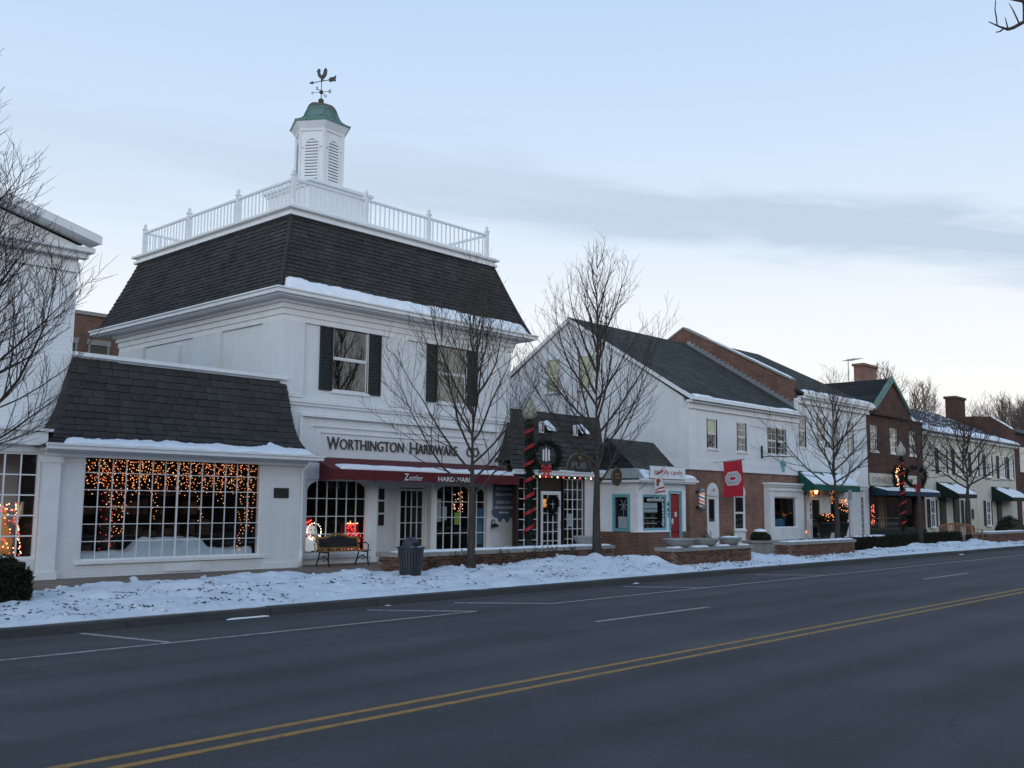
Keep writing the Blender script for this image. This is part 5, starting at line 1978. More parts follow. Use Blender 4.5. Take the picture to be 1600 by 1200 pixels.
t.box(XB0 - .05, XB0 - .003, YB - .002, 37, 3.62, 3.70).box(XB0 - .02, XB0 - .003, YB - .001, 37, 3.701, 4.10)
t.box(XB0 - .03, XB0 + .55, YB - .028, YB - .003, 4.101, 6.3)
t.box(XB0 - .028, XB0 - .003, YB - .002, YB + .5, 4.102, 6.29)
t.box(XB0 - .10, XB1, YB - .10, YB - .003, 6.301, 6.55).box(XB0 - .18, XB1, YB - .30, YB - .003, 6.551, 6.66).box(XB0 - .25, XB1, YB - .42, YB - .28, 6.64, 6.78)
t.build('cornice', M['wtrim'], br)
PRF = bil((XB0 - .12, 23.30, 6.74), (XB1, 23.30, 6.74), (XB0 - .12, 30.4, 11.15), (XB1, 30.4, 11.15))
rb = B()
rb.prism([(XB0 - .12, 23.30, 6.74), (XB0 - .12, 30.4, 11.15), (XB0 - .12, 37.5, 6.74), (XB0 - .12, 37.5, 6.62), (XB0 - .12, 30.4, 11.03), (XB0 - .12, 23.30, 6.62)], (XB1 - XB0 + .12, 0, 0))
rb.build('roof', M['slate'], br)
vg = B()
vg.bar((XB0 - .10, 23.35, 6.68), (XB0 - .10, 30.4, 11.02), .10, .16).bar((XB0 - .10, 37.4, 6.68), (XB0 - .10, 30.4, 11.02), .10, .16)
vg.build('verge_board', M['wtrim'], br)
snow_patch(br, 'eave_snow', lambda u, v: PRF(lerp(.02, .16, u), v) + Vector((0, 0, .012)), .045, .09, 40, 6, 70, .5)
snow_patch(br, 'eave_snow', lambda u, v: PRF(lerp(.16, .80, u), v) + Vector((0, 0, .012)), .012, .05, 90, 5, 71, .7)
snow_patch(br, 'eave_snow', lambda u, v: PRF(lerp(.80, .97, u), v) + Vector((0, 0, .012)), .035, .08, 40, 5, 72, .6)
sash_window(br, *BWIN[0], YB + .05, 1, 2, .07, blind='ltan', blind_frac=.52, glass='glass')
sash_window(br, *BWIN[1], YB + .05, 2, 4, .07)
sash_window(br, *BWIN[2], YB + .05, 2, 4, .05)
sash_window(br, *BWIN[3], YB + .05, 2, 4, .05)
for y0, y1 in ((30.98, 31.85), (28.92, 29.82)):
    w_ = B()
    w_.box(XB0 - .05, XB0 - .003, y0 - .09, y0, 7.55, 9.14).box(XB0 - .05, XB0 - .003, y1, y1 + .09, 7.55, 9.14).box(XB0 - .05, XB0 - .003, y0 - .09, y1 + .09, 9.14, 9.24).box(XB0 - .10, XB0 - .003, y0 - .12, y1 + .12, 7.46, 7.55)
    w_.box(XB0 - .035, XB0 - .003, y0, y1, 8.30, 8.36)
    w_ = w_.build('gable_window', M['wtrim'], br)
    B().box(XB0 - .02, XB0 - .015, y0, y1, 7.56, 8.30).build('pane', M['glass'], w_)
    B().box(XB0 - .02, XB0 - .015, y0, y1, 8.36, 9.14).build('pane', M['glass'], w_)
    B().box(XB0 - .012, XB0 - .005, y0, y1, 7.56, 9.14).build('blind', M['ltan'], w_)
for k, (a, c) in enumerate(ARCH):
    cxx, hw = (a + c) / 2, (c - a) / 2
    arch = [(cxx + hw * math.cos(t_), 2.55 + hw * 1.1 * math.sin(t_)) for t_ in [math.pi * i / 12 for i in range(13)]]
    B().pxz(arch, YB - .02, YB + .025).build('fanlight', M['wpanel'], br)
    if k == 0:
        d_ = B()
        wall_x(d_, a + .05, c - .05, .28, 2.52, YB + .06, .05, [(a + .22, c - .22, 1.35, 2.35)])
        d_ = d_.build('door', M['wpanel'], br)
        grid_window(d_, a + .22, c - .22, 1.35, 2.35, YB + .07, 2, 3, .02, .022, name='door_light') if False else None
        for i in range(2):
            for j in range(3):
                x0, z0 = a + .23 + i * (c - a - .46) / 2, 1.36 + j * .33
                B().box(x0 + .01, x0 + (c - a - .46) / 2 - .01, YB + .075, YB + .08, z0 + .01, z0 + .32).build('pane', M['uglass'], d_)
        B().box(a + .05, c - .05, YB + .12, YB + .125, .3, 2.5).build('backing', M['dark'], d_)
        B().box(a, a + .05, YB - .01, YB + .1, .24, 2.55).box(c - .05, c, YB - .01, YB + .1, .24, 2.55).box(a, c, YB - .012, YB + .1, 2.50, 2.549).build('door_frame', M['wtrim'], br)
        B().ball((cxx, YB - .06, 2.78), .07, 8, 6).build('lamp', M['globe'], br)
    else:
        B().box(a, c, YB + .02, YB + .08, .24, .92).build('panel', M['wpanel'], br)
        sash_window(br, a + .10, c - .10, .98, 2.50, YB + .06, 1, 2, .08)
bay = B()
wall_x(bay, 43.78, 47.32, .2, 3.0, YB - .30, .25, [(44.22, 46.62, 1.02, 2.52)])
bay.box(43.78, 43.9, YB - .05, YB + .02, .2, 3.0).box(47.2, 47.32, YB - .05, YB + .02, .2, 3.0)
bay.box(43.70, 47.40, YB - .38, YB - .002, 3.0, 3.10).box(43.62, 47.44, YB - .46, YB - .002, 3.10, 3.20).box(43.70, 47.40, YB - .36, YB - .302, 2.80, 2.88)
bay.build('bay_front', M['wpanel'], br)
grid_window(br, 44.22, 46.62, 1.02, 2.52, YB - .22, 1, 1, .06, .02, muntins=False)
interior(br, 44.0, 47.1, YB - .04, 26, .3, 2.95, seed=14)
B().ball((44.45, YB + .15, 2.35), .05, 8, 6).build('ceiling_lamp', M['whitebulb'], br)
B().box(45.0, 46.4, YB + .3, YB + .5, .9, 1.45).box(44.5, 44.9, YB + .2, YB + .4, .9, 1.9).build('window_display', M['bluegoods'], br)
lt_ = thing('hanging_lantern_sign', 'pale turquoise lantern emblem hung under an iron bracket', 'sign', (44.6, 23.2, 4.0))
B().lathe([(.03, 3.70), (.07, 3.72), (.09, 3.95), (.16, 4.10), (.17, 4.14), (.10, 4.22), (.03, 4.30)], 44.7, 23.15, 8).build('lantern', M['turq'], lt_)
B().box(43.55, 43.61, 23.62, 23.697, 4.35, 4.95).tube([(43.58, 23.62, 4.45), (44.6, 23.15, 4.47), (45.3, 22.85, 4.48)], .02, 6).tube([(44.7, 23.15, 4.3), (44.7, 23.12, 4.46)], .008, 5).build('bracket', M['iron'], lt_)

bp = thing('barber_pole', 'red white and blue striped barber pole on the brick wall', 'barber pole', (37.75, 23.45, 2.0))
pole = B().lathe([(.13, -.30), (.13, .30)], 0, 0, 16).mesh('striped_glass', True)
pole.materials.append(M['barber'])
piece('striped_glass', pole, None, bp, (37.80, 23.46, 2.32))
B().lathe([(.03, 2.62), (.16, 2.64), (.16, 2.70), (.12, 2.78), (.04, 2.83)], 37.80, 23.46, 14).lathe([(.04, 1.80), (.10, 1.86), (.16, 1.95), (.16, 2.01), (.03, 2.02)], 37.80, 23.46, 14).build('cap', M['grey'], bp, True)
B().box(37.74, 37.86, 23.5, 23.728, 1.94, 2.02).box(37.74, 37.86, 23.5, 23.728, 2.62, 2.70).build('bracket', M['iron'], bp)

of = thing('scarlet_banner_flag', 'scarlet banner flag with grey block letter O', 'flag', (39.2, 23.7, 4.0))
B().tube([(39.2, 23.69, 3.98), (39.2, 22.18, 4.10)], .016, 6).ball((39.2, 22.16, 4.10), .03, 8, 6).build('staff', M['grey'], of)


def ofp(s, t_, off=0.0):
    """s along the staff, t_ downwards; the cloth sways a little"""
    return (39.2 + .035 * math.sin(s * 5 + t_ * 4) + .02 * t_ * math.sin(t_ * 6) + off, 23.20 - s * .95 - .04 * t_ * math.sin(t_ * 3), 4.0 + .07 * s - t_ * 1.58)


def cloth(nm, mt, polys, offs, parent):
    mb = B()
    for off in offs:
        for pl_ in polys:
            mb.quad(*[ofp(s, t_, off) for s, t_ in pl_])
    return mb.build(nm, mt, parent, True)


gr_ = [(i / 16, j / 24) for i in range(16) for j in range(24)]
cloth('cloth', M['oflag'], [((s, t_), (s + 1 / 16, t_), (s + 1 / 16, t_ + 1 / 24), (s, t_ + 1 / 24)) for s, t_ in gr_], (-.003, .003), of)


def ring(s0, s1, t0, t1, w_, ch):
    """block letter O with cut corners, cut fine so that it follows the cloth"""
    def octo(a, b, c, d, k):
        return [(a + k, c), (b - k, c), (b, c + k * .8), (b, d - k * .8), (b - k, d), (a + k, d), (a, d - k * .8), (a, c + k * .8)]
    o_, i_ = octo(s0, s1, t0, t1, ch), octo(s0 + w_, s1 - w_, t0 + w_ * .62, t1 - w_ * .62, ch * .35)
    res = []
    for k in range(8):
        a, b_, c, d = o_[k], o_[(k + 1) % 8], i_[(k + 1) % 8], i_[k]
        for q in range(6):
            l_ = lambda p, q_, t_: (p[0] + (q_[0] - p[0]) * t_, p[1] + (q_[1] - p[1]) * t_)
            res.append((l_(a, b_, q / 6), l_(a, b_, (q + 1) / 6), l_(d, c, (q + 1) / 6), l_(d, c, q / 6)))
    return res


cloth('letter_outline', M['wcloth'], ring(.06, .90, .30, .68, .24, .16), (-.006, .006), of)
cloth('letter', M['oflag2'], ring(.10, .86, .325, .655, .17, .14), (-.009, .009), of)

# ------------------------------------------------------------------ building with stepped party wall and green awning
g6 = thing('green_awning_building', 'white two-storey building behind the stepped brick party wall', 'building', (51.8, 23.7, .25))
XG0, XG1 = 47.5, 55.95
GW = [(47.62, 48.30, 5.10, 6.80), (49.72, 50.46, 5.10, 6.80), (51.34, 52.04, 5.10, 6.80), (53.40, 54.10, 5.10, 6.80)]
b = B()
wall_x(b, XG0, XG1, 3.3, 7.62, YB, .25, GW)
wall_x(b, XG0, XG1, .2, 3.298, YB, .2, [(47.7, 48.36, .62, 3.05), (48.66, 50.1, .24, 3.05), (50.9, 52.0, .62, 3.05)])
b.box(XG0, XG0 + .2, YB + .26, 37, .2, 7.6).box(XG1 - .2, XG1, YB + .26, 37, .2, 7.6)
b.build('wall', M['stucco'], g6)
for k, gw in enumerate(GW):
    wd = sash_window(g6, *gw, YB + .05, 1, 2, .06, blind='tan', blind_frac=.55 if k == 1 else .9)
ac_ = thing('air_conditioner', 'white air conditioner box in an upper window', 'air conditioner', (50.09, 23.6, 5.1))
B().box(49.78, 50.40, 23.35, 23.74, 5.12, 5.52).build('case', M['wtrim'], ac_)
B().box(49.83, 50.05, 23.342, 23.349, 5.17, 5.47).box(50.13, 50.35, 23.342, 23.349, 5.17, 5.47).build('grille', M['blk'], ac_)
t = B()
t.box(XG0, XG1 + .08, YB - .18, YB - .003, 7.35, 7.60).box(XG0, XG1 + .15, YB - .40, YB - .003, 7.60, 7.72).box(XG0, XG1 + .2, YB - .50, YB - .36, 7.70, 7.86)
t.build('cornice', M['wtrim'], g6)
PG = bil((XG0 + .2, 23.22, 7.82), (XG1 + .1, 23.22, 7.82), (XG0 + .2, 30.5, 11.55), (XG1 + .1, 30.5, 11.55))
B().prism([(XG0 + .1, 23.22, 7.82), (XG0 + .1, 30.5, 11.55), (XG0 + .1, 37.8, 7.82), (XG0 + .1, 37.8, 7.70), (XG0 + .1, 30.5, 11.43), (XG0 + .1, 23.22, 7.70)], (XG1 - XG0, 0, 0)).build('roof', M['slate'], g6)
snow_patch(g6, 'eave_snow', lambda u, v: PG(u, v) + Vector((0, 0, .012)), .06, .13, 110, 6, 80, .45)
pw = B()
pw.pyz([(23.9, 6.4), (37.0, 6.4), (37.0, 8.4), (30.5, 12.0), (24.15, 8.55), (23.9, 8.55)], 47.46, 47.86)
pw = pw.build('party_wall', M['brick'], g6)
cp = B().bar((47.66, 23.95, 8.60), (47.66, 30.5, 12.06), .5, .09).bar((47.66, 37.0, 8.45), (47.66, 30.5, 12.06), .5, .09)
cp.build('coping', M['stone'], pw)
snow_patch(pw, 'coping_snow', bil((47.45, 29.0, 11.32), (47.45, 24.0, 8.68), (47.9, 29.0, 11.32), (47.9, 24.0, 8.68)), .9, .05, 60, 5, 82, .2)
for i in range(24):
    y = 23.9 + i * .265
    zr = 6.74 + (y - 23.30) / 7.1 * 4.41
    sbox('flashing', M['grey'], pw, 47.435, 47.459, y, y + .262, zr + .02, zr + .34)
# ground floor
grid_window(g6, 47.7, 48.36, .62, 3.05, YB + .05, 1, 1, .05, .02, muntins=False)
grid_window(g6, 50.9, 52.0, .62, 3.05, YB + .05, 1, 1, .05, .02, muntins=False)
dr = grid_window(g6, 48.76, 50.0, .28, 2.55, YB + .06, 1, 1, .14, .02, muntins=False, name='door')
B().box(48.66, 48.76, YB - .02, YB + .1, .24, 3.05).box(50.0, 50.1, YB - .02, YB + .1, .24, 3.05).box(48.76, 50.0, YB, YB + .1, 2.56, 2.66).box(48.4, 48.62, YB - .06, YB - .003, .24, 3.1).box(50.14, 50.84, YB - .06, YB - .003, .24, 3.1).build('trim', M['wtrim'], g6)
interior(g6, 47.75, 52.1, YB + .22, 27, .3, 3.2, seed=16)
B().box(52.1, 53.4, YB - .07, YB - .003, .24, 3.2).box(52.3, 52.6, YB - .10, YB - .071, .24, 3.1).build('pier', M['wpanel'], g6)
# pedimented side door at its right end
B().box(53.5, 53.75, YB - .10, YB - .003, .24, 3.0).box(55.2, 55.45, YB - .10, YB - .003, .24, 3.0).box(53.4, 55.55, YB - .13, YB - .003, 3.0, 3.18).pxz([(53.3, 3.181), (55.65, 3.181), (54.5, 4.05)], YB - .2, YB - .003).build('pediment', M['wtrim'], g6)
d_ = B().box(53.76, 54.75, YB - .05, YB - .004, .24, 2.6)
for z0, z1 in ((.4, 1.0), (1.1, 1.7), (1.8, 2.4)):
    d_.box(53.86, 54.22, YB - .065, YB - .051, z0, z1).box(54.30, 54.66, YB - .065, YB - .051, z0, z1)
d_ = d_.build('side_door', M['wpanel'], g6)
for k in range(6):
    B().box(54.85, 55.1, YB - .04, YB - .004, .5 + k * .36, .82 + k * .36).build('side_light', M['uglass'], d_)
awning('green_awning', 'bright green awning with snow over a white shop front', (47.30, 52.7, 23.69, 3.88), (46.55, 51.9, 22.45, 3.16), .30, M['greencanvas'], snow=.85, seed=85)
n7 = thing('shop_number', 'dark upright numerals 672 on the white post under the green awning', 'number', (48.5, 23.62, 1.8))
for k, ch in enumerate('672'):
    lettering(n7, ch, 48.43, 48.60, 2.1 - k * .32, .22, 23.638, .012, M['blk'], 'digit', bold=.03)
gl_ = thing('porch_lamp', 'bright orange porch lamp under the green awning', 'lamp', (48.7, 23.4, 2.95))
B().ball((48.9, 23.5, 2.82), .09, 10, 8).build('bulb', emit('porch_bulb', (1.0, .42, .14), 9.0), gl_, True)
B().tube([(48.9, 23.5, 2.9), (48.9, 23.5, 3.05), (48.9, 23.68, 3.1)], .015, 6).build('bracket', M['iron'], gl_)
gb = thing('doorway_lights', 'warm bulbs round the windows under the green awning', 'string lights', (49.5, 23.8, 1.5))
r = random.Random(31)
pts = [(47.72 + r.random() * .6, 23.80, .7 + .12 * r.random()) for k in range(40)] + [(47.72 + (.6 if r.random() < .7 else 0), 23.8, .7 + r.random() * 2.2) for k in range(40)]
pts += [(48.9 + r.random(), 23.85, 2.62 + r.random() * .35) for k in range(26)] + [(50.95 + r.random(), 23.80, 2.2 + .8 * r.random()) for k in range(44)]
bulbs(gb, pts, .017, M['amber'])
B().tube([(47.75, 23.82, .75), (48.3, 23.82, .75), (48.32, 23.82, 2.9)], .004, 4).build('wire', M['blk'], gb)

# ------------------------------------------------------------------ dark brick gabled shop
bk = thing('gabled_brick_shop', 'dark red brick shop with steep front gable and snowy windows', 'building', (60.2, 23.7, .25))
XK0, XK1 = 56.0, 64.5
KW = [(56.45, 57.50, 5.30, 6.82), (59.28, 60.46, 5.30, 6.82), (62.34, 63.40, 5.30, 6.82)]
b = B()
wall_x(b, XK0, XK1, 3.3, 7.42, YB, .3, KW)
wall_x(b, XK0, XK1, .2, 3.298, YB, .3, [(56.2, 63.0, .75, 2.95)])
b.pxz([(57.0, 7.42), (62.9, 7.42), (62.4, 7.95), (59.75, 9.62), (57.2, 7.95)], YB, YB + .3)
b.box(XK0, XK0 + .3, YB + .31, 38, .2, 7.4).box(XK1 - .3, XK1, YB + .31, 38, .2, 7.4)
b.build('wall', M['brick2'], bk)
for kw in KW:
    sash_window(bk, *kw, YB + .08, 3, 4, .06)
    x0, x1, z0, z1 = kw
    snow_patch(bk, 'sill_snow', bil((x0, YB - .03, z0), (x1, YB - .03, z0), (x0, YB + .07, z0), (x1, YB + .07, z0)), .9, .07, 20, 4, 90, .2)
rf = B()
rf.prism([(57.0, YB - .08, 7.82), (59.75, YB - .08, 9.72), (59.75, YB - .08, 9.84), (56.85, YB - .08, 7.84)], (0, 8, 0))
rf.prism([(62.5, YB - .08, 7.82), (59.75, YB - .08, 9.72), (59.75, YB - .08, 9.84), (62.65, YB - .08, 7.84)], (0, 8, 0))
rf.prism([(XK0, YB - .2, 7.42), (XK0, 30.5, 10.6), (XK0, 37.5, 7.42)], (XK1 - XK0, 0, 0))
rf.build('roof', M['darkroof'], bk)
cpv = B()
cpv.bar((56.95, YB - .10, 7.86), (59.75, YB - .10, 9.82), .16, .34).bar((62.55, YB - .10, 7.86), (59.75, YB - .10, 9.82), .12, .16)
cpv.bar((55.8, YB + .6, 7.6), (57.9, YB + 5.5, 9.7), .14, .12)
cpv.build('copper_verge', M['copper'], bk)
snow_patch(bk, 'eave_snow', bil((62.7, YB - .2, 7.44), (64.5, YB - .2, 7.44), (62.7, YB + 1.2, 8.05), (64.5, YB + 1.2, 8.05)), .7, .08, 30, 5, 92, .4)
ch_ = B().box(67.6, 69.9, 28.7, 29.4, 8.0, 11.95).box(67.5, 70.0, 28.6, 29.5, 11.95, 12.12)
ch_.build('chimney', M['brick3'], bk)
an_ = thing('roof_aerial', 'thin television aerial on a mast left of the brick chimney', 'aerial', (64.9, 28.6, 9.5))
B().tube([(64.9, 28.6, 9.0), (64.9, 28.6, 12.1)], .03, 5).build('mast', M['grey'], an_)
am = B().tube([(63.9, 28.2, 11.8), (66.2, 29.2, 12.3)], .018, 4)
for k in range(6):
    am.tube([(64.0 + k * .4, 28.7 + k * .02, 11.85 + k * .08), (64.3 + k * .4, 28.0 + k * .02, 11.85 + k * .08)], .012, 4)
am.build('boom', M['grey'], an_)
# shop front
grid_window(bk, 56.2, 63.0, .75, 2.95, YB + .1, 3, 1, .12, .10, frame='darkwood')
interior(bk, 56.3, 63.0, YB + .31, 27.5, .3, 3.0, seed=19)
B().box(58.6, 59.6, YB + .5, YB + .6, .5, 2.8).build('inner_panel', plain('lit_oak_panel', (.30, .17, .07), .6, .2, 3), bk)
B().box(XK0, XK1, YB - .06, YB - .003, .24, .74).build('stall_riser', M['dkgreencanvas'], bk)
B().box(56.1, 63.4, YB - .08, YB - .003, 3.30, 4.02).build('sign_board', M['cream'], bk)
lettering(bk, 'DINKCE', 56.4, 59.6, 3.48, .34, YB - .081, .012, M['grey'], 'sign_lettering', bold=.01)
lettering(bk, 'LI', 61.2, 62.4, 3.48, .34, YB - .081, .012, M['grey'], 'sign_lettering', bold=.01)
awning('blue_awning', 'blue awning under snow along the gabled brick shop', (56.1, 64.4, 23.62, 3.28), (55.0, 63.0, 22.2, 2.98), .26, M['bluecanvas'], snow=.9, seed=95)
wreath('sign_wreath', 'small lit wreath in front of the brick shop sign board', (59.0, 23.2, 3.85), (1, 0, 0), .55, 97, bow=False)
r = random.Random(41)
wb = thing('sign_bulbs', 'cluster of warm bulbs wound round the wreath on the brick shop sign', 'string lights', (59.0, 23.1, 3.85))
bulbs(wb, [(59.0 + .62 * math.cos(a) + r.gauss(0, .08), 23.0, 3.85 + .62 * math.sin(a) + r.gauss(0, .08)) for a in [k * .11 for k in range(57)]], .03, M['warm'])
B().tube([(59.0 + .6 * math.cos(a), 23.04, 3.85 + .6 * math.sin(a)) for a in [k * math.pi / 10 for k in range(21)]], .008, 4).build('wire', M['blk'], wb)
wb2 = thing('window_bulbs', 'little tree of pink and warm bulbs in the brick shop window', 'string lights', (57.0, 24.0, 1.5))
bulbs(wb2, [(56.6 + r.random() * .9, 24.05, .9 + r.random() * 1.3) for k in range(50)], .02, M['redbulb'])
bulbs(wb2, [(56.6 + r.random() * .9, 24.05, .9 + r.random() * 1.3) for k in range(24)], .02, M['warm'], 'pale_bulbs')

# ------------------------------------------------------------------ cream building with shutters
cr_ = thing('cream_building', 'long cream building with slate roof and dark shutters', 'building', (74, 23.7, .25))
XC0, XC1 = 64.52, 83.6
CW = [(67.15, 68.25), (70.2, 71.3), (73.45, 74.55), (76.55, 77.55), (79.6, 80.6), (82.0, 82.6)]
b = B()
b.box(XC0, XC1, YB, YB + .3, .2, 6.9).box(XC1 - .3, XC1, YB + .3, 37, .2, 6.9)
b.build('wall', M['cream'], cr_)
for a, c in CW:
    sash_window(cr_, a, c, 4.35, 5.9, YB - .055, 2, 4, .05, back=False, glass='glass')
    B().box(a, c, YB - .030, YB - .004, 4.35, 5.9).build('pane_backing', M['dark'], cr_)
    for s0, s1 in ((a - .55, a - .06), (c + .06, c + .55)):
        if s1 < XC1 - .05:
            louver_shutter(cr_, s0, s1, 4.28, 5.95, YB - .002)
for a, c in ((65.3, 66.0), (71.55, 72.3), (76.2, 77.0)):
    sash_window(cr_, a, c, .85, 2.55, YB - .055, 2, 4, .05, back=False, glass='glass')
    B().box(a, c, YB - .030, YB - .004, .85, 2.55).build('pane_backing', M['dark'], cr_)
    for s0, s1 in ((a - .5, a - .06), (c + .06, c + .5)):
        louver_shutter(cr_, s0, s1, .82, 2.6, YB - .002)
for a in (67.0, 69.5, 74.2, 78.6):
    d_ = B().box(a, a + 1.1, YB - .06, YB - .004, .24, 2.7)
    for z0, z1 in ((.4, 1.1), (1.2, 1.8), (1.9, 2.5)):
        d_.box(a + .12, a + .98, YB - .075, YB - .061, z0, z1)
    d_.build('door', M['shutter'] if a != 74.2 else M['cream'], cr_)
for a in (73.1, 75.8):
    B().box(a, a + .4, YB - .05, YB - .004, 1.3, 2.0).build('notice_case', M['blk'], cr_)
B().box(72.8, 74.2, YB - .04, YB - .004, 3.2, 3.42).build('name_board', M['wtrim'], cr_)
B().box(72.95, 74.05, YB - .05, YB - .041, 3.33, 3.38).box(72.9, 74.1, YB - .05, YB - .041, 3.24, 3.29).build('pink_stripe', M['pinkletter'], cr_)
B().box(XC0, XC1 + .1, YB - .25, YB - .003, 6.72, 6.92).box(XC0, XC1 + .15, YB - .38, YB - .24, 6.85, 6.98).build('cornice', M['wtrim'], cr_)
PCR = bil((XC0, 23.28, 6.95), (XC1 + .1, 23.28, 6.95), (XC0, 29.5, 9.75), (XC1 + .1, 29.5, 9.75))
B().prism([(XC0, 23.28, 6.95), (XC0, 29.5, 9.75), (XC0, 36, 6.95), (XC0, 36, 6.85), (XC0, 29.5, 9.65), (XC0, 23.28, 6.85)], (XC1 - XC0 + .1, 0, 0)).build('roof', M['slate2'], cr_)
snow_patch(cr_, 'eave_snow', lambda u, v: PCR(u, v) + Vector((0, 0, .012)), .22, .09, 180, 8, 100, .55)
r = random.Random(51)
sm2 = B()
for k in range(190):
    u, v = r.random(), .15 + .85 * r.random() ** 1.4
    l_, h_ = r.uniform(.006, .022), r.uniform(.008, .022)
    sm2.quad(*[PCR(min(1, u + a * l_ + b_ * .006), min(1, max(0, v + b_ * h_))) + Vector((0, 0, .02)) for a, b_ in ((-1, -.6), (.7, -1), (1, .8), (-.5, 1))])
sm2.build('snow_patches', M['rsnow'], cr_, kind='stuff')
B().box(85.2, 87.6, 28.5, 29.3, 6, 11.1).box(85.1, 87.7, 28.4, 29.4, 11.1, 11.3).build('chimney', M['brick2'], cr_)
awning('dark_green_awning', 'dark green door awning next to the blue awning', (66.6, 70.4, 23.69, 3.75), (66.0, 69.4, 22.1, 2.95), .25, M['dkgreencanvas'], 'dark green door awnings', .9, 101)
awning('dark_green_awning', 'dark green door awning at the far right beyond the wooden bench', (77.6, 82.2, 23.69, 3.65), (77.0, 81.2, 22.1, 2.85), .25, M['dkgreencanvas'], 'dark green door awnings', .9, 102)

# ------------------------------------------------------------------ far buildings
fb = thing('far_brick_building', 'far brick building with snow-edged parapet at the right edge', 'building', (90, 23.7, .25))
b = B()
b.pyz([(23.7, .2), (36, .2), (36, 9.4), (26.5, 9.4), (25.4, 9.3), (23.9, 8.2), (23.7, 8.2)], 83.75, 84.1)
b.box(84.1, 104, 23.7, 24.0, .2, 8.1)
b.build('wall', M['brick2'], fb)
B().prism([(84.1, 23.4, 8.0), (84.1, 27.5, 9.3), (84.1, 36, 9.3), (84.1, 36, 8.9), (84.1, 27.5, 8.9), (84.1, 23.4, 7.9)], (20, 0, 0)).build('roof', M['slate2'], fb)
snow_patch(fb, 'parapet_snow', bil((83.72, 25.5, 9.42), (83.72, 23.8, 8.25), (84.15, 25.5, 9.42), (84.15, 23.8, 8.25)), .9, .10, 30, 4, 110, .2)
for k in range(3):
    sash_window(fb, 85 + k * 3, 86.2 + k * 3, 5.0, 6.8, 23.69, 2, 4, .08, back=False)
    sash_window(fb, 85 + k * 3, 86.6 + k * 3, .9, 2.9, 23.69, 2, 2, .08, back=False)
rb_ = thing('rear_brick_building', 'red brick building glimpsed behind the mansard shop', 'building', (24, 45, 0))
b = B().box(14, 32, 45, 58, -.2, 10.55)
b.build('wall', M['brick'], rb_)
B().box(13.9, 32.1, 44.9, 58.1, 10.55, 10.72).build('coping', M['stone'], rb_)
for k in range(3):
    w_ = B().box(18.6 + k * 1.5, 18.7 + k * 1.5, 44.93, 44.997, 7.3, 9.2).box(19.5 + k * 1.5, 19.6 + k * 1.5, 44.93, 44.997, 7.3, 9.2).box(18.55 + k * 1.5, 19.65 + k * 1.5, 44.92, 44.996, 9.2, 9.45)
    w_ = w_.build('window', M['stone'], rb_)
    B().box(18.7 + k * 1.5, 19.5 + k * 1.5, 44.97, 44.975, 7.3, 9.2).build('pane', M['uglass'], w_)
    B().box(18.7 + k * 1.5, 19.5 + k * 1.5, 44.985, 44.995, 7.3, 9.2).build('blind', M['tan'], w_)

# ------------------------------------------------------------------ brick seat walls with stone caps
BRK = []
for k in range(5):
    r = random.Random(60 + k)
    j = lambda: r.uniform(-.004, .004)
    mb = B().add([(-.104 + j(), -.006 + j(), -.030 + j()), (.104 + j(), -.006 + j(), -.030 + j()), (.104 + j(), .03, -.030), (-.104 + j(), .03, -.030), (-.104 + j(), -.006 + j(), .030 + j()), (.104 + j(), -.006 + j(), .030 + j()), (.104, .03, .030), (-.104, .03, .030)],
                 [(3, 2, 1, 0), (4, 5, 6, 7), (0, 1, 5, 4), (1, 2, 6, 5), (2, 3, 7, 6), (3, 0, 4, 7)])
    me = mb.mesh('brick')
    me.materials.append(M['onebrick'])
    BRK.append(me)


def seat_wall(label, x0, x1, y0, y1, ztop, snow_, seed, cap=.11, limit=300, group='brick seat walls along the kerb'):
    t = thing('brick_seat_wall', label, 'wall', ((x0 + x1) / 2, y0, .15), group)
    r = random.Random(seed)
    zt = ztop - cap
    B().box(x0 + .008, x1 - .008, y0 + .008, y1 - .008, .08, zt).build('core', M['mortar'], t)
    n = int((x1 - x0 + .4) / 1.55) + 1
    ln = (x1 - x0 + .10) / n
    for i in range(n):
        sbox('cap_stone', M['stone'], t, x0 - .05 + i * ln + .004, x0 - .05 + (i + 1) * ln - .004, y0 - .05, y1 + .05, zt + r.uniform(0, .004), ztop + r.uniform(-.004, .004))
    rows = int((zt - .12) / .0715)
    count = 0
    rest = B()
    for rw in range(rows):
        z = zt - .036 - rw * .0715
        off = .11 if rw % 2 else 0
        x = x0 + .105 + off
        while x < x1 - .1:
            if count < limit:
                o = piece('brick', r.choice(BRK), None, t, (x, y0 + r.uniform(-.003, .003), z), 0)
                count += 1
            else:
                rest.box(x - .104, x + .104, y0 - .005, y0 + .03, z - .03, z + .03)
            x += .2195
        y = y0 + .115 + (.11 if not rw % 2 else 0)
        while y < y1 - .05:
            if count < limit:
                piece('brick', r.choice(BRK), None, t, (x0 + r.uniform(-.003, .003), y, z), -math.pi / 2)
                count += 1
            else:
                rest.box(x0 - .005, x0 + .03, y - .104, y + .104, z - .03, z + .03)
            y += .2195
    if rest.v:
        rest.build('lower_bricks', M['onebrick'], t, kind='stuff')
    for k, (a, b_) in enumerate(snow_):
        snow_patch(t, 'cap_snow', bil((a, y0 + .0, ztop), (b_, y0 + .0, ztop), (a, y1, ztop), (b_, y1, ztop)), .85, .045, max(16, int((b_ - a) * 12)), 6, seed + k, .35, 1.5)
    return t


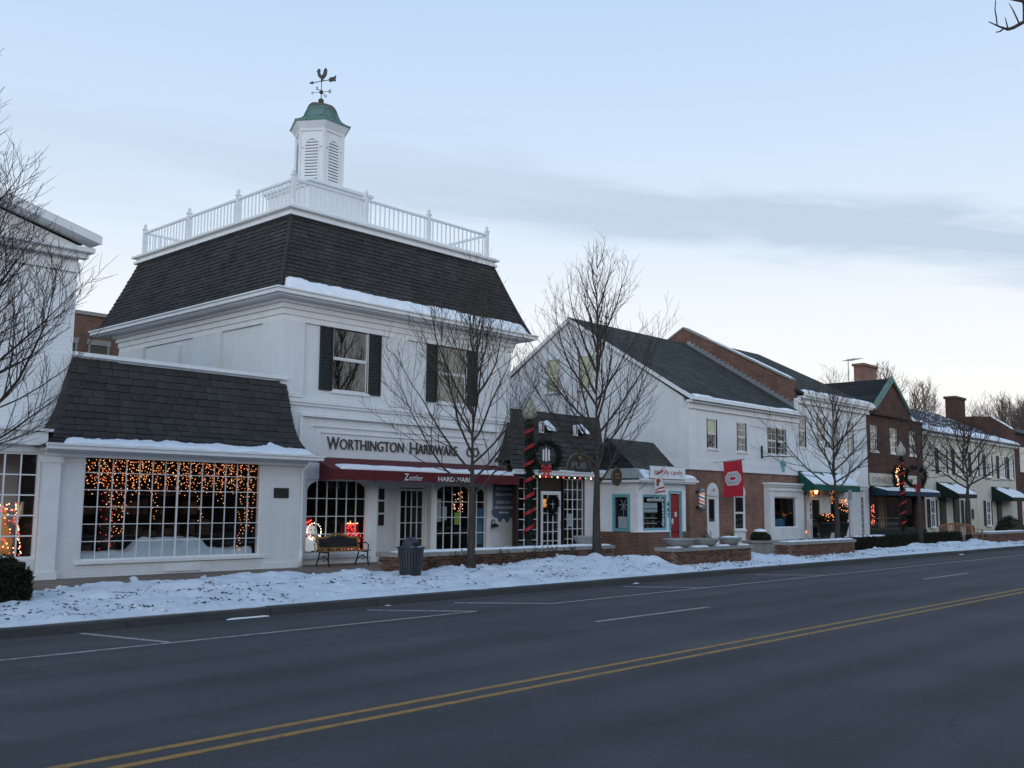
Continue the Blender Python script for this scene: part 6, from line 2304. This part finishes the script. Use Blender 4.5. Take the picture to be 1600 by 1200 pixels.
seat_wall('long low brick seat wall behind the litter bin, snow along its top', 16.9, 25.8, 19.3, 20.2, .78, [(17.0, 25.7)], 1)
seat_wall('brick seat wall carrying three concrete bowls', 25.8, 30.45, 17.0, 17.65, .75, [(25.85, 26.3), (26.9, 27.8), (28.45, 29.1), (29.7, 30.35)], 2)
seat_wall('snow-topped brick seat wall before the green awning', 33.45, 38.85, 17.1, 17.75, .77, [(33.55, 38.8)], 3)
seat_wall('farthest brick seat wall at the right edge, past the wooden bench', 55.8, 61.8, 17.2, 17.9, .80, [(55.9, 61.7)], 4, limit=120)
seat_wall('short brick pier between clipped hedges under the blue awning', 42.0, 44.0, 18.3, 18.8, .75, [(42.1, 43.9)], 5, limit=60)


def bowl(label, x, y, z, rad, h, plants, seed, snow_=False):
    t = thing('planter_bowl', label, 'planter', (x, y, z), 'concrete planter bowls')
    B().lathe([(rad * .50, z), (rad * .62, z + .03), (rad * .86, z + h * .55), (rad * .97, z + h * .84), (rad, z + h * .86), (rad, z + h), (rad * .9, z + h), (rad * .86, z + h * .82), (.02, z + h * .80)], x, y, 24).build('bowl', M['concrete'], t, True)
    r = random.Random(seed)
    if snow_:
        mb = B().lathe([(rad * .86, z + h * .84), (rad * .7, z + h * 1.0), (rad * .4, z + h * 1.13), (.01, z + h * 1.16)], x, y, 16)
        mb.build('snow', M['rsnow'], t, True)
    if plants:
        mb = B()
        for k in range(plants):
            a, q = r.uniform(0, 6.28), r.uniform(0, rad * .5)
            p0 = Vector((x + q * math.cos(a), y + q * math.sin(a), z + h * .8))
            tip = p0 + Vector((r.gauss(0, .08), r.gauss(0, .08), r.uniform(.12, .32)))
            mb.tube([p0, p0.lerp(tip, .6) + Vector((0, 0, .03)), tip], [.008, .012, .002], 4)
        mb.build('dry_stems', M['dryplant'], t)


bowl('left one of three concrete bowls on the brick seat wall, empty', 26.55, 17.33, .752, .50, .27, 0, 1)
bowl('middle one of three concrete bowls, with dry spiky stems', 28.15, 17.33, .752, .42, .25, 14, 2)
bowl('right one of three concrete bowls, with snow and dry stems', 29.62, 17.33, .752, .40, .26, 10, 3, True)
bowl('concrete bowl on the right end of the long seat wall, behind the tree trunk', 25.0, 19.75, .782, .46, .28, 0, 4)
bx_ = thing('square_planter', 'square stone planter with a dark clipped ball bush and snow', 'planter', (36.2, 19.8, .2))
B().box(35.5, 36.9, 19.4, 20.2, .18, .62).box(35.44, 36.96, 19.34, 20.26, .62, .70).build('box', M['stone'], bx_)
r = random.Random(77)
mb = B()
for k in range(240):
    v_ = Vector((r.gauss(0, 1), r.gauss(0, 1), abs(r.gauss(0, 1)))).normalized()
    needles(mb, (36.2 + v_.x * .40, 19.8 + v_.y * .34, .74 + v_.z * .32), 5, .12, r, wid=.02)
mb.lathe([(.36, .70), (.40, .85), (.25, 1.0), (.02, 1.06)], 36.2, 19.8, 10)
mb.build('bush', M['hedge'], bx_)
B().lathe([(.30, 1.04), (.22, 1.12), (.02, 1.16)], 36.2, 19.8, 10).build('snow', M['rsnow'], bx_, True)

# ------------------------------------------------------------------ litter bin
bn = thing('litter_bin', 'dark slatted metal litter bin with domed lid standing in snow', 'litter bin', (16.15, 18.1, .2))
bx0, by0 = 16.15, 18.1
B().lathe([(.215, .20), (.23, .92)], bx0, by0, 20).build('liner', M['blk'], bn, True)
slm = B().add([(-.024, 0, 0), (.024, 0, 0), (.027, 0, .62), (.035, 0, .80), (-.035, 0, .80), (-.027, 0, .62), (-.024, .012, 0), (.024, .012, 0), (.027, .012, .62), (.035, .012, .80), (-.035, .012, .80), (-.027, .012, .62)],
              [(0, 1, 2, 5), (5, 2, 3, 4), (6, 11, 8, 7), (11, 10, 9, 8), (0, 6, 7, 1), (1, 7, 8, 2), (2, 8, 9, 3), (0, 5, 11, 6), (5, 4, 10, 11), (4, 3, 9, 10)])
slm = slm.mesh('slat')
slm.materials.append(M['bin'])
for k in range(26):
    a = 2 * math.pi * k / 26
    o = piece('slat', slm, None, bn, (0, 0, 0))
    o.matrix_basis = Matrix.Translation((bx0 + .24 * math.cos(a), by0 + .24 * math.sin(a), .18)) @ Matrix.Rotation(a + math.pi / 2, 4, 'Z') @ Matrix.Rotation(R_(5.5), 4, 'X')
for z, rr in ((.19, .245), (.985, .33)):
    B().tube([(bx0 + rr * math.cos(a), by0 + rr * math.sin(a), z) for a in [k * math.pi / 12 for k in range(25)]], .022, 6).build('hoop', M['bin'], bn)
B().lathe([(.31, .965), (.27, .985), (.24, 1.0), (.225, 1.02), (.205, 1.10), (.15, 1.18), (.07, 1.225), (.005, 1.235)], bx0, by0, 20).build('dome_lid', M['bin'], bn, True)
B().box(bx0 - .10, bx0 + .08, by0 - .225, by0 - .18, 1.03, 1.11).build('opening', M['blk'], bn)
snow_patch(bn, 'rim_snow', lambda u, v: Vector((bx0 + (.30 - .05 * v) * math.cos(R_(200 + 110 * u)), by0 + (.30 - .05 * v) * math.sin(R_(200 + 110 * u)), .975 + .02 * v)), .9, .035, 30, 4, 120, .6, 4)

# ------------------------------------------------------------------ bench by the paned window
be = thing('iron_wood_bench', 'bench with black iron legs and arched wooden back before the lit window', 'bench', (18.1, 23.1, .24))
zg = .245
for x in (17.32, 18.72):
    lg = B()
    lg.tube([(x, 22.78, zg), (x, 22.86, zg + .2), (x, 22.84, zg + .40)], .022, 6)
    lg.tube([(x, 23.42, zg), (x, 23.32, zg + .2), (x, 23.26, zg + .40)], .022, 6)
    lg.tube([(x, 22.84, zg + .40), (x, 23.05, zg + .40), (x, 23.26, zg + .41)], .020, 6)
    lg.tube([(x, 22.87, zg + .2), (x, 23.05, zg + .30), (x, 23.31, zg + .2)], .014, 6)
    lg.tube([(x + .0, 23.05 + .06 * math.cos(a), zg + .22 + .06 * math.sin(a)) for a in [k * math.pi / 5 for k in range(11)]], .010, 5)
    lg.tube([(x, 22.84, zg + .40), (x, 22.82, zg + .60), (x, 22.95, zg + .66), (x, 23.30, zg + .62)], .018, 6)
    lg.build('leg', M['iron'], be)
for k in range(5):
    y = 22.80 + k * .105
    sbox('seat_slat', M['wood'], be, 17.22, 18.82, y, y + .085, zg + .425, zg + .45)
bkf = lambda z: 23.28 + (z - .42) * .22       # the back leans away


def bpt(x, z):
    return (x, bkf(z), zg + z)


bm = B().bar(bpt(17.30, .46), bpt(17.30, .80), .055, .03).bar(bpt(18.74, .46), bpt(18.74, .80), .055, .03)
bm.build('back_post', M['wood'], be)
B().bar(bpt(17.27, .50), bpt(18.77, .50), .03, .06).build('lower_rail', M['wood'], be)
tr2 = B()
pr0 = [bpt(17.27 + 1.5 * i / 14, .80 + .10 * max(0, math.sin(math.pi * (i - 3) / 8)) if 3 <= i <= 11 else .80) for i in range(15)]
for a, b_ in zip(pr0, pr0[1:]):
    tr2.bar(a, b_, .03, .06)
tr2.build('arched_rail', M['wood'], be)
ir = B()
for i in range(13):
    for j in range(4):
        c = Vector(bpt(17.40 + i * .103, .57 + j * .065))
        ir.tube([c + Vector((.05 * math.cos(a), 0, .032 * math.sin(a))) for a in [k * math.pi / 4 for k in range(9)]], .007, 4, False)
ir.bar(bpt(17.33, .54), bpt(18.72, .54), .012, .02).bar(bpt(17.33, .78), bpt(18.72, .78), .012, .02)
B().prism([bpt(17.34, .53), bpt(18.70, .53), bpt(18.70, .79), bpt(18.3, .84), bpt(17.75, .84), bpt(17.34, .79)], (0, .006, 0)).build('back_panel', M['iron'], be)
ir.build('iron_lattice', M['iron'], be)

# wooden slatted bench far right
b2 = thing('slatted_wood_bench', 'curved-back slatted wooden bench among the snow at right', 'bench', (55.6, 18.6, .25))
bc, be_x = Vector((54.3, 18.15, .32)), Vector((R2.x * .95 + .18, R2.y * .95 + .18, 0)).normalized()
be_y = Vector((-be_x.y, be_x.x, 0))


def bq(u, d, z):
    return bc + be_x * u + be_y * d + Vector((0, 0, z))


for s_ in (-1.05, 1.05):
    B().bar(bq(s_, -.28, 0), bq(s_, -.28, .62), .06, .06).build('front_leg', M['wood2'], b2)
    B().bar(bq(s_, .26, 0), bq(s_, .34, .80), .06, .06).build('rear_leg', M['wood2'], b2)
    B().bar(bq(s_, -.30, .62), bq(s_, .32, .64), .07, .03).build('arm', M['wood2'], b2)
for k in range(5):
    B().bar(bq(-1.0, -.28 + k * .115, .42), bq(1.0, -.28 + k * .115, .42), .09, .025).build('seat_slat', M['wood2'], b2)
tp = [bq(-1.05 + 2.1 * i / 12, .34, .78 + .14 * math.sin(math.pi * i / 12)) for i in range(13)]
t_ = B()
for a, b_ in zip(tp, tp[1:]):
    t_.bar(a, b_, .05, .09)
t_.build('top_rail', M['wood2'], b2)
for i in range(15):
    u = -.95 + i * 1.9 / 14
    B().bar(bq(u, .28, .46), bq(u, .33, .76 + .13 * math.sin(math.pi * (u + 1.05) / 2.1)), .05, .02).build('back_slat', M['wood2'], b2)

# ------------------------------------------------------------------ street lamps with garlands
def lamp(label, x, y, z0, ztop, seed, ribbon=True):
    t = thing('street_lamp', label, 'street lamp', (x, y, z0), 'garlanded street lamps')
    zt = ztop - .78
    B().lathe([(.20, z0), (.20, z0 + .10), (.15, z0 + .16), (.13, z0 + .45), (.10, z0 + .55), (.085, z0 + .7), (.06, zt - .2), (.09, zt - .14), (.06, zt - .08), (.10, zt - .02), (.12, zt)], x, y, 12).build('post', M['dkgreencanvas'], t, True)
    B().lathe([(.12, zt), (.20, zt + .08), (.235, zt + .22), (.22, zt + .36), (.14, zt + .52), (.12, zt + .54), (.10, zt + .60), (.05, zt + .66), (.05, zt + .70), (.02, zt + .76), (.003, zt + .78)], x, y, 14).build('globe', M['globe'], t, True)
    r = random.Random(seed)
    mb = B()
    n = int((zt - z0 - .8) / .022)
    for k in range(n):
        z = z0 + .75 + (zt - z0 - .85) * k / n
        a = k * .9
        needles(mb, (x + .09 * math.cos(a), y + .09 * math.sin(a), z), 17, .15, r, wid=.013)
    mb.build('garland', M['garland'], t, kind='stuff')
    if ribbon:
        rb = B()
        n = 150
        h = zt - z0 - .9
        for k in range(n):
            a0, a1 = k * .30, (k + 1) * .30
            q0, q1 = z0 + .8 + h * k / n, z0 + .8 + h * (k + 1) / n
            rr = .165 + .02 * math.sin(k * .7)
            rb.add([(x + rr * math.cos(a0), y + rr * math.sin(a0), q0 - .05), (x + rr * math.cos(a1), y + rr * math.sin(a1), q1 - .05),
                    (x + rr * math.cos(a1), y + rr * math.sin(a1), q1 + .06), (x + rr * math.cos(a0), y + rr * math.sin(a0), q0 + .06)], [(0, 1, 2, 3)])
        rb.build('ribbon', M['red'], t)
    return t


lx, ly = 22.88, 20.30
lamp('near street lamp wound with garland and red ribbon outside the pub', lx, ly, zs(ly), 5.42, 1)
wc = Vector((lx, ly, 3.52)) + Vector((R2.x, R2.y, 0)).normalized() * .52
wt_ = wreath('lamp_wreath', 'big evergreen wreath with red bow hung on the near street lamp', tuple(wc), tuple(Vector((R2.x, R2.y, 0))), .40, 201)
ex_ = Vector((R2.x, R2.y, 0)).normalized()
cd = B()
for k in (-1, 0, 1):
    cd.lathe([(.028, wc.z - .17 + .02 * abs(k)), (.028, wc.z + .20 - .05 * abs(k)), (.004, wc.z + .26 - .05 * abs(k))], wc.x + ex_.x * k * .085, wc.y + ex_.y * k * .085, 8)
cd.build('candle', M['wtrim'], wt_)
B().bar(wc + ex_ * -.3 + Vector((0, 0, -.19)), wc + ex_ * .3 + Vector((0, 0, -.19)), .03, .03).bar(wc + ex_ * -.5 + Vector((0, 0, .40)), wc + Vector((0, 0, .40)), .03, .03).build('bracket', M['iron'], wt_)
lx2, ly2 = 51.4, 20.0
lamp('far street lamp wound with ribbon before the gabled brick shop', lx2, ly2, zs(ly2), 5.45, 2)
wc2 = Vector((lx2, ly2, 3.62)) + ex_ * .72
w2 = wreath('lamp_wreath', 'big dark wreath with red bow hung on the far street lamp', tuple(wc2), tuple(ex_), .50, 202)
B().bar(wc2 + ex_ * -.72 + Vector((0, 0, .48)), wc2 + Vector((0, 0, .48)), .03, .03).build('bracket', M['iron'], w2)
sp_ = thing('sign_post', 'thin grey metal post at the end of the snowy seat wall', 'post', (39.6, 17.6, .2))
B().tube([(39.55, 17.6, .15), (39.6, 17.6, 2.75)], .035, 8).build('pole', M['grey'], sp_)
B().box(39.42, 39.78, 17.555, 17.565, 2.35, 2.75).build('back_plate', M['grey'], sp_)


# urns with clipped bushes under the green awning
def urn(label, x, y, kind, seed):
    t = thing('door_urn', label, 'urn', (x, y, zs(y)), 'urns under the green awning')
    z = zs(y)
    B().lathe([(.26, z), (.28, z + .05), (.20, z + .12), (.30, z + .55), (.42, z + .95), (.46, z + 1.0), (.46, z + 1.05), (.38, z + 1.05), (.36, z + .95), (.02, z + .9)], x, y, 16).build('pot', M['blk'], t, True)
    r = random.Random(seed)
    mb = B()
    hh = .35 if kind == 0 else .95
    for k in range(260):
        v_ = Vector((r.gauss(0, 1), r.gauss(0, 1), r.gauss(0, .8))).normalized()
        needles(mb, (x + v_.x * .42, y + v_.y * .42, z + 1.05 + hh * .5 + v_.z * hh * .55), 5, .13, r, wid=.02)
    mb.lathe([(.3, z + .95), (.40, z + 1.05 + hh * .4), (.28, z + 1.05 + hh * .8), (.02, z + 1.05 + hh)], x, y, 10)
    mb.build('bush', M['hedge'], t)
    bulbs(t, [(x + .44 * math.cos(a) * q, y - .44 * abs(math.sin(a)) * q, z + 1.1 + hh * r.uniform(.1, 1.1) if kind == 0 else z + 1.55 + .65 * r.random()) for a, q in [(r.uniform(0, 6.28), r.uniform(.7, 1.05)) for k in range(46)]], .020, M['amber'])
    return t


urn('low dark urn with glowing bulbs left of the doorway under the green awning', 47.9, 22.6, 0, 1)
urn('tall dark urn bush topped with bulbs right of the doorway under the green awning', 49.75, 22.6, 1, 2)


# ------------------------------------------------------------------ hedges and shrubs
def hedge(name, label, x0, x1, y0, y1, z0, z1, n, seed, cat='hedge', snow_=True, group=None, round_=0.0):
    t = thing(name, label, cat, ((x0 + x1) / 2, (y0 + y1) / 2, z0), group)
    r = random.Random(seed)
    mb = B()
    mb.box(x0 + .08, x1 - .08, y0 + .08, y1 - .08, z0, z1 - .1)
    for k in range(n):
        f = r.random()
        x, y, z = r.uniform(x0, x1), r.uniform(y0, y1), r.uniform(z0, z1)
        if f < .45:
            y = y0 + abs(r.gauss(0, .05))
        elif f < .8:
            z = z1 - abs(r.gauss(0, .05))
        elif f < .9:
            x = x0 + abs(r.gauss(0, .05))
        else:
            x = x1 - abs(r.gauss(0, .05))
        if round_:
            cx_, cy_2 = (x0 + x1) / 2, (y0 + y1) / 2
            q = max(abs(x - cx_) / (x1 - x0), abs(y - cy_2) / (y1 - y0)) * 2
            z = z - round_ * max(0, (z - z0) / (z1 - z0)) * q ** 4
        z += .06 * nz3(x * 3, y * 3, seed)
        needles(mb, (x, y, z), 4, .10, r, wid=.018)
    mb.build('foliage', M['hedge'], t, kind='stuff')
    if snow_:
        a = x0 + .1
        k = 0
        while a < x1 - .3:
            b_ = min(x1 - .05, a + r.uniform(.5, 1.8))
            if r.random() < .6:
                snow_patch(t, 'snow', bil((a, y0 + .05, z1), (b_, y0 + .05, z1), (a, y1 - .05, z1), (b_, y1 - .05, z1)), .8, .06, 24, 5, seed + k, .5, 2)
            a = b_ + r.uniform(0, .6)
            k += 1
    return t


hedge('clipped_hedge', 'dark clipped hedge right of the snowy brick seat wall', 39.9, 47.3, 17.75, 18.25, .2, .80, 2600, 301, group='clipped hedges along the verge')
hedge('clipped_hedge', 'dark clipped hedge left of the slatted wooden bench', 48.3, 53.4, 17.8, 18.35, .2, .82, 1800, 302, group='clipped hedges along the verge', snow_=False)
hedge('clipped_hedge', 'low dark planting under the lit urns, behind the snowy seat wall', 37.2, 41.5, 19.6, 20.2, .2, .62, 1400, 303, group='clipped hedges along the verge')
hedge('clipped_bush', 'dark clipped bush on the verge at the left edge', 5.8, 7.28, 17.95, 19.05, .20, 1.06, 5200, 304, 'bush', snow_=False, round_=.30)
o = [x for x in bpy.data.objects if x.name.startswith('clipped_bush')][0]
snow_patch(o, 'snow', bil((6.2, 18.2, 1.03), (7.0, 18.2, 1.03), (6.2, 18.7, 1.05), (7.0, 18.7, 1.05)), .6, .05, 30, 6, 305, .8, 3)
fk = thing('far_shrub', 'dark rounded shrub at the right edge beyond the last seat wall', 'bush', (66, 21.3, .2))
r = random.Random(306)
mb = B()
for k in range(500):
    v_ = Vector((r.gauss(0, 1), r.gauss(0, 1), abs(r.gauss(0, 1)))).normalized() * r.uniform(.85, 1.05)
    needles(mb, (70.8 + v_.x * 1.0, 20.6 + v_.y * .8, .25 + v_.z * 1.25), 5, .2, r, wid=.03)
mb.lathe([(.9, .2), (.92, .7), (.6, 1.2), (.05, 1.45)], 70.8, 20.6, 12)
mb.build('foliage', M['hedge'], fk)


def dryplant(label, x, y, h, seed):
    t = thing('dry_shrub', label, 'shrub', (x, y, .3), 'dry shrubs along the long seat wall')
    r = random.Random(seed)
    mb = B()
    for k in range(16):
        p0 = Vector((x + r.gauss(0, .06), y + r.gauss(0, .04), .28))
        tip = Vector((x + r.gauss(0, .28), y + r.uniform(-.25, .05), .28 + h * r.uniform(.5, 1.1)))
        mid = p0.lerp(tip, .5) + Vector((r.gauss(0, .05), r.gauss(0, .05), .05))
        mb.tube([p0, mid, tip], [.007, .005, .003], 4)
        for q in range(4):
            needles(mb, mid.lerp(tip, r.random()), 2, .06, r, wid=.02)
    mb.build('stems', M['dryplant'], t)


for k, (x, h) in enumerate(((17.9, .42), (18.9, .55), (19.6, .45), (20.4, .5), (21.2, .42), (21.9, .55), (22.7, .5), (23.4, .6))):
    nth = ('first', 'second', 'third', 'fourth', 'fifth', 'sixth', 'seventh', 'last')[k]
    dryplant(nth + ' dry shrub from the litter bin along the long seat wall', x, 19.16, h, 400 + k)


# ------------------------------------------------------------------ bare trees
def bare_tree(name, label, base, H, spread, seed, trunk_r=.12, fork=2.3, nprim=26, group=None, twig=.0050, dens=.88, mat='twig', up=1.15, extra=(), bark='bark', lean=(0, 0), wide=58, limbs=()):
    t = thing(name, label, 'tree', base, group)
    r = random.Random(seed)
    base = Vector(base)
    tr = []
    n = 14
    for i in range(n + 1):
        s = i / n
        tr.append(base + Vector((.12 * nz3(s * 3, seed) + lean[0] * s * s, .12 * nz3(s * 3, seed + 7) + lean[1] * s * s, H * s)))
    rad = [trunk_r * (1.25 if i == 0 else 1.0) * max(.05, (1 - .80 * min(1, (i / n) / (fork / H + .25))) if i / n > fork / H else 1 - .25 * (i / n) / (fork / H)) for i in range(n + 1)]
    rad = [max(x * (1 - i / n) ** .55 if i else x, .004) for i, x in enumerate(rad)]
    B().tube(tr, rad, 9).build('trunk', M[bark], t, True)
    cr_ = B()

    def tp(s):
        q = s * n
        i = min(int(q), n - 1)
        return tr[i].lerp(tr[i + 1], q - i)

    def curve(p, d, L_, k, lift, wob):
        pts = [p.copy()]
        d = d.normalized()
        for i in range(k):
            d = (d + Vector((r.gauss(0, wob), r.gauss(0, wob), lift + r.gauss(0, wob * .6)))).normalized()
            p = p + d * L_ / k
            pts.append(p.copy())
        return pts

    def at(pts, s):
        q = s * (len(pts) - 1)
        i = min(int(q), len(pts) - 2)
        return pts[i].lerp(pts[i + 1], q - i), (pts[i + 1] - pts[i]).normalized()

    prim = []
    for k in range(nprim):
        s = (k + r.random() * .8) / nprim
        h = lerp(fork, H * .93, s ** 1.05)
        az = k * 2.399 + r.uniform(-.4, .4)
        ang = R_(lerp(wide, 24, s ** .7) + r.uniform(-7, 7))
        L_ = spread * (1.05 * (1 - s) ** .65 + .16) * r.uniform(.8, 1.15)
        d = Vector((math.cos(az) * math.sin(ang), math.sin(az) * math.sin(ang), math.cos(ang)))
        prim.append((tp(h / H), d, L_, lerp(.075, .03, s) * trunk_r / .12 * (.6 + .4 * L_ / spread)))
    for p, d, L_, rr in extra:
        prim.append((Vector(p), Vector(d), L_, rr))
    for p, d, L_, r0 in prim:
        pts = curve(p, d, L_, 8, .085 * up, .085)
        r0 = min(r0 * .72, .036 * trunk_r / .12)
        cr_.tube(pts, [max(twig, r0 * (1 - .92 * i / 8)) for i in range(9)], 5, False)
        ns = max(3, int(L_ * 4.6 * dens))
        for j in range(ns):
            s = .16 + .84 * (j + r.random()) / ns
            q, dd = at(pts, min(1, s))
            sd = dd.cross(Vector((r.gauss(0, 1), r.gauss(0, 1), r.gauss(0, 1)))).normalized()
            d2 = (dd * .75 + sd * .75 + Vector((0, 0, .25 * up))).normalized()
            L2 = L_ * (.52 * (1 - s) + .16) * r.uniform(.6, 1.2)
            p2 = curve(q, d2, L2, 5, .10 * up, .13)
            r2 = max(twig, r0 * (1 - .9 * s) * .5)
            cr_.tube(p2, [max(twig * .8, r2 * (1 - .85 * i / 5)) for i in range(6)], 4, False)
            nt = max(2, int(L2 * 6.5 * dens))
            for m_ in range(nt):
                s3 = .2 + .8 * (m_ + r.random()) / nt
                q3, d3 = at(p2, min(1, s3))
                sd = d3.cross(Vector((r.gauss(0, 1), r.gauss(0, 1), r.gauss(0, 1)))).normalized()
                d4 = (d3 * .8 + sd * .7 + Vector((0, 0, .2 * up))).normalized()
                p3 = curve(q3, d4, r.uniform(.16, .5) * (.5 + .5 * spread / 3.5), 2, .1 * up, .08)
                cr_.tube(p3, [twig * .85, twig * .7, twig * .45], 3, False)
    for pts, rad_ in limbs:
        cr_.tube(pts, rad_, 6, False)
    cr_.build('crown', M[mat], t)
    return t


bare_tree('street_tree', 'bare street tree before the hardware shop front', (18.4, 18.3, .3), 7.7, 3.3, 5, .115, 2.25, 24, 'bare street trees', extra=[((18.38, 18.3, 2.35), (-.78, .15, .45), 4.4, .045), ((18.38, 18.3, 2.2), (.75, -.1, .6), 3.6, .04)])
bare_tree('street_tree', 'tall bare street tree with thick trunk before the candy shop', (23.95, 18.5, .35), 9.9, 3.3, 8, .14, 2.7, 30, 'bare street trees', extra=[((23.95, 18.5, 2.6), (.75, -.2, .7), 4.6, .05), ((23.95, 18.5, 2.9), (-.75, .2, .7), 4.6, .05)])
bare_tree('street_tree', 'bare spreading tree before the green awning', (39.0, 17.9, .3), 6.9, 3.3, 12, .13, 2.3, 22, 'bare street trees', up=.55, wide=66)
bare_tree('street_tree', 'slim bare tree beside the far street lamp and blue awning', (48.0, 17.9, .3), 7.7, 2.6, 15, .12, 3.0, 20, 'bare street trees', dens=.8)
bare_tree('street_tree', 'wide bare tree standing behind the slatted wooden bench', (55.6, 18.2, .3), 6.6, 4.0, 18, .17, 2.6, 22, 'bare street trees', up=.45, wide=70, dens=.85)
bare_tree('street_tree', 'bare tree reaching in at the left edge', (5.3, 17.9, .2), 10.0, 3.1, 22, .14, 2.2, 48, 'bare street trees', dens=1.4, extra=[((5.3, 17.9, 2.3), (.8, .1, .25), 3.2, .045)])
# a tree on the near side of the street whose twig tips hang into the top right corner
bare_tree('near_tree', 'bare twig tips of a near tree in the top right corner', (13.6, -1.6, .14), 9.5, 3.6, 27, .17, 4.2, 14, None, twig=.006, dens=.6, up=.3,
          limbs=[([(13.6, -1.5, 5.6), (13.3, .2, 6.9), (12.6, 2.0, 7.75), (12.1, 2.8, 7.72), (11.81, 3.0, 7.50), (11.45, 3.02, 7.30), (11.15, 3.0, 7.16), (10.85, 3.0, 7.08), (10.5, 3.0, 7.0)], [.05, .04, .03, .026, .022, .019, .016, .010, .005]),
                 ([(10.78, 3.0, 7.06), (10.76, 3.0, 7.16), (10.73, 3.0, 7.22), (10.77, 3.0, 7.34)], [.007, .007, .006, .005]), ([(10.98, 3.0, 7.1), (10.8, 2.98, 7.0), (10.66, 2.98, 6.94)], [.009, .008, .006]),
                 ([(11.6, 3.0, 7.40), (11.4, 3.0, 7.47), (11.25, 3.0, 7.5)], [.009, .007, .003]), ([(11.16, 3.0, 7.17), (11.08, 3.0, 7.27)], [.009, .004]), ([(11.8, 3.0, 7.5), (11.9, 3.02, 7.75), (12.0, 3.1, 8.1)], [.015, .012, .009]),
                 ([(12.1, 2.8, 7.72), (11.2, 3.6, 7.9), (10.2, 3.3, 7.35), (9.4, 3.1, 6.86), (9.22, 3.0, 6.74)], [.018, .012, .009, .007, .005]), ([(9.4, 3.1, 6.86), (9.12, 3.05, 6.72)], [.006, .004])])
far1 = bpy.data.objects['street_tree']
copy_tree(far1, (14.6, -20.3, -.15), 1.0, 'bare tree across the street, mirrored in the left upper window')
copy_tree(far1, (24.0, -20.6, -.15), 2.2, 'bare tree across the street, mirrored in the right upper window')
# trees behind the buildings
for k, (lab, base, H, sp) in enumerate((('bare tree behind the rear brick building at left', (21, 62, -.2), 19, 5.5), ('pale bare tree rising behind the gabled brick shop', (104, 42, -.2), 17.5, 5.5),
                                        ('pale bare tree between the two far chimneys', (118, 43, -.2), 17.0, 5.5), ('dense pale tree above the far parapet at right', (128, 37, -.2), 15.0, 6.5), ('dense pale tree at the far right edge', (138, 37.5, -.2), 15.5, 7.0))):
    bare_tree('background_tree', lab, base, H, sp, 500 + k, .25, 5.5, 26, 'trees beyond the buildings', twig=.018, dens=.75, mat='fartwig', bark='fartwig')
